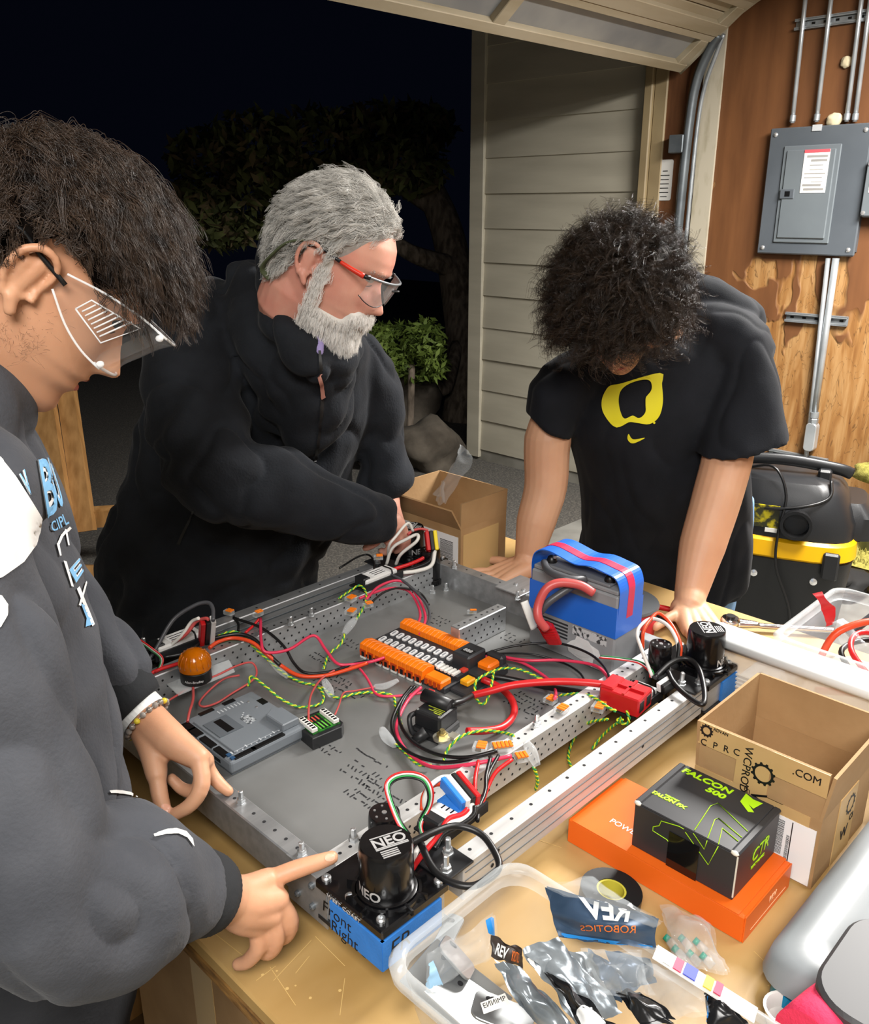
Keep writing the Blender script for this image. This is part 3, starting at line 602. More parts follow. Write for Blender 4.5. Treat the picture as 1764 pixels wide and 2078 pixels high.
for i, (x, y, sx, sy) in enumerate(((-.06, .05, .006, .012), (-.06, .03, .006, .012), (-.061, -.005, .005, .016), (-.061, -.04, .005, .014), (.0, -.066, .028, .004), (-.04, -.066, .018, .004), (.02, .066, .01, .004), (-.02, .066, .012, .004), (.045, -.045, .006, .008), (.057, .03, .006, .008))): box('port', (x-sx, x+sx), (y-sy, y+sy), (.0225, .0256), black, t)
for i in range(14): box('silkscreen', (-.055+i*.008, -.053+i*.008), (-.058, -.052-.004*(i % 3)), (.0262, .0266), rgl, t)
for i in range(9): box('silkscreen', (.008+(i % 3)*.004, .0102+(i % 3)*.004), (-.012+i*.004, -.0095+i*.004), (.0262, .0266), rgl, t)
for i in range(8): box('silkscreen', (-.01+i*.006, -.008+i*.006), (.045, .053), (.0262, .0266), rgl, t)
box('qr_plate', (.004, .02), (-.01, .012), (.0262, .0265), mat('plate_grey', '9ea3a7', .5, col2='4d5256', vs=180, thr=(.48, .52)), t)
for (y) in (-.01, .012): lathe('dome_screw', [(.0022, 0), (.0018, .0015), (0, .002)], bolt_m, t, (.04, y+.03, .0262), n=8)
box('blue_button', (-.062, -.056), (-.058, -.052), (.024, .0265), mat('navy_button', '2b4a6b', .4), t); box('blue_button', (-.062, -.056), (-.068, -.062), (.024, .0265), MC['navy_button'], t)
box('usb_slot', (-.0675, -.0668), (-.045, -.03), (.011, .016), black, t)
# voltage regulator with green pcb
t = room_thing('regulator_module', 'small black module with green and white terminals beside the grey controller', 'electronics module', .695, .925, .9467, turn=-.1)
prism('case', [(-.03, -.03), (.022, -.03), (.03, -.022), (.03, .022), (.022, .03), (-.03, .03)], (0, .02), bplate, t, bev=.001); box('circuit_board', (-.024, .024), (-.022, .022), (.02, .0215), mat('pcb_green', '2f7d2b', .4, col2='173f17', vs=90), t)
for x in (-.019, .019):
    tb_ = box('terminal_block', (x-.005, x+.005), (-.02, .02), (.0215, .028), white, t, bev=.0008)
    for i in range(6): box('terminal_hole', (x-.003, x+.003), (-.018+i*.0065, -.0145+i*.0065), (.028, .0284), MC['black_ink'], tb_)
box('label_red', (-.008, .006), (.006, .018), (.0215, .0222), mat('tag_red', 'b8493c', .5), t); box('label_green', (-.008, .012), (-.018, .0), (.0215, .0222), mat('tag_green', '5fae3f', .5), t)
for i in range(3): box('label_black', (-.006+.006*i, -.003+.006*i), (-.02, .02), (.0217, .0225), ink, t)
# power distribution hub
orr = mat('terminal_orange', 'f07a10', .4, col2='e26c08', vs=20); ord_ = mat('terminal_deep_orange', 'b23f12', .45); hubm = mat('hub_black', '2a2b2e', .5)
hb = room_thing('power_hub', 'black power distribution hub with two rows of orange lever terminals', 'power distribution hub', .968, .97, .9467, turn=.04)
box('base', (-.062, .062), (-.10, .10), (0, .012), hubm, hb, bev=.002)
prism('deck', [(-.03, -.1), (.036, -.1), (.036, .1), (-.03, .1)], (.012, .019), hubm, hb)
for sx, y0, n_ in ((-1, -.052, 16), (1, -.052, 16)):
    xa, xb = (-.066, -.034) if sx < 0 else (.036, .066)
    zt = .027 if sx < 0 else .03
    for i in range(n_):
        y = y0+i*.0095
        lv = prism('lever', [(xa, .010), (xb, .010), (xb, zt-.002), ((xa+xb)/2, zt+.003), (xa+.002, zt-.001)], (0, .0088), orr, hb, (0, y+.0088, 0), (PI/2, 0, 0), bev=.0006)
    for i in range(8):
        y = y0+i*.019; xs = xa if sx < 0 else xa-.0005
        box('wire_port', (xs-.0008, xs+.001), (y+.002, y+.016), (.004, .017), ord_, hb); box('port_opening', (xs-.0016, xs+.0005), (y+.005, y+.011), (.005, .014), MC['black_ink'], hb)
        box('port_label', (-.0672, -.064), (y+.002, y+.015), (.0005, .0045), white, hb) if sx < 0 else None
fo = mat('fuse_outline', 'c9c9c9', .5)
for r_, x in enumerate((-.018, .012)):
    for i in range(10):
        y = -.052+i*.0152
        f_ = prism('fuse_slot', rrect(-.0095, .0095, -.0042, .0042, .003, 3), (.019, .0215), fo, hb, (x, y+.004, 0), (0, 0, .12)); prism('fuse_gap', rrect(-.006, .006, -.0018, .0018, .0015, 2), (.0215, .0218), mat('slot_grey', '7d8084', .5), f_)
box('controller_cap', (.0, .048), (-.098, -.06), (.012, .042), hubm, hb, bev=.003); box('display', (.012, .026), (-.092, -.07), (.042, .0426), black, hb)
text('digits', '888', .012, mat('digit_grey', 'b8b8b8', .5), hb, (.019, -.081, .0428), (0, 0, -PI/2))
box('main_lug', (.018, .05), (-.128, -.1), (.006, .03), orr, hb, bev=.004); box('main_lug_wall', (-.004, .064), (-.135, -.098), (0, .02), hubm, hb, bev=.003); box('lug_cap', (.05, .066), (-.13, -.095), (.01, .034), hubm, hb, bev=.004)
box('aux_terminal', (-.064, -.038), (-.095, -.055), (.006, .022), orr, hb, bev=.003)
for i in range(4): box('aux_port', (-.0655, -.063), (-.092+i*.0095, -.086+i*.0095), (.007, .017), ord_, hb)
for i in range(5): box('mini_fuse', (-.032, -.014), (-.093+i*.0085, -.088+i*.0085), (.019, .0225), white, hb)
box('mini_fuse_red', (-.012, .0), (-.098, -.088), (.019, .0225), mat('fuse_red', 'c8402f', .5), hb); box('can_connector', (-.03, -.008), (-.122, -.104), (.008, .018), mat('can_yellow', 'd7b21c', .4, col2='e8841a', vs=60), hb, bev=.002)
box('side_wing', (-.05, .0), (-.14, -.1), (0, .008), hubm, hb, bev=.002)
# main breaker
p = ar(893, 1480, .9467); t = room_thing('main_breaker', 'black main breaker with red button and brass lug in the middle of the pan', 'circuit breaker', .825, .806, .9467, turn=.15)
box('base', (-.03, .03), (-.026, .026), (0, .014), bplate, t, bev=.003); box('body', (-.022, .026), (-.024, .024), (.012, .04), bplate, t, bev=.004, seg=2)
cyl('pivot_barrel', (.012, -.02, .044), (.012, .03, .046), .011, bplate, t); tube('lever', [(-.01, .024, .03), (-.03, .026, .03), (-.036, .018, .012), (-.03, .012, .004)], .004, bplate, t)
box('red_button', (.018, .028), (.02, .032), (.038, .05), mat('button_red', 'b01c1c', .4), t, bev=.001)
yl = mat('print_yellow_green', 'a8b433', .5)
for i, (x, l) in enumerate(((.0, .03), (-.004, .018), (-.008, .024), (-.012, .012))): box('yellow_print', (x-.0012, x), (-.018, -.018+l), (.0402, .0407), yl, t)
for x, y in ((-.018, -.02), (-.018, .02), (.022, -.02)): lathe('screw', [(.0025, 0), (.002, .0012)], bolt_m, t, (x, y, .04), n=8)
brass = mat('brass_stud', 'b5a572', .3, .9); lathe('lug_ring', [(.005, 0), (.014, 0), (.014, .003), (.005, .003)], mat('tinned_lug', 'b6b3a4', .35, .8), t, (-.03, -.034, .016)); lathe('lug_nut', [(.0085, 0), (.0085, .006), (.005, .0065), (.004, .012)], brass, t, (-.03, -.034, .019), n=6)
box('lug_barrel', (-.028, -.01), (-.055, -.038), (.014, .021), mat('tinned_lug', 'b6b3a4', .35, .8), t, bev=.002, rot=None); cyl('boot', (-.034, -.008, .02), (-.05, .004, .006), .009, bplate, t, r2=.007)
# battery
bg = mat('battery_grey', '8f9194', .5, col2='7e8083', vs=12); bt = room_thing('battery', 'grey battery wrapped in a blue and red strap at the chassis edge', 'battery', 1.19, .795, .9467, turn=0)
box('case', (-.039, .039), (-.0905, .0905), (0, .148), bg, bt, bev=.003); box('lid', (-.036, .036), (-.088, .088), (.148, .156), bg, bt, bev=.002); box('terminal_well', (-.034, .01), (-.07, .07), (.156, .162), mat('lid_grey', '6e7074', .5), bt, bev=.002)
bl = mat('strap_blue', '1f62c4', .42); rd = mat('strap_red', 'c3244b', .45)
bm = bmesh.new(); v = []
def band(z0, z1, o_): return [(x*(.039+o_), y*(.0905+o_), z) for z in (z0, z1) for x, y in ((-1, -1), (1, -1), (1, 1), (-1, 1))]
obj('blue_tape', band(.072, .128, .0012), [(0, 1, 5, 4), (1, 2, 6, 5), (2, 3, 7, 6), (3, 0, 4, 7)], tape if False else bl, bt)
def strap(name, x0, x1, m, o_):
    prof = [(-.0915, .10), (-.0925, .14), (-.0915, .16), (-.082, .178), (-.06, .183), (-.03, .186), (0, .181), (.03, .186), (.055, .19), (.075, .187), (.088, .176), (.0925, .158), (.0915, .13)]
    P = spline([Vector((0, y, z)) for y, z in prof], 4); V = []
    for q in P:
        for x, dz in ((x0, 0), (x0, -.0018), (x1, -.0018), (x1, 0)): V.append((x, q.y*(1+(o_+dz)*4), q.z+o_+dz))
    return obj(name, V, loft_faces(len(P), 4), m, bt)
s_ = strap('strap', -.036, .036, bl, 0); s2 = strap('strap_stripe', -.01, .009, rd, .0009); s2.parent = s_
bw = mat('battery_print', '26282b', .6)
for i in range(5): box('print_line', (-.0397, -.0389), (.005+.0*i, .085-.01*(i % 3)), (.036+i*.0065, .039+i*.0065), bw, bt)
box('print_frame', (-.0396, -.0388), (-.075, -.005), (.052, .068), mat('label_light', 'b9bbbd', .6, col2='3b3d40', vs=120, thr=(.5, .56)), bt)
for y in (-.06, .062): lathe('terminal_boot', [(.009, 0), (.01, .006), (.007, .014), (.004, .016)], black, bt, (-.018, y, .158), n=12); lathe('terminal_bolt', [(.004, 0), (.004, .005)], bolt_m, bt, (-.02, y-.008, .172), n=6)
obj('torn_tape', *blob_vf((-.042, -.03, .03), (.002, .03, .02), 77, 2, .6), film('crumpled_clear', 'ffffff', .35, .15), bt)
# beacon
t = room_thing('warning_beacon', 'small amber beacon light with a black base on a clear bracket', 'beacon light', .628, 1.158, .972)
prism('bracket', [(-.045, -.02), (.06, -.02), (.075, .02), (-.04, .03)], (0, .002), film('clear_acrylic', 'e8eef0', .22, .1), t)
lathe('base', [(.023, .002), (.025, .004), (.025, .022), (.023, .024)], mat('beacon_black', '141414', .4), t, n=28)
am = mat('amber_lens', 'e07a06', .15, trans=.35, ior=1.45, col2='c96400', vs=30); lathe('lens', [(.0225, .024), (.026, .025), (.0265, .03), (.024, .042), (.018, .052), (.010, .057), (0, .059)], am, t, n=32)
for k_ in range(16):
    an = 2*PI*k_/16; tube('lens_rib', [(.0262*math.cos(an), .0262*math.sin(an), .032), (.0242*math.cos(an), .0242*math.sin(an), .042), (.0185*math.cos(an), .0185*math.sin(an), .0515)], .0011, am, t, n=4, k=2)
me = textmesh('Allen-Bradley', .0058, 0)
for v in me.vertices: a_ = -2.25+v.co.x/.0253; v.co = Vector((.0254*math.cos(a_), .0254*math.sin(a_), .011+v.co.y))
me.materials.append(wht); setup(bpy.data.objects.new('lettering', me), t)
# ================================================================ BOXES AND BINS ON THE BENCH
def carton(name, label, a, b, z, la, lb, h, turn=0, fh=.06, lean=(.1, .1, .1, .1), th=.004, mm=None):
    t = room_thing(name, label, 'cardboard box', a, b, z, None, turn); mm = mm or cbm
    box('side_wall', (-la/2, -la/2+th), (-lb/2, lb/2), (0, h), mm, t); box('side_wall', (la/2-th, la/2), (-lb/2, lb/2), (0, h), mm, t)
    box('side_wall', (-la/2+th, la/2-th), (-lb/2, -lb/2+th), (0, h), mm, t); box('side_wall', (-la/2+th, la/2-th), (lb/2-th, lb/2), (0, h), mm, t); box('floor_panel', (-la/2+th, la/2-th), (-lb/2+th, lb/2-th), (0, th), cbi, t)
    fl = []
    for i, (sx, sy, L_) in enumerate(((-1, 0, lb), (1, 0, lb), (0, -1, la), (0, 1, la))):
        if fh and lean[i] is not None:
            e = bpy.data.objects.new('flap', None); bm = bmesh.new(); bm_box(bm, (-L_/2, L_/2), (-th/2, th/2), (0, fh)); o = bobj('flap', bm, mm, t, (sx*(la/2-th/2), sy*(lb/2-th/2), h), None)
            ang = math.atan2(sx, -sy) if (sx or sy) else 0
            o.rotation_euler = (Matrix.Rotation(ang, 3, 'Z') @ Matrix.Rotation(lean[i], 3, 'X')).to_euler(); fl.append(o); bpy.data.objects.remove(e)
    return t, fl
def barcode(par, x, y, z, w, h, n, horiz=True, seed=1, axis='x'):
    R_ = random.Random(seed); out = []; q = 0
    while q < 1:
        d = R_.uniform(.008, .035)
        v0, v1 = q*h, (q+d*.6)*h
        if axis == 'x': out.append(([(x, y, z+v0), (x, y+w, z+v0), (x, y+w, z+v1), (x, y, z+v1)], [(0, 1, 2, 3)]))
        else: out.append(([(x, y, z+v0), (x+w, y, z+v0), (x+w, y, z+v1), (x, y, z+v1)], [(0, 1, 2, 3)]))
        q += d*1.25
    return merge('barcode', out, ink, par)
# far carton with plastic bag
t, fl = carton('open_carton', 'small open carton with a clear bag sticking out behind the chassis', 1.412, 1.333, .9, .155, .215, .13, lean=(.55, .05, .02, .04), fh=.06)
lbp = box('shipping_label', (-.0785, -.0772), (-.1, .075), (.005, .11), gl, t); barcode(lbp, -.0787, -.085, .025, .04, .07, 1)
box('packing_tape', (-.07, .05), (-.1087, -.1073), (.0, .115), mat('parcel_tape', 'b99a68', .3), t)
pl = film('clear_bag', 'd5dbde', .12, .12, .2); bg_ = thing('plastic_bag', 'crumpled clear plastic bag sticking out of the far open carton', 'plastic bag', RW(1.42, 1.35, .935))
def sheet(name, P, m, parent, sol=.0006, sub=2, crump=.0, seed=0):
    """bag-like curved sheet from a grid of control points"""
    nr = len(P); nc = len(P[0]); R1 = [spline([Vector(q) for q in row], 5) for row in P]; m_ = len(R1[0]); cols = [spline([R1[r][c] for r in range(nr)], 5) for c in range(m_)]; n_ = len(cols[0])
    V = []
    for j in range(n_):
        for i in range(m_):
            q = cols[i][j]
            if crump:
                nv = noise.noise_vector(q*38+Vector((seed*3.3, 0, 0))); q = q+nv*crump+noise.noise_vector(q*90)*crump*.4
            V.append(q)
    o = obj(name, V, [(j*m_+i, j*m_+i+1, (j+1)*m_+i+1, (j+1)*m_+i) for j in range(n_-1) for i in range(m_-1)], m, parent, smooth=True); return o
o0 = Vector(bg_.location); W_ = lambda x, y, d: ad(x, y, d)-o0
sheet('bag_film', [[W_(878, 1005, 2.02), W_(895, 1012, 1.98), W_(905, 1020, 1.96)], [W_(905, 965, 2.02), W_(925, 960, 1.99), W_(942, 965, 1.97)], [W_(925, 930, 2.0), W_(940, 932, 2.0), W_(958, 940, 1.98)], [W_(932, 902, 2.02), W_(940, 908, 2.02), W_(955, 925, 2.0)]], pl, bg_, crump=.006)
sheet('bag_film', [[W_(882, 1018, 2.0), W_(893, 1025, 1.97), W_(902, 1018, 1.95)], [W_(890, 995, 2.0), W_(898, 992, 1.97), W_(903, 992, 1.97)], [W_(895, 975, 2.0), W_(898, 978, 1.98), W_(902, 982, 1.97)]], pl, bg_, crump=.006)
# near right carton with printed tape
t, fl = carton('printed_carton', 'open carton with black printed tape and a shipping label behind the black box', 1.04, .362, .9, .175, .168, .10, lean=(-.03, .06, .12, .06), fh=.066)
ptape = mat('printed_tape', 'bd9c6a', .45, col2='b39260', vs=14)
box('tape_band', (-.0885, -.0873), (-.07, .084), (.066, .1), ptape, t); f0 = fl[0]
box('tape_band', (-.03, .014), (-.0032, -.002), (0, .066), ptape, f0); box('tape_band', (-.084, .084), (-.0031, -.002), (.034, .066), ptape, f0); box('tape_band', (-.0886, -.0874), (-.036, .014), (.0, .1), ptape, t)
for s_, x, z, sz, rt in (('C', -.076, .038, .013, 0), ('P', -.060, .040, .013, 0), ('R', -.045, .042, .013, 0), ('C', -.031, .044, .013, 0), ('.COM', .058, .052, .014, 0)): text('lettering', s_, sz, ink, f0, (x, -.0034, z), (PI/2, 0, 0))
text('lettering', 'WCPROD', .015, ink, f0, (-.016, -.0034, .026), (PI/2, PI/2, 0)); text('lettering', 'ADVAN', .006, ink, f0, (-.055, -.0034, .0625), (PI/2, 0, 0))
def gear(name, r, r2, n_, par, loc, rot, m=None):
    po = []; 
    for i in range(n_):
        for q, rr in ((0, r), (.25, r), (.4, r*1.18), (.7, r*1.18), (.85, r)):
            an = 2*PI*(i+q)/n_; po.append((rr*math.cos(an), rr*math.sin(an)))
    k = len(po); inn = [(r2*math.cos(2*PI*i/k), r2*math.sin(2*PI*i/k)) for i in range(k)]
    return obj(name, [(x, y, 0) for x, y in po+inn], [(i, (i+1) % k, k+(i+1) % k, k+i) for i in range(k)], m or ink, par, loc, rot)
gear('gear_print', .0135, .0105, 12, f0, (.006, -.0034, .03), (PI/2, 0, 0)); gear('gear_print', .008, .005, 12, f0, (-.074, -.0034, .056), (PI/2, 0, 0))
text('lettering', 'W', .030, ink, t, (-.089, -.004, .088), (PI/2, PI/2, -PI/2)); text('lettering', 'ADVANCED', .008, ink, t, (-.089, .012, .085), (PI/2, PI/2, -PI/2))
box('logo_bar', (-.0892, -.0888), (.007, .0078), (.06, .1), ink, t)
sl = box('shipping_label', (-.0893, -.0878), (-.08, .01), (.003, .085), gl, t)
barcode(sl, -.0896, -.042, .03, .03, .05, 1, seed=5); box('label_rule', (-.0897, -.0893), (-.052, -.0508), (.006, .083), ink, sl)
barcode(sl, -.0896, -.05, .012, .004, .05, 1, seed=9); 
box('tape_band', (-.03, .03), (-.0852, -.0838), (.0, .1), ptape, t); gear('gear_print', .013, .0105, 12, t, (.01, -.0856, .075), (PI/2, 0, 0)); text('lettering', 'W', .024, ink, t, (0, -.0856, .035), (PI/2, 0, 0)); text('lettering', 'CI', .014, ink, t, (.02, -.0856, .05), (PI/2, 0, 0))
# orange box
om = mat('orange_carton', 'e3651c', .38, col2='d95c15', vs=5); t = room_thing('orange_box', 'flat orange cardboard box under the black printed box', 'box', .875, .424, .9)
box('body', (-.063, .063), (-.123, .123), (0, .036), om, t, bev=.0012); box('lid_panel', (-.0635, .0635), (-.1165, .1165), (.036, .0375), om, t); box('end_flap', (-.062, .062), (-.1248, -.123), (.0, .0365), om, t, bev=.0005)
text('lettering', 'POWER', .013, wht, t, (-.028, .058, .0377), (0, 0, -PI/2), align='CENTER'); text('lettering', 'REV', .011, mat('print_pale_orange', 'f2b58c', .5), t, (.01, -.1251, .02), (PI/2, 0, 0), shear=.2); box('print_line', (-.045, .05), (-.1252, -.1248), (.008, .0085), MC['print_pale_orange'], t)
# black motor box
bx = mat('black_carton', '26272a', .42, col2='2d2e31', vs=4); lime = mat('lime_print', 'a6d815', .5); t = room_thing('motor_box', 'black printed motor box with lime green lettering on the orange box', 'box', .881, .391, .9378)
box('body', (-.056, .056), (-.068, .068), (0, .064), bx, t, bev=.0012); box('lid_panel', (-.0565, .0565), (-.06, .06), (.064, .0665), bx, t, bev=.001); 
for s_ in (-1, 1): box('side_roll', (-.0565, .0565), (s_*.0645-.005, s_*.0645+.005), (.0615, .0672), bx, t, bev=.002)
paper = mat('worn_corner', 'cdc9bc', .8)
for a, b in ((-.0555, .064), (-.0555, -.064)): obj('worn_corner', *blob_vf((0, 0, 0), (.003, .005, .003), 4, 2), paper, t, (a, b, .065), smooth=True)
box('worn_edge', (-.0565, -.0552), (-.0688, -.0672), (.005, .062), paper, t)
def ltext(s_, x, y, sz, **k): text('lettering', s_, sz, lime, t, (x, y, .0668), (0, 0, -PI/2), bold=.0005, shear=.1, **k)
ltext('FALCON', .043, .024, .0145, sx=1.2); ltext('500', .028, .004, .0135, sx=1.25); ltext('TALON FX', -.025, .04, .0085, sx=1.15); ltext('POWERED BY', -.019, .038, .003)
obj('bird_logo', [(.054, -.024, .067), (.032, -.044, .067), (.036, -.036, .067), (.026, -.048, .067), (.022, -.042, .067), (.034, -.026, .067), (.05, -.048, .067), (.049, -.036, .067)], [(0, 7, 2, 5), (2, 7, 6, 1), (5, 2, 3, 4)], lime, t)
def lline(P, close=False): tube('line_art', [Vector(q) for q in P], .0006, lime, t, n=4, k=0)
zt_ = .0671
lline([(-.012, -.058, zt_), (.012, -.008, zt_), (-.0, .012*0-.004, zt_), (-.054, -.012, zt_)]); lline([(-.027, -.058, zt_), (-.014, -.022, zt_), (-.02, -.02, zt_), (-.056, -.03, zt_)]); lline([(-.036, -.058, zt_), (-.028, -.034, zt_), (-.057, -.044, zt_)])
xs_ = -.0566
lline([(xs_, -.012, .064), (xs_, -.028, .05), (xs_, -.03, .064)]); lline([(xs_, -.002, .06), (xs_, -.035, .032), (xs_, -.044, .064)]); lline([(xs_, .0, .063), (xs_, .006, .068*0+.0635), (xs_, .03, .058), (xs_, .032, .05), (xs_, .04, .044), (xs_, .04, .038), (xs_, .02, .036), (xs_, -.0, .02), (xs_, -.012, .002)])
text('lettering', 'CTR', .024, lime, t, (.008, -.0685, .035), (PI/2, 0, 0), shear=.2); text('lettering', 'ELECTRONICS', .0055, lime, t, (.004, -.0685, .02), (PI/2, 0, 0), shear=.2)
box('window_tape', (-.0572, -.0565), (-.022, .018), (.0, .05), mat('glossy_black_tape', '0d0d0e', .1, coat=.5), t)
# clear storage bins
binm = film('clear_bin_plastic', 'cfd6d9', .07, .18, .16); binr = film('bin_rim_plastic', 'd9dfe1', .2, .2, .16)
def bin_(name, label, a, b, z, la, lb, h, taper=.02, turn=0, m=None, mr=None, rad=.03):
    t = room_thing(name, label, 'storage bin', a, b, z, None, turn); m = m or binm; mr = mr or binr
    def rr(dx, zz): return [(x, y, zz) for x, y in rrect(-la/2+dx, la/2-dx, -lb/2+dx, lb/2-dx, rad, 5)]
    n = 24; out = [rr(taper+.01, .002), rr(taper, .012), rr(taper*.5, h*.5), rr(.006, h-.022), rr(.004, h-.02), rr(.003, h)]
    V = [q for s_ in out for q in s_]; o = obj('shell', V, loft_faces(len(out), n, caps=False)+[tuple(range(n))], m, t, smooth=False)
    for q in o.data.polygons: q.use_smooth = len(q.vertices) == 4
    rim = [rr(.004, h-.02), rr(-.006, h-.018), rr(-.008, h-.004), rr(-.005, h), rr(.003, h+.001), rr(.004, h-.004)]; V = [q for s_ in rim for q in s_]; o = obj('rim', V, loft_faces(len(rim), n, caps=False), mr, t, smooth=True)
    return t
b1 = bin_('clear_bin', 'clear plastic bin of silver part bags at the bottom edge of the picture', .53, .285, .9, .19, .41, .12)
b2 = bin_('clear_bin', 'translucent bin of red and black cables at the right edge', 1.49, .33, .9, .28, .38, .12, m=film('milky_bin', 'cdd3d8', .22, .3, .15))
# white lid leaning on the cable bin
lidm = mat('white_lid_rim', 'd9dcdc', .35); lidf = film('milky_lid', 'd9d2c6', .62, .35, .1)
t = room_thing('bin_lid', 'translucent lid with a thick white rim standing on edge by the printed carton', 'bin lid', 1.266, .42, .9013)
t.rotation_euler = (Matrix.Rotation(PHI, 3, 'Z') @ Matrix.Rotation(-.14, 3, 'Y')).to_euler()
prism('panel', rrect(0.008, .118, -.20, .165, .022), (-.003, 0), lidf, t, rot=(0, -PI/2, 0)).rotation_euler = (Matrix(((0, 0, 1), (0, 1, 0), (1, 0, 0)))).to_euler()
P = [Vector((.0, y, x)) for x, y in rrect(.002, .128, -.21, .18, .022, 5)]; P.append(P[0].copy()); 
v, f = sweep(P, .0095, 8, 1.0); o = obj('rim', v, f, lidm, t, smooth=True)
V = [(x, q.y*(1+.02*k), q.z+(.004*k if q.z > .06 else -.0*k)) for k, x in enumerate((.0, .022, .044)) for q in P[:-1]]; n_ = len(P)-1
obj('skirt', V, [(i*n_+j, i*n_+(j+1) % n_, (i+1)*n_+(j+1) % n_, (i+1)*n_+j) for i in range(2) for j in range(n_)], lidm, t, smooth=True)
for i in range(7): box('ridge', (-.0052, -.002), (.155-.018-i*.002-.05, .155-i*.002), (.03+i*.008, .033+i*.008), lidf, t)
# grey lid bottom right
gm = mat('grey_lid_plastic', '7f8487', .4, col2='787d80', vs=4); t = room_thing('grey_bin_lid', 'big light grey plastic bin lid at the lower right edge', 'bin lid', 1.0, .02, .918, turn=-.0); t.rotation_euler = (0, .02, PHI)
sec = [(-.005, 0), (.0, .022), (.012, .03), (.045, .031), (.055, .024), (.14, .023)]
V = []
for d_, z in sec: V += [(x, y, z) for x, y in rrect(-.24+d_, .30-d_, -.25+d_, .24-d_, max(.035-d_*.3, .01), 5)]
o = obj('lid_shell', V, loft_faces(len(sec), 24), gm, t, smooth=True); o.data.set_sharp_from_angle(angle=.9)
for (a, b, s) in ((-.12, .05, .3), (-.02, -.02, .5), (.05, .06, .1)): tube('moulding_mark', [(a, b, .0235), (a+.02, b-.012, .0236)], .0012, wht, t, n=4, k=0)
# ratchet
chrome = mat('chrome', 'd9dadb', .12, 1.0); p = ar(1480, 1278, .9); q = ar(1600, 1285, .9); dr = q-p
t = room_thing('ratchet_wrench', 'chrome ratchet wrench with a blue socket on the bench corner', 'ratchet', p.x, p.y, .9005, turn=math.atan2(dr.y, dr.x))
lathe('head', [(.016, .004), (.019, .008), (.019, .02), (.016, .024), (0, .0245)], chrome, t, (0, 0, .003), n=24); lathe('selector', [(.009, 0), (.009, .004)], black, t, (0, 0, .0275), n=16)
tube('handle', [(.012, 0, .015), (.05, 0, .014), (.07, 0, .012), (.17, 0, .012), (.2, 0, .012)], lambda s: .013-.006*min(1, s*3), chrome, t, n=10, flat=.8)
lathe('socket_band', [(.0115, 0), (.0115, .01)], mat('socket_blue', '1f4fa0', .3, .4), t, (-.013, -.008, .012), (PI/2+.3, 0, .9), n=18); cyl('socket', (-.02, -.013, .012), (-.012, -.05, .010), .010, mat('socket_steel', '6e6660', .25, .9), t, 18)
p = ar(1592, 1322, .9); t = room_thing('metal_plate', 'flat grey metal plate lying under the cable bin', 'metal plate', 1.42, .535, .9003); box('sheet', (-.08, .1), (-.03, .05), (0, .003), alu, t); merge('hole', [disc_vf((-.04, .01, .0033), (0, 0, 1), .004), disc_vf((.0, .025, .0033), (0, 0, 1), .004)], hole, t)
# reel beside the battery
p = ar(1310, 1225, .96); t = room_thing('cable_reel', 'round grey reel with a red edge half hidden behind the battery', 'reel', 1.40, .845, .9003)
lathe('flange', [(.01, .055), (.07, .055), (.072, .058), (.07, .062), (.01, .062)], mat('reel_grey', '5c5f62', .4, .3), t, n=36); lathe('drum', [(.066, 0), (.068, .02), (.068, .05), (.066, .055)], mat('reel_red', 'b5202c', .45), t, n=36); lathe('hub', [(.018, .062), (.015, .068), (.006, .07)], chrome, t, n=16)
# tape roll behind the bin
p = ar(1268, 1835, .9); t = room_thing('tape_roll', 'black roll of tape lying on the bench behind the clear bin', 'tape roll', .752, .44, .9003)
lathe('roll', [(.018, -.012), (.037, -.012), (.037, .012), (.018, .012), (.018, -.012)], mat('tape_black', '161617', .4), t, (0, 0, .0155), (.08, 0, .9), n=32); lathe('core', [(.0155, -.011), (.018, -.011), (.018, .011), (.0155, .011), (.0155, -.011)], mat('core_yellow', 'b8ad3a', .6), t, (0, 0, .0155), (.08, 0, .9), n=28)
# teal collar, white cup, pink roll, dark case
p = ar(1605, 2012, .912); t = room_thing('shaft_collar', 'blue split shaft collar under the edge of the grey lid', 'shaft collar', p.x, p.y, .9003)
tm = mat('collar_blue', '1787b5', .3, .5); n_ = 12
for s_ in (0, 1):
    V = []
    for i in range(n_+1):
        an = PI*s_+.08+(PI-.16)*i/n_
        V += [(r*math.cos(an), r*math.sin(an), z) for r, z in ((.009, 0), (.021, 0), (.021, .016), (.009, .016))]
    obj('collar_half', V, loft_faces(n_+1, 4), tm, t, rot=(.25, 0, .6))
pk = mat('pink_foam', 'd32f56', .8, bump=.5, bs=250); p0 = at(1640, 2125, .94); t = thing('pink_foam_roll', 'rolled pink red foam sheet in the bottom right corner', 'foam roll', p0)
tube('roll', [Vector((0, 0, 0)), (at(1690, 2080, .94)-p0), (at(1730, 2050, .938)-p0)], .036, pk, t, n=28, k=2)
p = ar(1590, 2080, .9); t = room_thing('white_cup', 'white plastic cup beside the pink foam roll', 'cup', p.x, p.y, .9003); lathe('cup_body', [(.015, .002), (.018, .004), (.021, .02), (.0225, .022), (.0195, .022), (.0165, .006), (0, .005)], mat('cup_white', 'd8d6d2', .35), t, (0, 0, 0), n=28)
p = ar(1775, 2030, .96); t = room_thing('dark_case', 'dark grey rounded case resting over the grey lid at the corner', 'case', p.x, p.y, .951); prism('case_body', rrect(-.06, .1, -.08, .05, .045, 8), (0, .03), mat('case_dark', '3a3b3d', .5), t, bev=.004)
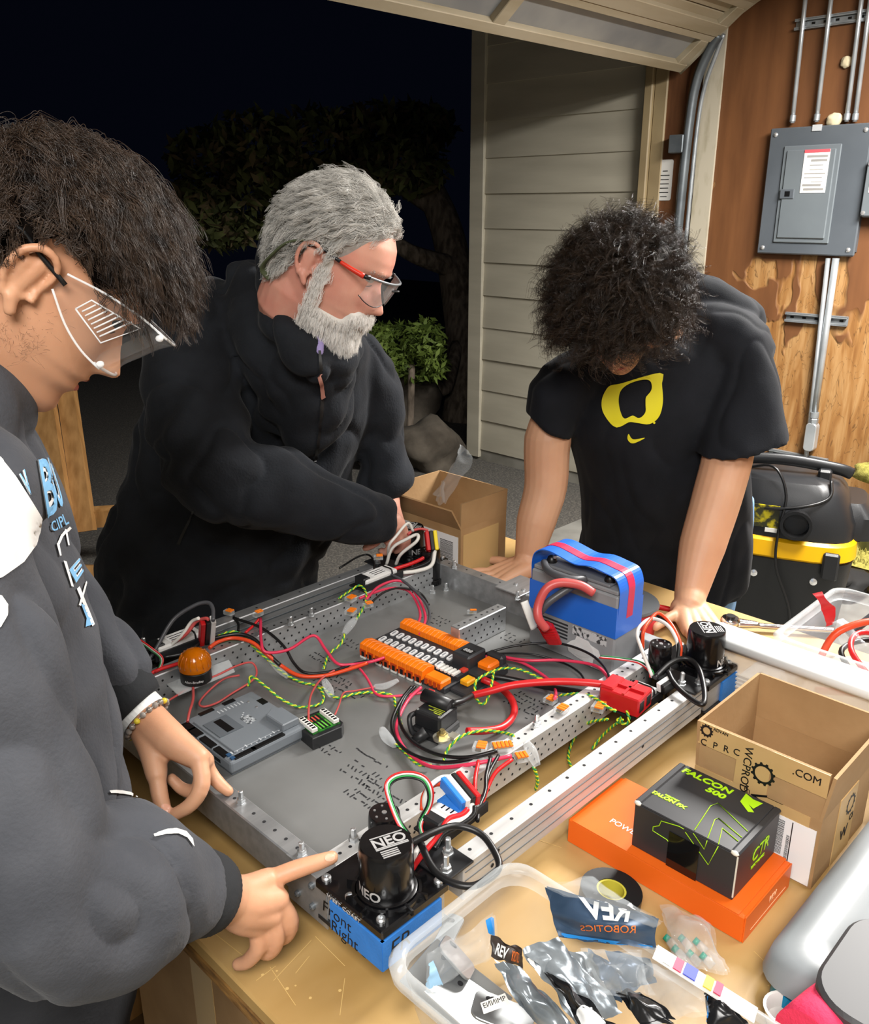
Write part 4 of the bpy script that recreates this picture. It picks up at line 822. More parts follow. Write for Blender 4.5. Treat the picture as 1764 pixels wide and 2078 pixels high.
# ================================================================ PEOPLE
def V3(*a): return Vector(a)
def chain(P, R, n=14, flat=1.0, k=3, up=None):
    """closed tapered limb through the points, rounded at both ends"""
    P = [Vector(p) for p in P]; m = len(P); n = max(n, 20) if max(R) > .02 else n
    Q = spline(P, k) if m > 2 else [P[0].lerp(P[1], i/3) for i in range(4)]
    N_ = len(Q)
    rr = [np.interp(i/(N_-1)*(m-1), range(m), R) for i in range(N_)]
    d0 = (Q[1]-Q[0]).normalized(); d1 = (Q[-1]-Q[-2]).normalized()
    Q = [Q[0]-d0*rr[0]*.85, Q[0]-d0*rr[0]*.5]+Q+[Q[-1]+d1*rr[-1]*.5, Q[-1]+d1*rr[-1]*.85]; rr = [rr[0]*.5, rr[0]*.86]+rr+[rr[-1]*.86, rr[-1]*.5]
    m = len(Q); L_ = [i/(m-1) for i in range(m)]
    return sweep(Q, lambda t: float(np.interp(t, L_, rr)), n, flat)
def secs(S, n=28, e=.9):
    """closed loft through sections (centre, half axis, half axis)"""
    v = []
    for c, A, B in S:
        c, A, B = Vector(c), Vector(A), Vector(B)
        for i in range(n):
            a = 2*PI*i/n; x, y = math.cos(a), math.sin(a); v.append(c+A*math.copysign(abs(x)**e, x)+B*math.copysign(abs(y)**e, y))
    return v, loft_faces(len(S), n)
def dense(S, k=4):
    C = spline([s[0] for s in S], k); A = spline([s[1] for s in S], k); B = spline([s[2] for s in S], k); return list(zip(C, A, B))
def rows(Rw, k=4):
    """sections from measured left/right edges at a distance, with a thickness"""
    return dense([(ad((xl+xr)/2, y, d), Vector(((xr-xl)/2*d/FPX, 0, 0)), Vector((0, th, 0))) for y, xl, xr, d, th in Rw], k)
def union(name, parts, voxel, m, parent, smooth=4, disp=None, base=None):
    base = Vector(parent.location) if parent and base is None else (base or Vector((0, 0, 0)))
    V = []; Fc = []
    for v, f in parts:
        k = len(V); V += [Vector(q)-base for q in v]; Fc += [tuple(i+k for i in q) for q in f]
    o = obj(name, V, Fc, None, None); md = o.modifiers.new('r', 'REMESH'); md.mode = 'VOXEL'; md.voxel_size = voxel
    if smooth: s = o.modifiers.new('s', 'SMOOTH'); s.factor = .5; s.iterations = smooth
    dg = bpy.context.evaluated_depsgraph_get(); me = bpy.data.meshes.new_from_object(o.evaluated_get(dg)); bpy.data.objects.remove(o)
    if disp:
        N_ = len(me.vertices); co = np.empty(N_*3); me.vertices.foreach_get('co', co); nr = np.empty(N_*3); me.vertices.foreach_get('normal', nr); co = co.reshape(-1, 3); nr = nr.reshape(-1, 3)
        d = np.array([disp(Vector(c)+base) for c in co]); co = co+nr*d[:, None]; me.vertices.foreach_set('co', co.ravel()); me.update()
    me.materials.clear(); me.materials.append(m); me.shade_smooth(); me.name = name
    return setup(bpy.data.objects.new(name, me), parent)
# ---- head surface in head space: x = the person's right, y = forward, z = up, origin between the ears
HZ = [-.114, -.105, -.095, -.085, -.07, -.058, -.05, -.043, -.03, -.015, 0, .018, .026, .038, .055, .075, .095, .112, .124, .130]
HF = [.060, .086, .097, .0995, .0945, .1010, .0985, .1030, .0995, .0970, .0935, .0925, .0950, .1005, .0990, .0920, .0760, .0520, .022, .004]
HB = [.0, -.015, -.03, -.045, -.060, -.068, -.073, -.077, -.084, -.089, -.092, -.095, -.096, -.097, -.096, -.09, -.076, -.056, -.028, -.004]
HW = [.018, .030, .040, .046, .0535, .058, .0605, .0625, .066, .0685, .0705, .0725, .0735, .0750, .0765, .0740, .0640, .0480, .027, .004]
def head_pt(th, z, off=0.):
    F_, B_, W_ = np.interp(z, HZ, HF), np.interp(z, HZ, HB), np.interp(z, HZ, HW); c, s = math.cos(th), math.sin(th); yc = -.004
    x = (W_+off)*math.copysign(abs(c)**.88, c); y = yc+((F_-yc+off)*abs(s)**.9 if s > 0 else -(yc-B_+off)*abs(s)**.95)
    return x, y
def face_bump(x, y, z, old=0.):
    if y < .03: return 0.
    g = lambda a, w: math.exp(-(a/w)**2)
    p = float(np.interp(z, [-.036, -.031, -.025, -.018, -.01, 0, .01, .02, .03], [0, .009, .0245, .028, .0235, .0165, .0105, .005, 0])); w = float(np.interp(z, [-.03, -.018, 0, .025], [.0125, .0125, .0095, .0075])); b = p*g(x, w)
    for s in (-1, 1):
        b += .0085*g(x-s*.0145, .006)*g(z+.023, .008); b -= .0105*g(x-s*.031, .016)*g(z-.019, .0105); b += .0065*g(x-s*.031, .0125)*g(z-.017, .008); b += .0035*g(x-s*.026, .02)*g(z-.036, .007); b += .003*g(x-s*.045, .02)*g(z+.01, .02)
    b -= .004*g(z+.0505, .0022)*g(x, .022); b += .0022*(g(z+.0575, .005)+g(z+.0435, .0045))*g(x, .02); b -= .002*g(x, .004)*g(z+.035, .005)
    return b
def head_vf(HM, off=None, sc=1.0):
    zs = np.concatenate([np.linspace(-.114, -.09, 5), np.linspace(-.086, .05, 42), np.linspace(.056, .130, 16)]); n = 72; v = []
    for z in zs:
        for i in range(n):
            th = 2*PI*i/n; o_ = off(th, z) if off else 0.; x, y = head_pt(th, z, o_); 
            if not off: y += face_bump(x, y, z)
            v.append(HM @ Vector((x*sc, y*sc, (z+(o_*.6 if z > .09 else 0))*sc)))
    return v, loft_faces(len(zs), n)
def ear_vf(HM, s):
    out = []; X = lambda x, y, z: HM @ Vector((s*x, y, z))
    out.append(chain([X(.074, .012, .004), X(.080, .012, .02), X(.086, .004, .031), (X(.089, -.012, .031)), X(.088, -.023, .016), X(.085, -.022, -.004), X(.080, -.012, -.022)], [.0032, .0036, .0042, .0046, .0044, .004, .004], 8))
    out.append(chain([X(.079, -.004, -.02), X(.077, .004, -.031)], [.0068, .0062], 8)); out.append(chain([X(.079, -.012, .02), X(.081, -.014, .008), X(.078, -.008, -.010), X(.076, .004, -.016)], [.004, .0038, .0035, .0035], 8))
    out.append(chain([X(.072, -.004, .018), X(.072, -.006, -.01)], [.011, .010], 10)); out.append(chain([X(.074, .010, -.004), X(.075, .012, -.012)], [.004, .004], 8)); return out
def head_matrix(px, py, d, heading, pitch, roll=0, ear=.075, s=1.0):
    h = Vector((math.cos(heading), math.sin(heading), 0)); f = h*math.cos(pitch)-Vector((0, 0, math.sin(pitch))); u = h*math.sin(pitch)+Vector((0, 0, math.cos(pitch)))
    if roll: R_ = Matrix.Rotation(roll, 3, f); u = R_ @ u
    x = f.cross(u); o = ad(px, py, d)-x*ear
    return Matrix(((x.x*s, f.x*s, u.x*s, o.x), (x.y*s, f.y*s, u.y*s, o.y), (x.z*s, f.z*s, u.z*s, o.z), (0, 0, 0, 1)))
# ---- hair
HLY = [-.11, -.07, -.045, -.03, -.012, .0, .03, .045, .06, .075, .1]
def hairline(y, hl): return float(np.interp(y, HLY, hl))
def scalp_cap(name, HM, hl, off, m, parent, vox=.004, extra=None):
    def of(th, z):
        x, y = head_pt(th, z); q = z-hairline(y, hl); return off*min(1, max(-1, q/.012)) if q < .012 else off
    return union(name, [head_vf(HM, of)]+(extra or []), vox, m, parent, 3)
def strands(name, HM, roots, nguide, nchild, length, comb, m, parent, steps=9, grav=.25, curl=0., cfreq=1., spread=.006, rad=.00022, clump=.75, lift=.5, jit=.25, base=None, skull=1.04, wav=.0):
    base = Vector(parent.location) if parent.parent is None else Vector(parent.parent.location)
    G = []
    R3 = np.array(HM.to_3x3()); gl = R3.T @ np.array([0, 0, -1.0]); gl /= np.linalg.norm(gl)
    RT = roots(nguide)
    for (p, nrm) in RT:
        p = np.array(p); nrm = np.array(nrm); L_ = length(p)*random.uniform(.8, 1.2); c = np.array(comb(p)); d = nrm*lift+c+rng.normal(size=3)*jit; d /= np.linalg.norm(d); st = L_/steps; q = p.copy(); pts = [q.copy()]; ph = random.uniform(0, 6.28)
        a1 = np.cross(d, rng.normal(size=3)); a1 /= np.linalg.norm(a1)+1e-9
        for i in range(steps):
            c2 = np.array(comb(q)); d = d+c2*.25+gl*grav+rng.normal(size=3)*jit*.2; d /= np.linalg.norm(d); q = q+d*st
            if skull:
                e = (q-np.array([0, 0, .028]))/np.array([.081, .103, .108]); r = np.linalg.norm(e)
                if r < skull: q = np.array([0, 0, .028])+e/r*skull*np.array([.081, .103, .108])
            if curl:
                a2 = np.cross(d, a1); t = i*cfreq+ph; pts.append(q+(a1*math.cos(t)+a2*math.sin(t))*curl*min(1, i/3))
            else: pts.append(q+a1*wav*math.sin(i*1.3+ph))
        G.append(np.array(pts))
    out = []
    tt = np.linspace(0, 1, steps+1)[:, None]
    for g in G:
        for c in range(nchild):
            o_ = rng.normal(size=3)*spread; s_ = random.uniform(.75, 1.1)
            q = g[0]+(g-g[0])*s_+o_*(1-clump*tt)+rng.normal(size=(steps+1, 3))*spread*.06; out.append(q)
    A = np.concatenate(out); H4 = np.array(HM); A = A @ H4[:3, :3].T+H4[:3, 3]-np.array(base)
    cu = bpy.data.hair_curves.new(name); cu.add_curves([steps+1]*len(out)); cu.position_data.foreach_set('vector', A.astype(np.float32).ravel())
    ra = cu.attributes.get('radius') or cu.attributes.new('radius', 'FLOAT', 'POINT'); ra.data.foreach_set('value', np.tile(np.linspace(rad, rad*.35, steps+1), len(out)).astype(np.float32))
    cu.materials.append(m); o = bpy.data.objects.new(name, cu); setup(o, parent); return o
def scalp_roots(hl, zlo=-.08, jitter=.006, cond=None):
    def f(n):
        out = []
        while len(out) < n:
            th = random.uniform(0, 2*PI); z = (.13-random.random()*.21) if random.random() < .62 else .13-.05*random.random()**1.6; x, y = head_pt(th, min(z, .128))
            if z < zlo or z < hairline(y, hl)+random.uniform(0, jitter): continue
            if cond and not cond(x, y, z): continue
            c = Vector((x/.075**2, (y+.0)/.097**2, (z-.03)/.1**2)).normalized(); out.append(((x, y, z), tuple(c)))
        return out
    return f
def hairmat(key, c1, c2, rough=.32, vs=60):
    m = mat(key, c1, rough, col2=c2, vs=vs, thr=(.3, .7), spec=.35); return m
# ---- decals printed on cloth: outline points are carried onto the garment surface
def bvh_of(o):
    me = o.data; M_ = Matrix.Translation(o.parent.location) if o.parent else o.matrix_world
    return bvhtree.BVHTree.FromPolygons([M_ @ v.co for v in me.vertices], [tuple(p.vertices) for p in me.polygons])
def onto(name, me, bv, m, parent, off=.0018, cuts=2, sub=None):
    """me: flat mesh whose x,y are picture positions measured on the print; laid on the first surface met"""
    bm = bmesh.new(); bm.from_mesh(me); bmesh.ops.triangulate(bm, faces=bm.faces)
    for _ in range(6):
        le = [e for e in bm.edges if e.calc_length() > (sub or 9)]
        if not le: break
        bmesh.ops.subdivide_edges(bm, edges=le, cuts=1); bmesh.ops.triangulate(bm, faces=bm.faces)
    base = Vector(parent.location) if parent.parent is None else Vector(parent.parent.location); o0 = Vector((0, 0, CAMZ)); dead = []
    for v in bm.verts:
        r = ray(v.co.x, v.co.y).normalized(); h = bv.ray_cast(o0, r)
        if h[0] is None: dead.append(v); continue
        nn = h[1] if h[1].dot(r) < 0 else -h[1]; v.co = h[0]+nn*off-base
    bmesh.ops.delete(bm, geom=dead, context='VERTS'); o = bobj(name, bm, m, parent, smooth=True); return o
def poly_me(P, holes_=None):
    bm = bmesh.new(); f = bm.faces.new([bm.verts.new((x, y, 0)) for x, y in P]); me = bpy.data.meshes.new('d'); bm.to_mesh(me); bm.free(); return me
def ring_me(P, Q):
    n = len(P); bm = bmesh.new(); a = [bm.verts.new((x, y, 0)) for x, y in P]; b = [bm.verts.new((x, y, 0)) for x, y in Q]
    for i in range(n): bm.faces.new((a[i], a[(i+1) % n], b[(i+1) % n], b[i]))
    me = bpy.data.meshes.new('d'); bm.to_mesh(me); bm.free(); return me
def text_me(s, quad, **k):
    me = textmesh(s, 1, 0, **k); xs = [v.co.x for v in me.vertices]; ys = [v.co.y for v in me.vertices]; x0, x1, y0, y1 = min(xs), max(xs), min(ys), max(ys); (a, b, c, d) = [Vector((*q, 0)) for q in quad]   # a top-left b top-right c bottom-right d bottom-left
    for v in me.vertices:
        u = (v.co.x-x0)/(x1-x0); w = (v.co.y-y0)/(y1-y0); v.co = (d.lerp(c, u)).lerp(a.lerp(b, u), w)
    return me
def cpoly(P, k=5):
    Q = [Vector((x, y, 0)) for x, y in P]; n = len(Q); out = []
    for i in range(n):
        a, b, c, d = Q[i-1], Q[i], Q[(i+1) % n], Q[(i+2) % n]
        for j in range(k):
            t = j/k; p = .5*((2*b)+(c-a)*t+(2*a-5*b+4*c-d)*t*t+(3*b-a-3*c+d)*t**3); out.append((p.x, p.y))
    return out
def lips_vf(HM, par, m):
    base = Vector(par.location); V = []; n = 17; k = 7
    for j in range(k):
        for i in range(n):
            x = -.024+.048*i/(n-1); e = math.sqrt(max(0, 1-(x/.0245)**2)); z = -.0505+(-.0105*e+(.0105*e+.0085*e)*j/(k-1)); F_, B_, W_ = np.interp(z, HZ, HF), 0, np.interp(z, HZ, HW)
            y = -.004+(F_+.004)*math.sqrt(max(0, 1-(x/W_)**2))**.9; y += face_bump(x, y, z)+.0006; V.append((HM @ Vector((x, y, z)))-base)
    return obj('lips', V, [(j*n+i, j*n+i+1, (j+1)*n+i+1, (j+1)*n+i) for j in range(k-1) for i in range(n-1)], m, par, smooth=True)
def lashes(HM, par):
    base = Vector(par.location); m = mat('lash_dark', '231a17', .7)
    for s in (1, -1):
        P = []
        for i in range(7):
            x = s*(.019+.0043*i); z = .0135-.0022*math.sin(PI*i/6)-.0004*i; W_, F_ = np.interp(z, HZ, HW), np.interp(z, HZ, HF); y = -.004+(F_+.004)*math.sqrt(max(0, 1-(x/W_)**2))**.9; y += face_bump(x, y, z)+.0008; P.append((HM @ Vector((x, y, z)))-base)
        tube('eyelash_line', P, lambda t: .0012-.0006*abs(t-.5), m, par, n=5, k=2)
skinA = mat('skin_warm', 'c89878', .5, sss=.12, col2='be8a6a', vs=9, bump=.05, bs=500); skinB = mat('skin_ruddy', 'cf9a86', .5, sss=.12, col2='c27e6e', vs=14, thr=(.4, .75), bump=.08, bs=400); skinC = mat('skin_tan', 'c79a7b', .5, sss=.12, col2='bc8b6c', vs=8, bump=.05, bs=500)
lipm = mat('lips', 'b5675a', .45, sss=.1)
def fingers(F_, r0=.0092): return [chain(f, [r0, r0*.97, r0*.86, r0*.72] if len(f) == 4 else [r0, r0*.86, r0*.74], 10) for f in F_]
def nail(par, P, d, n_, r): pass
# ================================================================ person in the grey hooded sweatshirt
pa = thing('person', 'person in a charcoal hooded sweatshirt and clear safety glasses pointing at the chassis', 'person', (-.47, .78, 0), group=None)
HA = head_matrix(60, 572, .80, math.radians(22), math.radians(47)); HP = lambda x, y, z: HA @ Vector((x, y, z))
nkA = V3(-.515, .86, 1.50)
wrR, elR, shR = ad(462, 1822, .905), V3(-.335, .60, 1.16), V3(-.43, .68, 1.45)
wrL, elL, shL = ad(285, 1448, 1.135), ad(150, 1305, 1.14), V3(-.60, 1.0, 1.43)
parts = [head_vf(HA)]+ear_vf(HA, 1)+ear_vf(HA, -1)+[chain([HP(0, -.025, -.02), HP(0, -.03, -.09), nkA, V3(-.52, .85, 1.4)], [.056, .055, .062, .08], 18)]
parts += [chain([V3(-.52, .85, 1.42), shR, elR, wrR], [.05, .045, .04, .026], 12), chain([V3(-.52, .85, 1.42), shL, elL, wrL], [.05, .045, .038, .026], 12)]
# right hand: index pointing, the rest curled
K = dict(i=ad(545, 1786, .957), m=ad(563, 1826, .947), r=ad(548, 1860, .938), p=ad(520, 1880, .932))
parts += [chain([wrR, ad(500, 1812, .925), K['i']], [.024, .019, .0135], 12), chain([wrR, ad(510, 1835, .922), K['m']], [.024, .020, .0138], 12), chain([wrR, ad(500, 1850, .918), K['r']], [.024, .019, .0132], 12), chain([wrR, ad(488, 1862, .918), K['p']], [.023, .017, .012], 12)]
parts += fingers([[K['i'], ad(601, 1764, .962), ad(645, 1750, .970), ad(674, 1740, .977)]], .0108)
parts += fingers([[K['m'], ad(589, 1868, .955), ad(578, 1900, .968), ad(552, 1905, .972)], [K['r'], ad(560, 1905, .945), ad(545, 1932, .957), ad(522, 1925, .965)]], .0108)
parts += fingers([[K['p'], ad(524, 1922, .938), ad(503, 1950, .950), ad(483, 1957, .957)]], .0098)
parts += [chain([ad(505, 1810, .94), ad(530, 1830, .965), ad(555, 1855, .975)], [.014, .0115, .009], 10)]
# left hand: thumb and index pinched, little finger resting on the beam
parts += [chain([wrL, ad(345, 1500, 1.105), ad(403, 1538, 1.090)], [.026, .022, .0145], 12), chain([wrL, ad(352, 1505, 1.112), ad(412, 1545, 1.102)], [.025, .021, .014], 12), chain([wrL, ad(350, 1500, 1.125), ad(415, 1545, 1.115)], [.024, .02, .013], 12), chain([wrL, ad(308, 1515, 1.11), ad(318, 1572, 1.090)], [.024, .018, .0135], 12)]
parts += fingers([[ad(318, 1572, 1.09), ad(324, 1612, 1.082), ad(331, 1635, 1.078), ad(337, 1648, 1.076)], [ad(404, 1540, 1.088), ad(410, 1592, 1.076), ad(388, 1632, 1.072), ad(356, 1652, 1.073)]], .0112)
parts += fingers([[ad(410, 1548, 1.10), ad(402, 1600, 1.105), ad(372, 1602, 1.115), ad(348, 1580, 1.118)], [ad(416, 1545, 1.113), ad(428, 1570, 1.115), ad(447, 1592, 1.113), ad(464, 1606, 1.110)]], .0098)
body = union('body', parts, .0026, skinA, pa, 2)
bvA = bvh_of(body)
lips_vf(HA, pa, lipm); lashes(HA, pa)
nailm = mat('nail', 'dba48c', .25)
onto('fingernail', poly_me(cpoly([(660, 1738), (668, 1733), (678, 1735), (679, 1743), (670, 1748), (661, 1746)])), bvA, nailm, pa, .0005, sub=3)
onto('fingernail', poly_me(cpoly([(327, 1636), (334, 1631), (344, 1634), (346, 1645), (341, 1653), (332, 1648)])), bvA, nailm, pa, .0005, sub=3)
# brow and stubble are hair
hl = [-.07, -.06, -.05, -.015, .046, .048, .042, .034, .05, .07, .078]
hA = hairmat('dark_brown_hair', '17110e', '43352b', .32); hcapA = mat('dark_hair_base', '100c0a', .95, spec=.05)
cap = scalp_cap('hair', HA, hl, .003, hcapA, pa, .003)
def combA(p):
    x, y, z = p; t = max(0, min(1, (z-.02)/.08)); return (.25*math.copysign(1, x)*(1-t)+.15*x/.07, .75*t+.15, -.2-.35*(1-t))
strands('hair_strands', HA, scalp_roots(hl), 2000, 15, lambda p: .02+.05*max(0, min(1, (p[2]-.055)/.04)) if p[1] < .05 else .06, combA, hA, cap, grav=.16, spread=.0045, lift=.62, jit=.34, clump=.8, wav=.004, skull=1.09, rad=.0003)
strands('stubble', HA, lambda n: [((s*(.055+random.uniform(-.004, .006)), random.uniform(.005, .045), random.uniform(-.06, .01)), (s, .2, -.3)) for _ in range(n) for s in (1,)], 420, 2, lambda p: .003, lambda p: (0, .1, -.8), hA, cap, steps=3, grav=.1, spread=.006, rad=.00008, lift=.4, skull=0)
# safety glasses
clr = film('clear_polycarbonate', 'e9edef', .03, .05, .12); clrE = film('polycarbonate_edge', 'f2f4f5', .5, .1, .2)
gl_ = bpy.data.objects.new('safety_glasses', None); setup(gl_, pa); baseA = Vector(pa.location)
def HL(HM, base): return lambda x, y, z: (HM @ Vector((x, y, z)))-base
q_ = HL(HA, baseA); q = lambda x, y, z: q_(x, y-.008+.36*z*max(0, min(1, (y-.02)/.08)), z*.88+.004)
lens = []
for zf in (.046, .03, .01, -.012, -.026): lens.append([q(x, .118+.012*(1-(x/.07)**2)-.012*(abs(x)/.07)**3+(.003 if zf > .04 else 0)+(.006 if zf < -.02 else 0), zf) for x in (-.078, -.055, -.03, 0, .03, .055, .078)])
sheet('lens', lens, clr, gl_); tube('lens_edge', lens[0], .0014, clrE, gl_, n=6, k=4); tube('lens_edge', lens[-1], .0016, clrE, gl_, n=6, k=4)
for s in (1, -1):
    sh_ = [[q(s*.079, .112, z) , q(s*.0815, .085, z*.95+.002), q(s*.082, .055, z*.72+.006), q(s*.082, .025, z*.3+.014)] for z in (.046, .022, -.004, -.027)]
    sheet('side_shield', sh_, clr, gl_)
    for row in (sh_[0], sh_[-1]): tube('shield_edge', row, .0012, clrE, gl_, n=6, k=4)
    tube('temple', [q(s*.082, .03, .018), q(s*.082, .0, .024), q(s*.082, -.03, .03), q(s*.08, -.055, .012)], .0026, black, gl_, n=6)
    for i in range(7):
        y = .055+i*.0045; w_ = .006+.0022*i; tube('vent_slot', [q(s*.0828, y, .012-w_*.6), q(s*.0828, y+.002, .018+w_*.9)], .0008, clrE, gl_, n=4, k=0)
    tube('vent_frame', [q(s*.0828, .05, .006), q(s*.0828, .088, -.004), q(s*.0828, .092, .036), q(s*.0828, .052, .024), q(s*.0828, .05, .006)], .0009, clrE, gl_, n=4, k=0)
    for z in (.042, -.022): obj('lens_clip', *blob_vf(q(s*.08, .108, z), (.004, .004, .0035), 2, 2), clrE, gl_, smooth=True)
# hooded sweatshirt
hood_m = mat('charcoal_fleece', '47494e', .9, col2='3c3e43', vs=12, bump=.35, bs=260, sheen=.06, spec=.2)
f = V3(.9, .436, 0); s = V3(.436, -.9, 0)
def sec3(z, cx, cy, hd, hl_): return (V3(cx, cy, z), f*hd, s*hl_)
tor = [sec3(1.555, -.515, .86, .06, .075), sec3(1.52, -.525, .855, .095, .13), sec3(1.46, -.525, .85, .12, .19), sec3(1.38, -.515, .845, .135, .205), sec3(1.28, -.51, .83, .14, .20), sec3(1.18, -.50, .82, .145, .19), sec3(1.09, -.49, .81, .145, .18), sec3(1.035, -.49, .805, .135, .17), sec3(1.0, -.49, .805, .115, .15)]
def fold(p, amp=.006, fx=(9, 9, 16), seed=0.):
    q = Vector((p.x*fx[0]+seed, p.y*fx[1], p.z*fx[2])); return amp*(noise.noise(q)+.5*noise.noise(q*2.3))
def crease(p, fx, seed=0.):
    w = noise.noise_vector(Vector((p.x*5+seed, p.y*5, p.z*5)))*.35; q = Vector((p.x*fx[0], p.y*fx[1], p.z*fx[2]))+w+Vector((seed, 0, 0)); return max(0, 1-abs(noise.noise(q))*3.2)**2
def foldA(p):
    d = fold(p, .006, (10, 10, 9))-.009*crease(p, (11, 11, 6), 2); w = noise.noise(Vector((p.x*4, p.y*4, p.z*4+3)))
    return d+.012*math.sin((p.z*1.0+p.x*.9)*42+w*5)*max(0, noise.noise(Vector((p.x*6, p.y*6+9, p.z*6)))+.1)
hparts = [secs(dense(tor))]
hparts += [chain([shR+V3(0, .05, .0), shR, V3(-.385, .635, 1.32), elR+V3(-.005, -.01, 0), elR+V3(.05, .05, -.058), wrR.lerp(elR, .27)+V3(-.004, -.004, .006)], [.085, .085, .083, .082, .08, .052], 20)]
hparts += [chain([shL, V3(-.56, 1.06, 1.3), elL, ad(225, 1375, 1.13)], [.08, .07, .064, .048], 18)]
hparts += [secs(dense([(V3(-.56, .86, 1.60), f*.06, s*.11), (V3(-.585, .855, 1.56), f*.09, s*.145), (V3(-.60, .85, 1.48), f*.08, s*.13), (V3(-.60, .85, 1.42), f*.04, s*.08)])), secs(dense([(V3(-.50, .868, 1.575), f*.062, s*.085), (V3(-.495, .866, 1.53), f*.085, s*.12), (V3(-.5, .865, 1.49), f*.09, s*.13)]))]
hd = union('sweatshirt', hparts, .0055, hood_m, pa, 5, foldA)
rib = mat('ribbed_cuff', '202225', .95, bump=.6, bs=80, stretch=(1, 1, 1))
def cuff(a, b, r0, r1, name='cuff', flat=1.0):
    n = 44; P = [a.lerp(b, t) for t in np.linspace(0, 1, 7)]; v = []; d = (b-a).normalized(); s_, u_ = frame_to(d)
    for i, p in enumerate(P):
        for j in range(n*2):
            an = PI*j/n; r = (r0+(r1-r0)*i/6)*(1+.012*(j % 2)-.0*i); r *= (.93 if i in (0, 6) else 1); v.append(p+s_*r*math.cos(an)+u_*r*flat*math.sin(an)-baseA)
    return obj(name, v, loft_faces(7, n*2), rib, pa, smooth=True)
cuff(wrR.lerp(elR, .30)+V3(-.006, -.002, .008), wrR.lerp(elR, .07)+V3(.0, .002, .0), .048, .038); cuff(ad(222, 1372, 1.13), ad(283, 1432, 1.13), .043, .036)
bvh = bvh_of(hd); wpr = mat('white_sleeve_panel', 'd9d9d6', .8, col2='c9c9c7', vs=10); blu = mat('print_light_blue', '6fa6cf', .7); wpt = mat('print_offwhite', 'd6d8d8', .7)
onto('shoulder_panel', poly_me([(-60, 900), (0, 930), (30, 970), (62, 1020), (82, 1052), (78, 1080), (70, 1105), (45, 1140), (0, 1172), (-60, 1190)]), bvh, wpr, pa, .002, sub=10)
onto('shoulder_panel', poly_me([(-60, 1190), (0, 1210), (12, 1228), (12, 1250), (0, 1273), (-60, 1300)]), bvh, wpr, pa, .002, sub=8)
for P in ([(219, 1604), (240, 1603), (262, 1608), (282, 1618), (279, 1622), (262, 1614), (240, 1610), (222, 1609)], [(311, 1693), (335, 1685), (355, 1683), (375, 1689), (388, 1704), (391, 1720), (386, 1714), (377, 1702), (360, 1694), (338, 1694), (313, 1698)]):
    onto('piping', poly_me(P), bvh, wpr, pa, .002, sub=5)
def word(s, quad, m=blu, out=True, **k):
    if out: onto('print_outline', text_me(s, quad, bold=.05, **k), bvh, wpt, pa, .0016, sub=6)
    onto('lettering', text_me(s, quad, bold=.012, **k), bvh, m, pa, .0026, sub=6)
word('B', [(73, 935), (95, 925), (115, 1038), (92, 1050)]); word('U', [(92, 928), (102, 945), (127, 1025), (116, 1034)]); word('N', [(36, 965), (46, 955), (58, 1005), (54, 1000)])
word('CIPL', [(97, 1062), (127, 1040), (136, 1062), (102, 1082)], out=False)
for P in ([(112, 1105), (120, 1085), (138, 1068), (142, 1072), (124, 1090), (116, 1108)], [(128, 1075), (132, 1074), (138, 1108), (135, 1108)], [(111, 1103), (117, 1106), (121, 1128), (118, 1128)], [(125, 1138), (131, 1140), (146, 1192), (141, 1190)]): onto('print_line', poly_me(P), bvh, wpt, pa, .002, sub=6)
word('E', [(136, 1158), (158, 1133), (165, 1160), (150, 1184)]); onto('print_line', poly_me([(152, 1196), (158, 1190), (189, 1268), (184, 1272)]), bvh, wpt, pa, .002, sub=6); onto('print_line', poly_me([(170, 1182), (174, 1180), (160, 1230), (156, 1228)]), bvh, wpt, pa, .002, sub=6)
onto('print_patch', poly_me([(160, 1225), (168, 1228), (176, 1245), (186, 1268), (170, 1273), (172, 1255)]), bvh, blu, pa, .002, sub=6)
tube('drawstring', [q_(.05, .06, -.125), q_(.055, .075, -.125), q_(.056, .08, -.14), q_(.054, .078, -.16)], .0042, wpr, pa, n=8)
# trousers and shoes
pants = mat('charcoal_sweatpants', '2a2b2e', .9, col2='232427', vs=10, bump=.3, bs=200, spec=.2)
pp_ = [secs(dense([(V3(-.465, .805, 1.06), f*.12, s*.155), (V3(-.468, .80, .95), f*.13, s*.17), (V3(-.47, .795, .84), f*.115, s*.165)]))]
for sg in (1, -1): pp_.append(chain([V3(-.47, .795, .86)+s*.085*sg, V3(-.475, .78, .5)+s*.10*sg, V3(-.48, .78, .1)+s*.105*sg], [.095, .08, .065], 18))
union('trousers', pp_, .009, pants, pa, 4, lambda p: fold(p, .006, (14, 14, 6)))
def shoe(par, c, d, m, base):
    d = Vector(d); s_ = Vector((-d.y, d.x, 0)); S = [(c-d*.10+V3(0, 0, .045), s_*.03, V3(0, 0, .04)), (c-d*.06+V3(0, 0, .05), s_*.038, V3(0, 0, .047)), (c+d*.04+V3(0, 0, .045), s_*.045, V3(0, 0, .042)), (c+d*.13+V3(0, 0, .034), s_*.046, V3(0, 0, .031)), (c+d*.18+V3(0, 0, .026), s_*.03, V3(0, 0, .022))]
    v, f_ = secs(dense(S)); return obj('shoe', [x-base for x in v], f_, m, par, smooth=True)
shm = mat('dark_shoe', '1d1d1f', .6)
for sg in (1, -1): shoe(pa, V3(-.45, .785, .003)+s*.105*sg, f, shm, baseA)
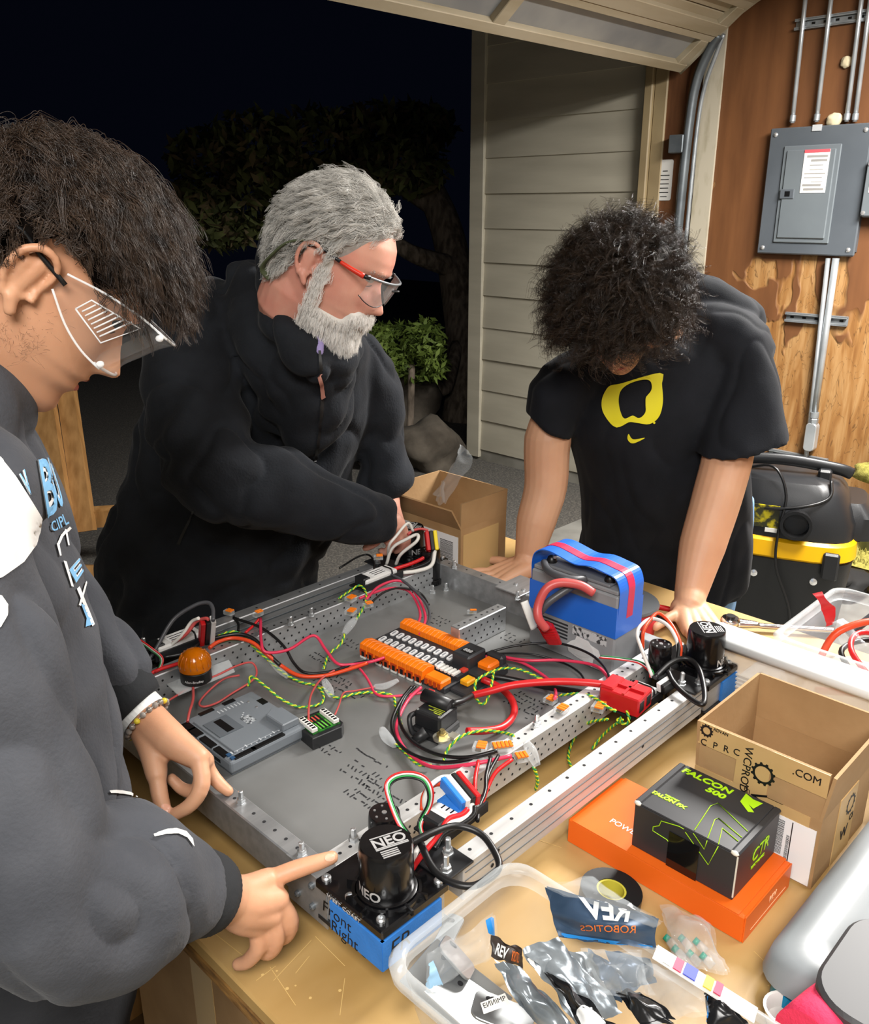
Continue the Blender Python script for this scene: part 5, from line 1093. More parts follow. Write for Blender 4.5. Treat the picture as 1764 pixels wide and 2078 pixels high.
# watch and bracelet
wd = (ad(310, 1440, 1.12)-ad(262, 1400, 1.13)).normalized(); wm = mat('white_watch_band', 'dedfdd', .4)
wa = bpy.data.objects.new('wrist_watch', None); setup(wa, pa)
def loop(c, d, r, m, par, name, rad=.002, n=28, flat=1., k0=0, k1=28, squash=1.):
    s_, u_ = frame_to(d); P = [c+s_*r*math.cos(2*PI*i/n)+u_*r*squash*math.sin(2*PI*i/n)-baseA for i in range(k0, k1+1)]; v, f_ = sweep(P, rad, 6, flat); return obj(name, v, f_, m, par, smooth=True)
wc = wrL+(wrL-elL).normalized()*(-.004); wdir = (ad(350, 1500, 1.11)-elL).normalized()
v = []
for i in range(36):
    an = 2*PI*i/36; s_, u_ = frame_to(wdir); r = .0315
    for dw, dr in ((-.011, 0), (.011, 0), (.011, .002), (-.011, .002)): v.append(wc+wdir*dw+(s_*math.cos(an)+u_*math.sin(an)*.9)*(r+dr)-baseA)
fc = [(i*4+j, i*4+(j+1) % 4, ((i+1) % 36)*4+(j+1) % 4, ((i+1) % 36)*4+j) for i in range(36) for j in range(4)]; obj('band', v, fc, wm, wa, smooth=False)
bc = wrL.lerp(ad(350, 1500, 1.112), .22); bead = [mat('clear_bead', 'cfc6bd', .1, trans=.6), mat('yellow_bead', 'd3bd3a', .25), mat('grey_bead', '8d857e', .2, .3)]
brc = bpy.data.objects.new('bead_bracelet', None); setup(brc, pa); s_, u_ = frame_to(wdir)
for i in range(20):
    an = 2*PI*i/20; c = bc+(s_*math.cos(an)+u_*math.sin(an)*.92)*.0325-baseA; obj('bead', *blob_vf(c, (.0042,)*3, 1, 2, 0), bead[(0, 2, 1, 0, 2)[i % 5]], brc, smooth=True)
loop(bc, wdir, .0325, wm, brc, 'string', .0006, squash=.92)
# ================================================================ grey-haired person
pb = thing('person', 'grey-haired bearded person in a black zip jacket reaching over the chassis', 'person', ad(430, 1150, 1.98)*1.0); pb.location.z = 0; baseB = Vector(pb.location)
HBm = head_matrix(634, 535, 1.50, math.radians(-14), math.radians(31), s=1.08, roll=math.radians(-3)); HP = lambda x, y, z: HBm @ Vector((x, y, z))
shR, elR, wrR = ad(395, 690, 1.74), ad(440, 950, 1.62), ad(770, 1065, 1.80)
shL, elL, wrL = ad(735, 760, 1.90), ad(775, 945, 1.95), ad(790, 1035, 1.93)
parts = [head_vf(HBm)]+ear_vf(HBm, 1)+ear_vf(HBm, -1)+[chain([HP(0, -.02, -.02), HP(0, -.025, -.085), ad(600, 655, 1.69), ad(560, 760, 1.84)], [.062, .062, .062, .06], 18)]
parts += [chain([ad(560, 760, 1.84), shR, elR, wrR], [.05, .04, .036, .028], 12), chain([ad(560, 760, 1.84), shL, elL, wrL], [.05, .035, .03, .026], 12)]
parts += [chain([wrR, ad(800, 1062, 1.825), ad(818, 1082, 1.835)], [.026, .023, .0135], 12), chain([wrR, ad(795, 1075, 1.82), ad(806, 1090, 1.825)], [.026, .024, .014], 12), chain([wrR, ad(782, 1080, 1.81), ad(790, 1096, 1.812)], [.026, .022, .013], 12)]
parts += fingers([[ad(818, 1080, 1.835), ad(826, 1092, 1.842), ad(826, 1103, 1.848), ad(823, 1113, 1.85)], [ad(806, 1088, 1.825), ad(814, 1103, 1.835), ad(812, 1113, 1.845), ad(804, 1118, 1.85)], [ad(792, 1094, 1.813), ad(792, 1112, 1.82), ad(784, 1120, 1.832), ad(775, 1118, 1.84)]], .0105)
parts += fingers([[ad(778, 1080, 1.80), ad(764, 1098, 1.80), ad(752, 1107, 1.805), ad(742, 1112, 1.81)]], .0105)
parts += [chain([wrL, ad(800, 1070, 1.93), ad(806, 1095, 1.94)], [.026, .026, .016], 12)]+fingers([[ad(806, 1090, 1.94), ad(812, 1108, 1.95), ad(812, 1118, 1.95), ad(808, 1126, 1.95)], [ad(798, 1090, 1.94), ad(800, 1110, 1.95), ad(799, 1122, 1.95), ad(796, 1130, 1.95)]], .0105)
bodyB = union('body', parts, .003, skinB, pb, 2); lips_vf(HBm, pb, mat('lips_pink', 'b3584f', .45)); lashes(HBm, pb)
hlB = [-.075, -.065, -.05, -.02, .03, .03, .026, .045, .075, .092, .10]
hB = hairmat('silver_hair', 'dcdad5', 'a3a19c', .35, 40); hcapB = mat('silver_hair_base', 'a19f9a', .85, spec=.1)
capB = scalp_cap('hair', HBm, hlB, .003, hcapB, pb, .003)
def combB(p):
    x, y, z = p; return (.2*x/.07, -.75 if z > .04 else -.5, -.1-.5*max(0, .06-z)/.06)
strands('hair_strands', HBm, scalp_roots(hlB), 1700, 13, lambda p: .046 if p[2] > .05 and p[1] > -.03 else .026, combB, hB, capB, grav=.2, spread=.003, lift=.38, jit=.28, clump=.7, rad=.0003, wav=.003, skull=1.065)
def sst(a, b, x): t = max(0, min(1, (x-a)/(b-a))); return t*t*(3-2*t)
def beard_amt(x, y, z):
    ax = abs(x); chin = sst(-.050, -.064, z)*sst(.01, .03, y)*(1-sst(.02, .012, ax)*sst(-.068, -.06, z))
    side = sst(.006, .014, y)*(1-sst(.026, .038, y))*sst(.03, .02, z)*sst(.035, .045, ax)
    mus = sst(-.0495, -.044, z)*(1-sst(-.034, -.029, z))*(1-sst(.028, .036, ax))*sst(.05, .06, y)
    con = sst(.022, .027, ax)*(1-sst(.036, .044, ax))*sst(.045, .055, y)*(1-sst(-.04, -.034, z))
    return max(chin, side, mus, con)
def beard_mask(x, y, z): return beard_amt(x, y, z) > random.uniform(.2, .9)
def ofB(th, z):
    x, y = head_pt(th, z); return -.006+(.014 if z < -.075 else .011)*beard_amt(x, y, z)
capW = mat('white_beard_base', 'd5d2cc', .9, spec=.1); brd = union('beard', [head_vf(HBm, ofB)], .003, capW, pb, 3)
def beard_roots(n):
    out = []
    while len(out) < n:
        th = random.uniform(0, PI); z = random.uniform(-.112, .012); x, y = head_pt(th, z)
        if beard_mask(x, y, z): s_ = 1+.006/max(.03, math.hypot(x, y)); out.append(((x*s_, (y+face_bump(x, y, z))*s_, z-.003), (x/.07, y/.1, -.4)))
    return out
hW = hairmat('white_hair', 'f2efea', 'd5d2cd', .4, 40)
strands('beard_strands', HBm, beard_roots, 2200, 8, lambda p: .02 if p[2] < -.07 else .012, lambda p: (.3*p[0]/.05, .15, -.7), hW, brd, steps=5, grav=.2, spread=.0025, lift=.7, jit=.3, rad=.00022, skull=0)
strands('eyebrows', HBm, lambda n: [((sd*x_, -.004+.1035*math.sqrt(1-(x_/.075)**2)**.9, .037+random.uniform(-.003, .003)), (0, 1, .3)) for _ in range(n) for sd in (1, -1) for x_ in (random.uniform(.012, .045),)], 60, 4, lambda p: .006, lambda p: (math.copysign(.8, p[0]), -.1, .1), hB, capB, steps=3, grav=.05, spread=.0015, rad=.00022, skull=0)
# safety glasses with red and black temples
gl_ = bpy.data.objects.new('safety_glasses', None); setup(gl_, pb); q = HL(HBm, baseB)
tint = film('grey_tint_lens', 'c3c8cb', .16, .05, .3); frm = mat('glasses_black', '17181a', .35); rdm = mat('temple_red', 'd2331f', .4); gry = mat('frame_grey', '7d8286', .35, .3)
for sd in (1, -1):
    L_ = [[q(sd*x, .118-.030*(x/.075)**2+dy, z) for x in (.006, .022, .04, .058, .072)] for z, dy in ((.034, .004), (.018, .003), (.0, .001), (-.012, 0))]
    L_[-1] = [q(sd*x, .117-.030*(x/.075)**2, -.012+.010*((x-.035)/.035)**2) for x in (.006, .022, .04, .058, .072)]
    sheet('lens', L_, tint, gl_); tube('brow_bar', [q(sd*x, .122-.030*(x/.075)**2, .035-.002*abs(x)/.07) for x in (0, .02, .04, .06, .075)], .0024, gry, gl_, n=6)
    tube('lower_edge', L_[-1], .0009, frm, gl_, n=5, k=4)
    tube('hinge', [q(sd*.073, .093, .032), q(sd*.079, .083, .030)], .0045, frm, gl_, n=6, k=0)
    tube('temple_red', [q(sd*.079, .085, .030), q(sd*.081, .06, .029), q(sd*.081, .04, .029)], lambda t: .0048-.0015*t, rdm, gl_, n=8, k=4); tube('temple_black', [q(sd*.081, .042, .029), q(sd*.083, .01, .032), q(sd*.083, -.015, .038)], lambda t: .0034-.0008*t, frm, gl_, n=8, k=4)
tube('nose_bridge', [q(-.01, .12, .022), q(0, .128, .026), q(.01, .12, .022)], .002, frm, gl_, n=6)
sg_ = mat('olive_strap', '4a5238', .7); tube('neck_strap', [q(.084, -.02, .03), q(.086, -.045, .01), q(.08, -.06, -.02), q(.066, -.07, -.05), q(.055, -.055, -.06)], .008, sg_, gl_, n=8, flat=.3); tube('neck_strap', [q(.055, -.07, -.055), q(0, -.095, -.06), q(-.055, -.07, -.05), q(-.082, -.03, .02)], .006, sg_, gl_, n=8, flat=.3)
# jacket
jk = mat('black_fleece', '22252a', .92, col2='1a1c20', vs=14, bump=.4, bs=220, sheen=.05, spec=.2)
tb_ = rows([(590, 540, 655, 1.72, .07), (640, 470, 700, 1.75, .10), (700, 360, 745, 1.80, .13), (790, 300, 755, 1.86, .15), (880, 272, 745, 1.90, .16), (960, 258, 715, 1.93, .165), (1060, 215, 690, 1.96, .165), (1140, 192, 655, 1.98, .165), (1200, 215, 640, 1.99, .155), (1255, 262, 628, 2.0, .14), (1275, 285, 620, 2.0, .11)])
jp = [secs(tb_)]
jp += [chain([ad(440, 665, 1.80), shR, ad(395, 830, 1.68), elR, ad(560, 1000, 1.66), ad(700, 1042, 1.74), ad(765, 1058, 1.785)], [.10, .098, .098, .094, .080, .064, .052], 22)]
jp += [chain([ad(700, 720, 1.88), shL, ad(768, 860, 1.95), ad(785, 950, 1.96), ad(770, 1010, 1.95)], [.075, .075, .065, .060, .05], 18)]
# stand collar as a leaning ring
cc = [(ad(640, 690, 1.60), V3(.052, 0, .01), V3(-.01, .06, .02)), (ad(600, 640, 1.64), V3(.075, 0, -.03), V3(-.0, .075, .03)), (ad(570, 590, 1.68), V3(.07, 0, -.05), V3(.0, .078, .03)), (ad(556, 545, 1.70), V3(.05, 0, -.05), V3(0, .07, .03))]
jp += [chain([ad(542, 500, 1.68), ad(545, 560, 1.64), ad(565, 640, 1.60), ad(605, 705, 1.575), ad(640, 735, 1.58)], [.018, .032, .042, .045, .04], 14), chain([ad(500, 560, 1.74), ad(530, 650, 1.70), ad(590, 740, 1.68)], [.04, .07, .09], 14), chain([ad(542, 500, 1.70), ad(575, 520, 1.76), ad(640, 600, 1.80), ad(690, 680, 1.74)], [.018, .03, .04, .045], 12), chain([ad(700, 700, 1.70), ad(690, 725, 1.63), ad(655, 738, 1.585)], [.04, .034, .026], 12), chain([ad(640, 760, 1.68), ad(620, 820, 1.74)], [.085, .10], 14)]
def foldB(p):
    w = noise.noise(Vector((p.x*4, p.y*4, p.z*4))); r = math.sin((p.z*1.1-p.x*.75)*38+w*6)
    m_ = max(0, noise.noise(Vector((p.x*5+4, p.y*5, p.z*5)))+.15); return fold(p, .008, (8, 8, 10), 3)+.014*r*m_-.009*crease(p, (10, 10, 8), 5)
jkO = union('jacket', jp, .0065, jk, pb, 5, foldB)
bvB = bvh_of(jkO); zm = mat('zip_black', '050607', .5); pkm = mat('zip_pull_pink', 'c98f80', .6)
onto('zipper', poly_me([(645, 712), (650, 712), (657, 800), (652, 870), (641, 940), (636, 940), (646, 870), (650, 800)]), bvB, zm, pb, .003, sub=7)
onto('zip_pull', poly_me([(645, 757), (651, 755), (659, 802), (653, 806)]), bvB, pkm, pb, .006, sub=6)
onto('pocket_zip', poly_me([(392, 1035), (396, 1036), (366, 1105), (360, 1104)]), bvB, zm, pb, .003, sub=6)
pur = mat('lavender_shirt', '8d80b0', .8); jo = [chain([ad(628, 672, 1.60), ad(642, 690, 1.575), ad(647, 715, 1.555)], [.022, .017, .010], 12)]
union('shirt', jo, .004, pur, pb, 3)
jn = mat('dark_navy_jeans', '171b26', .85, col2='11141d', vs=10, bump=.3, bs=150)
cB = ad(440, 1230, 2.02); cB.z = 0
jp = [secs(dense([(cB+V3(0, 0, 1.06), V3(.19, 0, 0), V3(0, .13, 0)), (cB+V3(0, 0, .95), V3(.195, 0, 0), V3(0, .135, 0)), (cB+V3(0, .0, .84), V3(.18, 0, 0), V3(0, .12, 0))]))]
for sg in (1, -1): jp.append(chain([cB+V3(.09*sg, 0, .88), cB+V3(.10*sg, .01, .5), cB+V3(.105*sg, .02, .09)], [.105, .085, .07], 18))
union('trousers', jp, .01, jn, pb, 4, lambda p: fold(p, .008, (12, 12, 7)))
for sg in (1, -1): shoe(pb, cB+V3(.105*sg, .0, -.02), V3(.3, -.95, 0).normalized(), shm, baseB)
# ================================================================ person in the black T-shirt
pc = thing('person', 'curly-haired person in a black T-shirt leaning on the bench with both hands', 'person', V3(*ad(1370, 1150, 2.25)[:2], 0)); baseC = Vector(pc.location)
HC = head_matrix(1262, 625, 1.74, math.radians(-112), math.radians(56), ear=0.0, roll=math.radians(0), s=1.04); HP = lambda x, y, z: HC @ Vector((x, y, z))
shR, elR, wrR = ad(1140, 790, 1.93), ad(1108, 985, 1.98), ad(1072, 1140, 2.0)       # the person's right arm, on the left of the picture
shL, elL, wrL = ad(1500, 730, 1.90), ad(1455, 1010, 1.84), ad(1402, 1205, 1.80)
parts = [head_vf(HC)]+ear_vf(HC, 1)+ear_vf(HC, -1)+[chain([HP(0, -.02, -.02), HP(0, -.03, -.085), ad(1330, 680, 1.90), ad(1330, 800, 2.0)], [.056, .056, .062, .09], 18)]
parts += [chain([ad(1330, 800, 2.0), shR], [.06, .038], 12), chain([shR, ad(1112, 890, 1.96), elR, ad(1088, 1060, 1.99), wrR], [.038, .053, .049, .045, .031], 16, k=4), chain([ad(1330, 800, 2.0), shL], [.07, .055], 12), chain([shL, ad(1482, 900, 1.87), elL, ad(1425, 1110, 1.82), wrL], [.05, .053, .051, .047, .033], 16, k=4)]
def flat_hand(wr, dx, dy, spread, z=.909):
    """hand leaning on the bench: wr wrist, (dx,dy) unit direction of the fingers, spread sign of the thumb side"""
    d = Vector((dx, dy, 0)).normalized(); s_ = Vector((-d.y, d.x, 0))*spread; w0 = Vector((wr.x, wr.y, z+.022)); out = [chain([wr, w0+d*.01], [.031, .027], 12)]
    for i, (o_, l) in enumerate(((-.030, .062), (-.011, .078), (.010, .082), (.030, .074))):
        k0 = w0+d*.075+s_*o_*1.0; k0.z = z+.010; out.append(chain([w0+s_*o_*.5, k0], [.024, .0135], 12)); e = d+s_*o_*7; e.normalize()
        out += fingers([[k0, k0+e*l*.45+V3(0, 0, .004), k0+e*l*.75+V3(0, 0, .0), k0+e*l+V3(0, 0, -.004)]], .0102)
    t0 = w0+d*.02+s_*.028; e = (d*.55+s_*.85).normalized(); out.append(chain([w0, t0], [.022, .016], 10)); out += fingers([[t0, t0+e*.03, t0+e*.055+V3(0, 0, -.004), t0+e*.075+V3(0, 0, -.008)]], .0112); return out
hr = at(1068, 1150, .93); hl2 = at(1398, 1235, .93)
parts += flat_hand(hr, -.75, -.35, 1 if False else -1)+flat_hand(hl2, .1, -.9, -1)
parts += [chain([wrR, hr+V3(0, 0, .01)], [.031, .029], 12), chain([wrL, hl2+V3(0, 0, .012)], [.033, .03], 12)]
bodyC = union('body', parts, .003, skinC, pc, 2); lips_vf(HC, pc, lipm); lashes(HC, pc)
hlC = [-.08, -.07, -.055, -.04, -.01, .0, .01, .025, .05, .066, .072]
hC = hairmat('black_curly_hair', '100c0a', '3a2e24', .28, 50); hcapC = mat('black_hair_base', '0c0908', .95, spec=.05)
capC = scalp_cap('hair', HC, hlC, .026, hcapC, pc, .005)
strands('hair_strands', HC, scalp_roots(hlC), 2300, 11, lambda p: .085 if p[1] > -.03 else .075, lambda p: (.3*p[0]/.07, .35*p[1]/.09+.1, .1 if p[2] > .05 else -.2), hC, capC, steps=16, grav=.10, curl=.013, cfreq=.8, spread=.0035, lift=1.1, jit=.45, clump=.9, rad=.0003)
# T-shirt
ts = mat('black_tshirt', '1b1d22', .85, col2='16181c', vs=14, bump=.15, bs=400, sheen=.03, spec=.15)
tc_ = rows([(640, 1310, 1420, 1.95, .06), (668, 1270, 1490, 1.95, .10), (710, 1170, 1520, 1.95, .125), (770, 1135, 1525, 1.97, .14), (850, 1140, 1505, 2.0, .15), (930, 1165, 1515, 2.05, .15), (1010, 1180, 1522, 2.10, .145), (1090, 1178, 1528, 2.17, .14), (1160, 1165, 1520, 2.23, .13), (1200, 1180, 1500, 2.25, .12), (1215, 1220, 1470, 2.25, .09)])
cp = [secs(tc_)]
cp += [secs([(ad(1230, 745, 1.95), V3(.02, 0, -.06), V3(0, .09, 0)), (ad(1165, 770, 1.94), V3(.045, 0, -.045), V3(0, .088, 0)), (ad(1125, 815, 1.95), V3(.056, 0, -.036), V3(0, .082, 0)), (ad(1114, 858, 1.955), V3(.052, 0, -.028), V3(0, .074, 0)), (ad(1112, 866, 1.956), V3(.051, 0, -.028), V3(0, .073, 0))], 24)]
cp += [secs([(ad(1430, 680, 1.93), V3(.02, 0, .07), V3(0, .09, 0)), (ad(1485, 700, 1.91), V3(.06, 0, .05), V3(0, .095, 0)), (ad(1500, 780, 1.89), V3(.078, 0, .022), V3(0, .09, 0)), (ad(1504, 860, 1.87), V3(.089, 0, .018), V3(0, .085, 0)), (ad(1505, 903, 1.86), V3(.095, 0, .021), V3(0, .085, 0)), (ad(1505, 906, 1.86), V3(.095, 0, .021), V3(0, .085, 0))], 26)]
cp += [chain([ad(1430, 690, 1.93), ad(1495, 715, 1.905)], [.085, .088], 20), chain([ad(1210, 760, 1.96), ad(1150, 782, 1.95)], [.075, .07], 20)]
cp += [chain([ad(1300, 640, 1.98), ad(1400, 610, 1.98), ad(1500, 655, 1.95)], [.06, .07, .06], 16)]
def foldC(p):
    w = noise.noise(Vector((p.x*5, p.y*5, p.z*3))); return -.004*crease(p, (11, 11, 5), 9)+fold(p, .004, (9, 9, 5), 8)+.011*math.sin((p.x*1.0+p.z*.55)*36+w*5)*max(0, noise.noise(Vector((p.x*6, p.y*6, p.z*3+5))))
tsO = union('t_shirt', cp, .005, ts, pc, 12, foldC); bvC = bvh_of(tsO)
ylw = mat('yellow_print', 'd9cf1c', .6)
OUT = [(1262, 778), (1340, 757), (1343, 780), (1345, 815), (1337, 845), (1318, 860), (1295, 858), (1278, 856), (1266, 862), (1252, 867), (1238, 857), (1224, 835), (1222, 812), (1230, 792), (1240, 782)]
INN = [(1277, 779), (1302, 771), (1318, 772), (1323, 784), (1320, 795), (1311, 806), (1310, 820), (1310, 835), (1303, 845), (1295, 848), (1284, 843), (1268, 849), (1260, 836), (1256, 812), (1261, 792)]
def polar(P, n=72, c=(1284, 812)):
    Q = cpoly(P, 8); A = np.array([math.atan2(y-c[1], x-c[0]) for x, y in Q]); R_ = np.array([math.hypot(x-c[0], y-c[1]) for x, y in Q]); o_ = np.argsort(A); A, R_ = A[o_], R_[o_]
    return [(c[0]+r*math.cos(t), c[1]+r*math.sin(t)) for t in np.linspace(-PI, PI, n, endpoint=False) for r in (np.interp(t, A, R_, period=2*PI),)]
onto('chest_letter', ring_me(polar(OUT), polar(INN)), bvC, ylw, pc, .0022, sub=6)
onto('chest_mark', poly_me(cpoly([(1276, 880), (1274, 890), (1280, 898), (1290, 898), (1309, 888), (1290, 891), (1282, 889)], 4)), bvC, ylw, pc, .0016, sub=5); onto('chest_dot', poly_me(cpoly([(1325, 857), (1328, 855), (1330, 858), (1327, 860)], 3)), bvC, ylw, pc, .0016, sub=5)
jeans = mat('light_blue_jeans', '6f93b5', .8, col2='5d81a5', vs=20, bump=.3, bs=300)
cC = ad(1370, 1180, 2.32); cC.z = 0
jp = [secs(dense([(cC+V3(0, -.03, 1.02), V3(.165, 0, 0), V3(0, .12, 0)), (cC+V3(0, 0, .92), V3(.185, 0, 0), V3(0, .13, 0)), (cC+V3(0, .02, .82), V3(.175, 0, 0), V3(0, .12, 0))]))]
for sg in (1, -1): jp.append(chain([cC+V3(.085*sg, .02, .86), cC+V3(.10*sg, .06, .48), cC+V3(.11*sg, .10, .09)], [.10, .08, .065], 18))
union('trousers', jp, .01, jeans, pc, 4, lambda p: fold(p, .007, (12, 12, 7)))
for sg in (1, -1): shoe(pc, cC+V3(.11*sg, .06, .003), V3(-.3, -.95, 0).normalized(), shm, baseC)
# ================================================================ WIRING
def zr(ox, oy, k): return lambda x, y, h: at(ox+x*k, oy+y*k, h)
z1 = zr(180, 1180, .3061); z2 = zr(640, 1040, .2721); z3 = zr(700, 1240, .2381); z4 = zr(1000, 1080, .2721); z5 = zr(600, 1540, .2608)
wm_ = {k: mat('wire_'+k, c, .38, spec=.5) for k, c in dict(red='c41f22', pink='cf3553', black='141415', white='d4d2cc', grey='45464a', orange='cf4420', yellow='c9cf2a', green='2f8f4a', salmon='b84c4a', blue='2a6fc0').items()}
def wire(label, c, r, Z, pts, n=8):
    P = [Z(*p) for p in pts]; o = tube('cable', P, r, wm_[c], None, n=n); return tag(o, label, 'cable')
def twist(label, Z, pts, r=.0014, pitch=.013):
    P = spline([Z(*p) for p in pts], 8); t = thing('twisted_cable', label, 'cable', P[0]); base = P[0]; L_ = 0; A = []; B = []
    # resample evenly
    Q = [P[0]]
    for i in range(1, len(P)):
        seg = P[i]-P[i-1]; k = max(1, int(seg.length/.0022))
        for j in range(1, k+1): Q.append(P[i-1]+seg*(j/k))
    s_ = None
    for i, p in enumerate(Q):
        d = (Q[min(i+1, len(Q)-1)]-Q[max(i-1, 0)]).normalized()
        if i: L_ += (Q[i]-Q[i-1]).length
        if s_ is None: s_, u_ = frame_to(d)
        s_ = (s_-d*s_.dot(d)).normalized(); u_ = s_.cross(d); an = L_/pitch*2*PI; o_ = (s_*math.cos(an)+u_*math.sin(an))*r*.95; A.append(p+o_-base); B.append(p-o_-base)
    tube('yellow_strand', A, r, wm_['yellow'], t, n=5, k=0); tube('green_strand', B, r, wm_['green'], t, n=5, k=0); return t
def ribbon(label, Z, pts, cols, r=.0012):
    P = spline([Z(*p) for p in pts], 6); t = thing('ribbon_cable', label, 'cable', P[0]); base = P[0]; n = len(cols); s_ = None; L_ = [[] for _ in cols]
    for i, p in enumerate(P):
        d = (P[min(i+1, len(P)-1)]-P[max(i-1, 0)]).normalized()
        if s_ is None: s_, u_ = frame_to(d)
        s_ = (s_-d*s_.dot(d)).normalized()
        for k in range(n): L_[k].append(p+s_*(k-(n-1)/2)*r*1.9-base)
    for k, c in enumerate(cols): tube(c+'_strand', L_[k], r, wm_[c], t, n=6, k=0)
    return t
wire('thick red power cable running from the black hub to the red connector', 'red', .0058, z3, [(1085, 720, .975), (1250, 680, .985), (1450, 630, .995), (1764, 603, 1.0), (2050, 610, 1.005), (2330, 640, 1.005)], 10)
wire('thick red cable looped on the pan beside the main breaker', 'red', .0058, z3, [(1170, 580, .965), (1320, 650, .958), (1425, 760, .955), (1440, 880, .955), (1350, 985, .957), (1200, 1020, .962), (1040, 1025, .968)], 10)
wire('thick black cable beneath the straight red power cable', 'black', .005, z3, [(1180, 555, .965), (1320, 565, .962), (1500, 600, .958), (1764, 655, .96), (2000, 690, .97), (2310, 760, .985)], 10)
wire('short black hose between the hub and the breaker', 'black', .0058, z3, [(1085, 722, .975), (1000, 770, .985), (930, 790, .99), (900, 800, .985)], 10)
wire('pink red wire sweeping from the hub past the battery to the red connector', 'pink', .0027, z4, [(-60, 905, .965), (0, 915, .965), (250, 955, .97), (500, 955, .975), (750, 990, .985), (850, 1070, .995), (870, 1150, 1.0), (850, 1200, .99)])
wire('pink red wire crossing from the hub toward the twisted yellow pair', 'pink', .0027, z4, [(-60, 925, .965), (20, 930, .965), (200, 965, .962), (330, 1035, .96), (440, 1120, .96), (470, 1190, .965), (465, 1240, 1.0)])
wire('thin black wire arching highest in front of the battery', 'black', .0022, z4, [(-80, 920, .965), (0, 888, .975), (200, 842, .985), (480, 828, .99), (700, 895, .995), (830, 1000, 1.0), (885, 1130, 1.005), (880, 1200, .995)])
wire('thin black wire lying low in front of the battery', 'black', .0018, z4, [(-60, 915, .965), (60, 905, .965), (300, 912, .958), (520, 972, .952), (640, 1040, .952), (690, 1110, .952)])
wire('pink red wire from a lever connector on the far rail to the hub', 'pink', .0027, z1, [(1140, 245, 1.005), (1145, 400, 1.0), (1180, 470, .99), (1330, 450, .985), (1490, 358, .985), (1570, 450, .97), (1650, 545, .962), (1764, 548, .96), (1880, 530, .968), (1960, 505, .968)])
wire('black wire drooping from a lever connector on the far rail', 'black', .0025, z1, [(960, 240, 1.005), (1150, 310, 1.0), (1290, 425, .985), (1360, 540, .965), (1440, 605, .957), (1600, 598, .955), (1764, 545, .96), (1890, 520, .966)])
wire('short black wire hanging straight down from the far rail connector', 'black', .0025, z1, [(960, 240, 1.005), (992, 280, 1.0), (992, 330, .997)])
wire('short red wire curving down from the far rail connector', 'red', .0025, z1, [(1130, 250, 1.005), (1095, 290, 1.0), (1040, 340, .997)])
wire('orange red cable crossing from the beacon to the hub', 'orange', .0034, z1, [(800, 440, .998), (860, 400, 1.0), (960, 375, 1.002), (1080, 402, 1.0), (1180, 480, .985), (1280, 560, .965), (1400, 625, .956), (1560, 625, .956), (1700, 590, .96), (1850, 540, .965)])
wire('black cable hugging the orange red cable by the beacon', 'black', .0034, z1, [(490, 505, .998), (650, 470, 1.0), (740, 405, 1.003), (900, 360, 1.006), (1010, 350, 1.006), (1100, 385, 1.0), (1180, 470, .985), (1270, 555, .968)])
wire('tall black cable arching above the amber beacon', 'grey', .0034, z1, [(400, 520, 1.0), (450, 440, 1.015), (560, 255, 1.05), (700, 160, 1.07), (790, 140, 1.075), (823, 180, 1.07), (825, 260, 1.06)])
wire('white wire rising to the stacked connector behind the beacon', 'white', .003, z1, [(490, 500, 1.0), (540, 430, 1.01), (620, 355, 1.03), (680, 270, 1.05), (730, 243, 1.06)])
wire('red wire rising to the stacked connector behind the beacon', 'salmon', .003, z1, [(530, 425, 1.008), (640, 355, 1.03), (710, 270, 1.05), (770, 245, 1.06), (795, 252, 1.06)])
wire('red cable lying on the rail in front of the beacon motor controller', 'red', .0032, z1, [(410, 610, .998), (480, 580, .999), (560, 555, 1.0), (700, 510, 1.0)])
wire('thin red and black lead coiled between the beacon and the grey controller', 'salmon', .0018, z1, [(520, 795, .975), (640, 722, .97), (700, 682, .97), (850, 622, .975), (980, 560, .975), (1080, 538, .97), (1115, 600, .96), (1080, 660, .955), (950, 742, .952), (850, 805, .952), (760, 830, .952), (735, 800, .952), (800, 722, .955), (900, 645, .96), (1000, 622, .96)])
wire('thin red lead dropping into the corner of the grey controller', 'salmon', .0022, z1, [(692, 685, .972), (692, 780, .978), (668, 865, .98), (655, 930, .975)])
wire('thin red lead from the regulator module up to the splice', 'salmon', .0018, z1, [(1458, 930, .97), (1460, 830, .975), (1480, 740, .965), (1540, 650, .958), (1640, 585, .956), (1760, 555, .958)])
wire('thin dark red lead from the regulator to the hub edge', 'salmon', .0014, z1, [(1635, 880, .972), (1660, 820, .968), (1690, 740, .955), (1764, 725, .953), (1900, 700, .955)])
twist('yellow and green twisted pair looping from the far rail to the grey controller', z1, [(850, 365, .998), (950, 332, 1.003), (1030, 362, 1.0), (1100, 440, .985), (1180, 512, .97), (1270, 590, .958), (1330, 632, .955), (1420, 672, .953), (1510, 692, .953), (1558, 760, .953), (1530, 812, .953), (1400, 832, .956), (1280, 782, .97), (1180, 702, .985), (1080, 632, .992), (1060, 695, .978)])
twist('yellow and green twisted pair running below the hub to the centre splice', z1, [(1545, 700, .953), (1640, 770, .952), (1764, 745, .952), (1880, 735, .952), (2010, 755, .952), (2035, 830, .952), (2060, 900, .952), (2075, 960, .955)])
twist('yellow and green twisted pair along the inside of the far rail', z2, [(220, 905, .975), (190, 980, .965), (100, 1060, .955), (62, 1165, .952)])
twist('yellow and green twisted pair climbing to the far motor controller', z2, [(305, 800, .985), (368, 690, .995), (378, 600, 1.005), (330, 545, 1.008), (250, 590, 1.0), (175, 640, .998)])
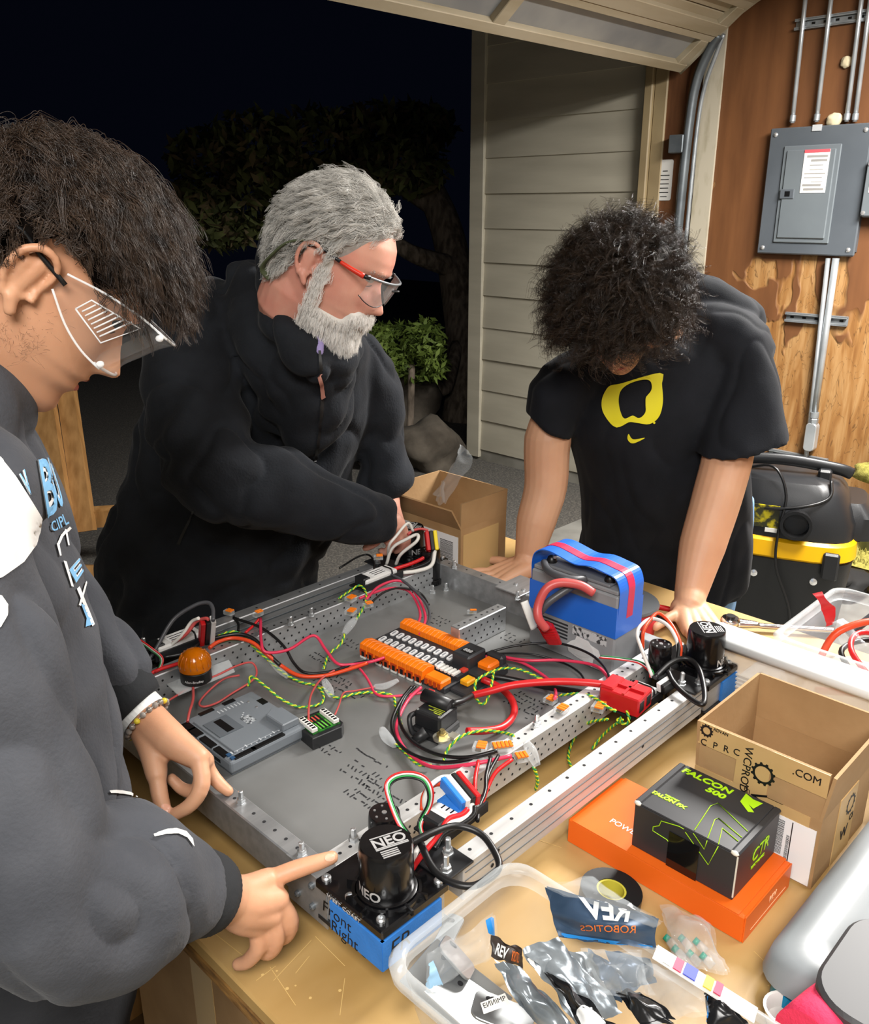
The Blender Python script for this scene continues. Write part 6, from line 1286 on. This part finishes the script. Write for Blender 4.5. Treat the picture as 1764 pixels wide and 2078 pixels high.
twist('yellow and green twisted pair arching over the right end of the hub', z3, [(1110, 690, .972), (1118, 600, .985), (1200, 540, .99), (1330, 490, .992), (1450, 490, .985), (1560, 522, .975), (1660, 572, .965), (1764, 610, .958)])
twist('yellow and green twisted pair hanging in a loop under the red power cable', z3, [(1270, 510, .99), (1245, 650, .985), (1210, 765, .97), (1160, 792, .965), (1115, 740, .965)])
twist('yellow and green twisted pair passing behind the red connector', z4, [(500, 1218, .97), (620, 1205, .985), (720, 1218, .995), (800, 1262, 1.0), (870, 1312, 1.0), (920, 1335, 1.0)])
twist('yellow and green twisted pair dropping to the bench between the rails', z4, [(860, 1395, .99), (720, 1420, .96), (640, 1490, .925), (580, 1600, .905), (565, 1690, .903), (590, 1760, .903)])
twist('second yellow and green twisted pair dropping between the rails', z4, [(970, 1400, .985), (890, 1452, .955), (800, 1540, .92), (740, 1620, .905)])
twist('short twisted pair looping at the base of the red connector', z4, [(1000, 1330, .995), (1018, 1390, .985), (1000, 1430, .975), (930, 1410, .975), (960, 1380, .98)])
twist('yellow and green twisted pair hanging off the near inner rail', z3, [(1610, 1330, .975), (1635, 1400, .955), (1642, 1460, .935), (1628, 1520, .915)])
twist('yellow and green twisted pair curving in front of the main breaker', z3, [(840, 1290, .955), (860, 1215, .958), (900, 1150, .965), (990, 1070, .975), (1100, 1030, .978), (1220, 1020, .98), (1340, 1035, .985), (1440, 1062, 1.0)])
twist('yellow pair continuing from the centre splice under the black loops', z3, [(430, 1130, .955), (500, 1190, .953), (570, 1265, .953), (640, 1312, .954), (740, 1312, .955)])
wire('outer black wire of the big loop from the hub to the near rail', 'black', .0027, z3, [(570, 645, .965), (480, 760, .958), (405, 920, .955), (410, 1030, .955), (470, 1140, .957), (600, 1232, .962), (800, 1285, .975), (1000, 1275, .99), (1280, 1200, 1.005)])
wire('inner black wire of the big loop from the hub to the near rail', 'black', .0027, z3, [(600, 640, .965), (510, 740, .958), (462, 870, .955), (490, 1000, .957), (600, 1130, .962), (800, 1225, .978), (1050, 1245, .995), (1300, 1190, 1.007)])
wire('pink red wire of the big loop from the hub to the near rail', 'pink', .0028, z3, [(650, 650, .965), (545, 750, .958), (472, 880, .954), (440, 1010, .954), (500, 1160, .955), (640, 1282, .962), (800, 1335, .978), (1100, 1302, 1.0), (1420, 1235, 1.005)])
wire('pink wires entering the underside of the hub from the left', 'pink', .0022, z3, [(-40, 470, .955), (0, 468, .955), (100, 470, .957), (180, 560, .957), (225, 640, .955), (250, 690, .953), (320, 725, .953), (500, 720, .955), (690, 690, .96)])
wire('black wire falling from the orange connectors beside the near rail', 'black', .0026, z3, [(1245, 1240, 1.007), (1205, 1400, 1.005), (1195, 1540, 1.0), (1110, 1690, 1.0)])
wire('second black wire falling beside the near rail connectors', 'black', .0026, z3, [(1310, 1230, 1.007), (1225, 1390, 1.003), (1190, 1560, 1.0), (1150, 1660, 1.0), (1130, 1790, 1.0)])
wire('red wire falling from the rightmost orange connector by the near rail', 'red', .0028, z3, [(1425, 1265, 1.005), (1290, 1372, 1.0), (1215, 1510, .99), (1170, 1640, .99), (1110, 1760, 1.0)])
wire('short red wire crossing the near rail top', 'red', .0028, z3, [(1140, 1280, 1.003), (1112, 1420, 1.002), (1108, 1560, .995), (1090, 1650, .99)])
ribbon('red white green ribbon cable looped over the front motors', z5, [(880, 600, 1.03), (800, 480, 1.045), (728, 290, 1.06), (722, 195, 1.065), (790, 138, 1.068), (900, 125, 1.068), (1000, 160, 1.062), (1048, 250, 1.05), (1040, 360, 1.03), (970, 500, 1.01), (985, 600, 1.005)], ('red', 'white', 'green', 'black'))
wire('white motor lead beside the front stacked connector', 'white', .0033, z5, [(1210, 140, 1.025), (1130, 150, 1.03), (1040, 220, 1.03), (1005, 310, 1.02), (1010, 400, 1.005)])
wire('red motor lead beside the front stacked connector', 'orange', .0033, z5, [(1180, 200, 1.02), (1080, 200, 1.025), (1000, 280, 1.02), (985, 400, 1.005)])
wire('white lead from the front connector to the big motor', 'white', .0033, z5, [(1375, 350, 1.02), (1355, 430, 1.015), (1290, 475, 1.015), (1180, 515, 1.015), (1050, 640, 1.01), (950, 705, 1.005), (890, 850, 1.002)])
wire('red lead from the front connector to the big motor', 'red', .0033, z5, [(1340, 390, 1.02), (1290, 435, 1.018), (1190, 470, 1.018), (1120, 580, 1.013), (1030, 695, 1.008), (960, 780, 1.003), (895, 880, 1.0)])
wire('black lead from the front connector to the big motor', 'black', .0033, z5, [(1395, 370, 1.02), (1380, 440, 1.015), (1270, 520, 1.012), (1150, 590, 1.01), (1080, 700, 1.006)])
wire('stiff black cable looped out over the near outer tube', 'black', .0042, z5, [(890, 660, 1.03), (1050, 580, 1.03), (1240, 522, 1.025), (1420, 570, 1.02), (1530, 690, 1.015), (1582, 850, 1.01), (1430, 972, 1.01), (1290, 985, 1.01), (1140, 920, 1.01), (1050, 820, 1.012), (975, 660, 1.015)], 10)
wire('white lead arching beside the black motors near the white lid', 'white', .003, z4, [(1190, 1075, 1.0), (1110, 870, 1.03), (1078, 760, 1.045), (1110, 690, 1.055), (1190, 645, 1.06), (1300, 690, 1.06), (1370, 800, 1.045), (1392, 930, 1.02)])
wire('red lead arching beside the black motors near the white lid', 'orange', .003, z4, [(1120, 870, 1.02), (1125, 740, 1.05), (1180, 650, 1.06), (1240, 605, 1.065), (1335, 690, 1.058), (1400, 830, 1.04), (1400, 930, 1.02)])
wire('black lead arching beside the black motors near the white lid', 'black', .003, z4, [(1100, 860, 1.02), (1120, 740, 1.045), (1220, 630, 1.058), (1320, 710, 1.055), (1385, 830, 1.04), (1380, 960, 1.02)])
wire('stiff black cable looped over the far end of the outer tube', 'black', .0042, z4, [(1210, 1085, 1.01), (1330, 975, 1.02), (1450, 942, 1.025), (1540, 1020, 1.02), (1582, 1200, 1.01), (1560, 1285, 1.005), (1440, 1212, 1.005), (1350, 1120, 1.01), (1310, 1040, 1.015)], 10)
ribbon('green white red ribbon cable reaching left from the labelled motor controller', z4, [(800, 930, 1.0), (950, 945, 1.005), (1090, 970, 1.005), (1175, 1030, 1.005), (1190, 1085, .998)], ('green', 'black', 'white', 'red'))
wire('thick red battery cable arching to the red plug', 'salmon', .0075, z4, [(755, 455, 1.10), (650, 395, 1.112), (500, 378, 1.115), (400, 425, 1.105), (342, 540, 1.08), (342, 640, 1.06), (400, 725, 1.04)], 12)
wire('thick black battery cable slanting down the battery side', 'grey', .0065, z4, [(690, 348, 1.112), (560, 425, 1.10), (420, 520, 1.08), (350, 600, 1.06)], 12)
wire('black cable lying on top of the battery under the strap', 'grey', .0065, z4, [(385, 225, 1.118), (410, 280, 1.118), (500, 330, 1.117), (600, 352, 1.115), (690, 348, 1.112)], 12)
wire('white loop under the reaching hand', 'white', .0035, z2, [(530, 390, 1.0), (575, 265, 1.04), (680, 200, 1.06), (760, 165, 1.07), (755, 215, 1.06), (640, 310, 1.03), (600, 390, 1.0)])
wire('pale wire beside the reaching hand', 'white', .003, z2, [(545, 360, 1.0), (550, 250, 1.05), (600, 180, 1.07), (690, 80, 1.09), (730, 140, 1.07)])
wire('red wire curving along the far rail from the upright connector', 'red', .0042, z2, [(858, 275, 1.03), (820, 330, 1.015), (720, 380, 1.005), (600, 420, 1.002), (540, 448, 1.0)])
wire('black wire curving along the far rail from the upright connector', 'black', .0042, z2, [(878, 285, 1.03), (850, 365, 1.012), (740, 415, 1.004), (610, 450, 1.002), (560, 465, 1.0)])
wire('white wire curving along the far rail from the upright connector', 'white', .0042, z2, [(893, 285, 1.03), (865, 395, 1.008), (750, 438, 1.002), (620, 455, 1.0), (560, 490, .999)])
wire('pink red wire arching over the top of the upright connector', 'salmon', .003, z2, [(840, 135, 1.06), (790, 122, 1.065), (730, 135, 1.065), (690, 165, 1.06)])
wire('outer pink wire looping from the far rail to the hub', 'pink', .0027, z2, [(380, 650, 1.0), (470, 555, 1.005), (600, 508, 1.005), (700, 545, .995), (785, 665, .975), (822, 790, .965), (780, 905, .97)])
wire('inner pink wire looping from the far rail to the hub', 'pink', .0027, z2, [(330, 640, 1.0), (420, 605, 1.0), (560, 565, .995), (690, 582, .985), (760, 680, .97), (782, 780, .965), (735, 880, .97)])
wire('grey wire looping outermost from the far motor controller to the hub', 'grey', .0027, z2, [(510, 440, 1.01), (640, 500, 1.005), (760, 600, .99), (838, 700, .975), (850, 795, .965), (800, 900, .97)])
wire('black wire looping between the pink wires on the far rail', 'black', .0022, z2, [(430, 660, 1.0), (520, 592, 1.002), (640, 562, .998), (780, 600, .985), (848, 690, .97)])
wire('thin dark wire along the outside of the far motor controller', 'black', .002, z2, [(180, 415, 1.0), (320, 330, 1.01), (400, 318, 1.012), (440, 380, 1.01), (420, 480, 1.01), (370, 560, 1.005)])
ribbon('red white green ribbon cable curling beside the corner motors', z1, [(260, 400, 1.03), (270, 375, 1.035), (340, 400, 1.035), (420, 455, 1.025), (480, 510, 1.01), (470, 570, 1.0), (430, 600, .999)], ('red', 'white', 'green', 'black'))
tag(tube('cable', [RW(1.46, .845, .93), RW(1.5, .83, .92), RW(1.53, .79, .912), RW(1.56, .74, .908)], .006, wm_['red'], None), 'red cable running from the reel behind the battery', 'cable')
# ---- stacked power connectors
def stack(label, P0, P1, cols, w=.0085, h=.016):
    a, b = Vector(P0), Vector(P1); t = thing('power_connector', label, 'connector', a); d = b-a; L_ = d.length; d.normalize(); s_, u_ = frame_to(d); n = len(cols)
    for k, c in enumerate(cols):
        o = box('housing', (-w*.46, w*.46), (0, L_), (-h/2, h/2), mat('housing_'+c, {'red': 'b8161a', 'black': '151516', 'white': 'd8d8d6', 'blue': '2a76cc', 'yellow': 'e0c81e', 'green': '1f8a3c'}[c], .4), t, bev=.0012)
        o.matrix_local = Matrix(((s_.x, d.x, u_.x, 0), (s_.y, d.y, u_.y, 0), (s_.z, d.z, u_.z, 0), (0, 0, 0, 1))) @ Matrix.Translation((w*(k-(n-1)/2), 0, 0))
    return t
stack('stacked red black and white connector behind the amber beacon', z1(780, 400, 1.0), z1(790, 255, 1.055), ('white', 'black', 'red'))
stack('stacked connector with blue tape beside the big front motor', z5(1200, 150, 1.03), z5(1365, 350, 1.022), ('red', 'black', 'white', 'blue'), .0075)
stack('upright red yellow and green connector near the reaching hand', z2(875, 285, 1.03), z2(858, 140, 1.065), ('red', 'black', 'yellow'))
stack('white and black connector below the ribbon cable by the white lid', z4(1250, 1170, 1.0), z4(1340, 1110, 1.005), ('white', 'black'))
stack('flat red and blue connector on the rail beside the front motor controller', z5(1060, 500, 1.012), z5(1230, 400, 1.006), ('black', 'blue', 'white'), .008, .01)
rc_ = mat('connector_red', 'b3151b', .38)
p = rc(z4(990, 1245, .995)); t = room_thing('battery_connector', 'large red power connector lying on the near inner rail', 'connector', p.x, p.y, .985, turn=-PI/2+.12)
box('housing', (-.032, .032), (-.024, .024), (0, .030), rc_, t, bev=.002); box('housing_lip', (-.034, -.012), (-.021, .021), (.003, .034), rc_, t, bev=.002); box('centre_rib', (-.03, .03), (-.0025, .0025), (.03, .0335), rc_, t); box('cross_rib', (.004, .008), (-.024, .024), (.03, .0335), rc_, t)
for y in (-.012, .012): box('contact_opening', (.0315, .0325), (y-.007, y+.007), (.007, .023), MC['black_ink'], t)
a, b = z4(385, 680, 1.045), z4(460, 820, 1.0); t = thing('battery_plug', 'red ribbed plug hanging from the battery cable', 'connector', a); d = b-a
v, f_ = secs([(d*0, V3(.010, 0, 0), V3(0, .009, 0)), (d*.3, V3(.013, 0, 0), V3(0, .011, 0)), (d*.6, V3(.014, 0, 0), V3(0, .012, 0)), (d*1.0, V3(.013, 0, 0), V3(0, .011, 0))], 12, .6); obj('housing', v, f_, rc_, t)
for k in range(5): q = d*(.12+.13*k); v, f_ = secs([(q, V3(.0145, 0, 0), V3(0, .0125, 0)), (q+d*.05, V3(.0145, 0, 0), V3(0, .0125, 0))], 12, .6); obj('grip_rib', v, f_, rc_, t)
tg = mat('frosted_white', 'd5d5d0', .4); o = tube('cable_tag', [z4(235, 515, 1.065), z4(270, 610, 1.045), z4(310, 715, 1.02)], .0085, tg, None, n=12, flat=.5); tag(o, 'white plastic tag hanging beside the battery cable', 'tag')
# ---- lever connectors and clear splices
wc_ = film('clear_connector', 'd5dadc', .14, .1, .25); wo = mat('lever_orange', 'e5781a', .4)
def wago(label, x, y, z, turn, n=3, open_=False, tilt=0.):
    p = ar(x, y, z); t = room_thing('lever_connector', label, 'wire connector', p.x, p.y, z, None, turn); w = .0056*n
    if tilt: t.rotation_euler = (Matrix.Rotation(PHI+turn, 3, 'Z') @ Matrix.Rotation(tilt, 3, 'X')).to_euler()
    box('clear_body', (-w/2, w/2), (-.0095, .0095), (0, .0085), wc_, t, bev=.001)
    box('metal_bar', (-w/2+.001, w/2-.001), (-.003, .005), (.002, .004), brass, t)
    for k in range(n):
        xx = -w/2+.0056*(k+.5); box('lever', (xx-.0024, xx+.0024), (-.009, .004), (.0075, .0105), wo, t, bev=.0006)
    return t
for i, (x, y, z, tn, n, lb) in enumerate(((465, 1247, .998, .3, 2, 'orange lever connector leftmost on the far outer rail'), (524, 1250, .999, 1.6, 2, 'upright orange lever connector on the far outer rail above the pink wire'), (712, 1219, .997, .2, 3, 'orange lever connector on the far inner rail below the white motor controller'), (747, 1232, .993, 1.3, 2, 'orange lever connector hanging inside the far rail beside the pink wires'), (712, 1246, .99, .4, 3, 'orange lever connector just above the clear splice on the far rail'), (768, 1135, 1.03, .9, 2, 'orange lever connector standing up below the reaching hand'), (974, 1522, .999, .5, 3, 'leftmost orange lever connector of the cluster on the near rail'), (1019, 1520, .999, -.6, 5, 'largest orange lever connector in the near rail cluster'), (1057, 1541, .99, -.5, 3, 'orange lever connector hanging over the side of the near rail'), (1117, 1425, .965, .1, 3, 'orange lever connector on the pan left of the red connector'), (1139, 1444, .996, .1, 3, 'orange lever connector on the near rail left of the red connector'), (1215, 1440, .99, .3, 4, 'orange lever connector tucked under the red connector'), (958, 1246, .948, .8, 1, 'tiny orange connector lying alone on the far part of the pan'))):
    wago(lb, x, y, z, tn, n)
def splice(label, pts, r=.006):
    o = tube('clear_splice', pts, lambda t: r*(.6+.4*math.sin(PI*t)), wc_, None, n=10, flat=.6); tag(o, label, 'wire splice'); return o
splice('clear splice at the far rail on the twisted pair', [z2(300, 790, .99), z2(260, 840, .985), z2(215, 905, .975)], .009); splice('clear splice on the twisted pair below the far rail', [z1(1200, 520, .968), z1(1260, 580, .96), z1(1320, 635, .955)], .007); splice('clear splice standing beside the regulator module leads', [z1(1560, 650, .97), z1(1590, 710, .96), z1(1610, 760, .955)], .008)
splice('clear splice in the centre of the pan left of the black loops', [z3(315, 1000, .955), z3(360, 1080, .954), z3(430, 1150, .954)], .009); splice('clear splice leaning over the near rail', [z3(1550, 1120, 1.0), z3(1590, 1200, .995), z3(1640, 1320, .98)], .009); splice('grey green splice lying under the left row of hub terminals', [z3(250, 640, .955), z3(340, 640, .957), z3(450, 590, .96)], .008)
# ================================================================ BIN CONTENTS
esd = mat('antistatic_bag', '8f979d', .25, .5, col2='6d757b', vs=30, bump=.6, bs=40); navy = mat('navy_bag', '3d5068', .3, .2, col2='33465c', vs=20, bump=.4, bs=40); blkb = mat('black_bag', '161719', .25, bump=.5, bs=50); bagf = film('clear_zip_bag', 'c9d0d4', .1, .1, .22); bluf = mat('bag_blue_trim', '1d77bd', .35); orp = mat('print_orange', 'e0702a', .5)
brp = mat('brown_label', '3a302b', .5)
def bag(label, quad, m, crump=.006, seed=0, bulge=.012, name='parts_bag', cat='bag'):
    """quad: corner points tl tr br bl as (x, y, z)"""
    C = [at(*q) for q in quad]; base = sum(C, Vector())/4; t = thing(name, label, cat, base); nrm = (C[1]-C[0]).cross(C[3]-C[0]).normalized()
    if nrm.dot(base-Vector((0, 0, CAMZ))) > 0: nrm = -nrm
    def grid(sg):
        P = []
        for j in range(5):
            row = []
            for i in range(5):
                u, w = i/4, j/4; q = (C[0].lerp(C[1], u)).lerp(C[3].lerp(C[2], u), w)+nrm*sg*bulge*math.sin(PI*u)*math.sin(PI*w)+nrm*noise.noise(Vector((u*3+seed, w*3, sg)))*bulge*.5; row.append(q-base)
            P.append(row)
        return P
    a = sheet('front_film', grid(1), m, t, crump=crump, seed=seed); sheet('back_film', grid(-.3), m, t, crump=crump, seed=seed+5); return t, a
def bprint(t, a, name, me, m, off=.0012): return onto(name, me, bvh_of(a), m, t, off, sub=6)
t, a = bag('large navy and silver bag with mirrored white lettering on top of the bin', [(1108, 1800, 1.03), (1335, 1862, 1.05), (1330, 1925, 1.02), (1130, 1900, 1.0)], navy, .0025, 1)
bprint(t, a, 'lettering', text_me('REV', [(1285, 1880), (1172, 1822), (1200, 1868), (1282, 1875)][:0] or [(1285, 1830), (1172, 1818), (1195, 1866), (1275, 1872)], bold=.03), wpt); bprint(t, a, 'lettering', text_me('ROBOTICS', [(1290, 1878), (1178, 1876), (1180, 1887), (1290, 1892)]), orp); bprint(t, a, 'trim_stripe', poly_me([(1140, 1893), (1325, 1918), (1325, 1926), (1140, 1901)]), bluf)
t, a = bag('clear flap above the navy bag', [(1100, 1795, 1.05), (1200, 1778, 1.06), (1345, 1875, 1.06), (1330, 1885, 1.05)], bagf, .004, 2, .006)
t, a = bag('clear bag holding a grey bracket at the bin corner', [(870, 1935, 1.0), (1000, 1855, 1.02), (1010, 1935, .99), (865, 2010, .97)], bagf, .005, 3)
bprint(t, a, 'trim_stripe', poly_me([(985, 1868), (1001, 1858), (1003, 1900), (990, 1893)]), bluf); bprint(t, a, 'trim_stripe', poly_me([(855, 1965), (880, 1948), (900, 2000), (862, 2008)]), mat('bag_pale_blue', '8fb4cf', .4))
t, a = bag('brown and black bag with small white lettering inside the bin', [(1000, 1900, 1.03), (1058, 1925, 1.03), (1060, 1965, 1.0), (1000, 1940, 1.0)], brp, .003, 4, .008); bprint(t, a, 'lettering', text_me('REV', [(1010, 1912), (1034, 1924), (1030, 1946), (1006, 1936)], bold=.03, shear=.2), wpt); bprint(t, a, 'lettering', text_me('ROBOTICS', [(1040, 1928), (1054, 1932), (1052, 1952), (1038, 1948)]), orp)
for i, (lb, qd, m) in enumerate((('long silver antistatic bag leaning through the middle of the bin', [(1060, 1935, 1.03), (1130, 1905, 1.03), (1260, 2050, 1.0), (1180, 2078, 1.0)], esd), ('grey antistatic bag in the centre of the bin', [(1130, 1920, 1.02), (1200, 1935, 1.02), (1230, 2020, .98), (1180, 2030, .98)], esd), ('blue grey antistatic bag behind the centre bags', [(1190, 1930, 1.0), (1250, 1955, 1.0), (1260, 2030, .96), (1200, 2020, .96)], navy), ('dark silver bag crossing the lower left of the bin', [(1005, 1950, 1.01), (1050, 1960, 1.01), (1175, 2090, .98), (1100, 2100, .98)], esd), ('black bag with orange mirrored lettering at the bottom edge', [(1110, 1980, 1.03), (1150, 2000, 1.03), (1260, 2085, 1.03), (1190, 2100, 1.02)], blkb), ('black shiny bag at the right of the bin', [(1250, 2015, 1.02), (1300, 2010, 1.03), (1370, 2070, 1.03), (1310, 2085, 1.02)], blkb), ('navy bag corner below the lettered bag', [(1230, 1930, .99), (1320, 1945, 1.0), (1330, 2000, .97), (1260, 2010, .97)], navy), ('dark bag at the bottom right corner of the bin', [(1425, 2015, 1.02), (1480, 2035, 1.02), (1530, 2095, 1.01), (1440, 2095, 1.01)], blkb), ('clear bag with yellow parts at the right of the bin', [(1300, 1960, 1.01), (1400, 1960, 1.03), (1440, 2060, 1.02), (1330, 2070, 1.0)], bagf), ('clear bag across the front right of the bin', [(1180, 1925, 1.04), (1300, 1930, 1.05), (1330, 2020, 1.03), (1210, 2010, 1.02)], bagf))):
    t, a = bag(lb, qd, m, .006, 10+i)
    if i == 4:
        bprint(t, a, 'lettering', text_me('OTICS', [(1258, 2072), (1192, 2028), (1200, 2018), (1265, 2060)]), orp)
        bprint(t, a, 'white_panel', poly_me(cpoly([(1172, 2052), (1185, 2042), (1215, 2062), (1230, 2085), (1180, 2085)], 4)), wpt)
    if i == 7: bprint(t, a, 'trim_stripe', poly_me([(1428, 2018), (1438, 2022), (1440, 2060), (1436, 2075), (1428, 2078), (1434, 2050)]), bluf)
    if i == 2: bprint(t, a, 'lettering', text_me('REV', [(1225, 1990), (1222, 2018), (1205, 2014), (1208, 1986)]), wpt)
    if i == 0: bprint(t, a, 'paper_label', poly_me([(1062, 1950), (1078, 1942), (1098, 1982), (1082, 1990)]), white)
br = mat('zinc_bracket', 'a3a6a7', .35, .8)
def bracket(label, x, y, z, poly, turn, tilt):
    p = ar(x, y, z); t = room_thing('metal_bracket', label, 'bracket', p.x, p.y, z, 'metal brackets in the clear bin', turn); t.rotation_euler = (Matrix.Rotation(PHI+turn, 3, 'Z') @ Matrix.Rotation(tilt[0], 3, 'X') @ Matrix.Rotation(tilt[1], 3, 'Y')).to_euler()
    prism('plate', poly, (0, .003), br, t, bev=.0006); merge('hole', [disc_vf((hx, hy, .0034), (0, 0, 1), .0032, 10) for hx, hy in ((poly[0][0]*.6, poly[0][1]*.6), (poly[2][0]*.6, poly[2][1]*.6))], hole, t)
bracket('angled zinc bracket lying in the near corner of the bin', 925, 2010, .945, [(-.03, -.05), (.03, -.05), (.03, .05), (-.03, .05)], .1, (.15, -.2)); bracket('flat zinc plate standing in the near corner of the bin', 960, 2055, .955, [(-.03, -.05), (.03, -.05), (.03, .04), (-.015, .05)], .3, (.3, .1)); bracket('rounded zinc bracket beside the paper label', 1020, 2060, .975, rrect(-.02, .02, -.03, .03, .01), .5, (.2, .2)); bracket('zinc bracket inside the clear bag at the bin corner', 925, 1945, .975, rrect(-.018, .018, -.022, .022, .008), .2, (.6, .5)); bracket('small zinc strip at the far corner of the bin', 910, 1895, .935, rrect(-.03, .03, -.01, .01, .006), .4, (.1, .1))
p = at(1005, 2030, .99); t = thing('paper_tag', 'white paper tag with black lettering in the clear bin', 'paper tag', p); me = poly_me([(975, 2035), (1025, 2015), (1036, 2038), (982, 2058)]); 
for v in me.vertices: v.co = at(v.co.x, v.co.y, .995)-p
me.materials.append(white); setup(bpy.data.objects.new('paper', me), t); me = text_me('EИИIMP', [(979, 2036), (1024, 2019), (1028, 2029), (983, 2046)])
for v in me.vertices: v.co = at(v.co.x, v.co.y, .9955)-p
me.materials.append(ink); setup(bpy.data.objects.new('lettering', me), t)
p = at(1440, 1990, 1.0); t = thing('colour_strip', 'clear strip with red blue and yellow colour chips lying on the bin', 'plastic strip', p); D0, D1 = at(1330, 1930, 1.045), at(1535, 2060, 1.02); sd_ = (D1-D0).normalized(); nn = V3(-sd_.y, sd_.x, 0)*.009
L_ = (D1-D0)
def chip(u0, u1, m, nm, k=1.): P = [D0+L_*u0-nn*k, D0+L_*u1-nn*k, D0+L_*u1+nn*k, D0+L_*u0+nn*k]; lo = V3(0, 0, -.0012); obj(nm, [q-p for q in P]+[q-p+lo for q in P], [(0, 1, 2, 3), (7, 6, 5, 4), (0, 4, 5, 1), (1, 5, 6, 2), (2, 6, 7, 3), (3, 7, 4, 0)], m, t)
chip(0, 1, film('strip_film', 'eceff0', .5, .15, .2), 'film')
for u0, u1, c in ((.02, .10, 'c9c9c6'), (.10, .17, 'b3b3b0'), (.20, .28, 'c62f55'), (.30, .42, '2f3fb5'), (.50, .58, 'd9c322'), (.60, .67, 'c62f55')): m_ = mat('chip_'+c, c, .5); D0 = D0+V3(0, 0, .0006); chip(u0, u1, m_, 'colour_chip', .8)
# bag of terminals outside the bin
t, a = bag('clear bag of small green tipped terminals on the bench behind the bin', [(1345, 1835, .925), (1440, 1870, .93), (1480, 1975, .92), (1370, 1960, .93)], bagf, .006, 31, .02)
tg_ = mat('teal_tip', '1f8a70', .4)
for i, (x, y) in enumerate(((1358, 1908), (1388, 1908), (1418, 1915), (1375, 1930), (1405, 1940), (1432, 1945))):
    p = at(x, y, .915); e = thing('terminal', ('leftmost teal tipped terminal in the clear bag', 'second teal tipped terminal from the left in the top row of the clear bag', 'rightmost teal tipped terminal in the top row of the clear bag', 'leftmost teal tipped terminal in the bottom row of the clear bag', 'middle teal tipped terminal in the bottom row of the clear bag', 'lowest rightmost teal tipped terminal in the clear bag')[i], 'terminal', p, group='terminals in the clear bag'); cyl('sleeve', (0, 0, 0), (.006, -.008, -.003), .0045, wc_, e, 10); cyl('tip', (0, 0, 0), (-.004, .004, .002), .004, tg_, e, 10)
# cables in the far bin
RB = lambda a, b, z: RW(a, b, z)
for i, (lb, c, pts, r) in enumerate((('orange red cable looping high out of the cable bin', 'orange', [(1.40, .46, .97), (1.42, .44, 1.03), (1.48, .38, 1.05), (1.52, .30, 1.03), (1.50, .22, .99), (1.42, .2, .96)], .006), ('orange red cable arched at the back of the cable bin', 'orange', [(1.55, .42, .96), (1.57, .36, 1.04), (1.58, .26, 1.06), (1.56, .18, 1.02), (1.5, .16, .96)], .006), ('red cable curled across the cable bin', 'red', [(1.39, .36, .97), (1.43, .42, 1.0), (1.49, .42, 1.01), (1.54, .34, .99), (1.48, .26, .97), (1.41, .3, .96)], .005), ('black cable curled across the cable bin', 'black', [(1.41, .4, .96), (1.45, .44, .985), (1.52, .4, .99), (1.53, .3, .98), (1.46, .22, .965), (1.40, .26, .96)], .005), ('second black cable in the cable bin', 'black', [(1.4, .3, .99), (1.46, .34, 1.0), (1.52, .24, .99), (1.47, .18, .98)], .005), ('grey cable end poking up in the cable bin', 'grey', [(1.50, .45, .99), (1.54, .42, 1.03), (1.585, .395, 1.055)], .007), ('pinkish red cable at the bottom of the cable bin', 'pink', [(1.38, .45, .93), (1.42, .38, .935), (1.48, .3, .94), (1.55, .25, .93)], .006))):
    tag(tube('cable', [RB(*p) for p in pts], r, wm_[c], None), lb, 'cable')
rt = mat('red_tape_flag', 'c9242c', .4, bump=.3, bs=60); F0 = [at(1648, 1205, 1.06), at(1668, 1200, 1.065), at(1690, 1222, 1.05), at(1675, 1240, 1.04)]
t = thing('tape_flag', 'crumpled red tape flag sticking up in the cable bin', 'tape', F0[0]); sheet('tape', [[F0[0]-F0[0], F0[1]-F0[0]], [at(1662, 1222, 1.045)-F0[0], at(1685, 1225, 1.05)-F0[0]], [at(1672, 1250, 1.02)-F0[0], at(1695, 1238, 1.03)-F0[0]], [at(1678, 1275, .99)-F0[0], at(1690, 1270, 1.0)-F0[0]]], rt, t, crump=.004)
t, a = bag('clear plastic bag lying among the cables in the far bin', [(1685, 1265, 1.03), (1712, 1255, 1.03), (1764, 1310, 1.0), (1720, 1325, .99)], bagf, .006, 41)
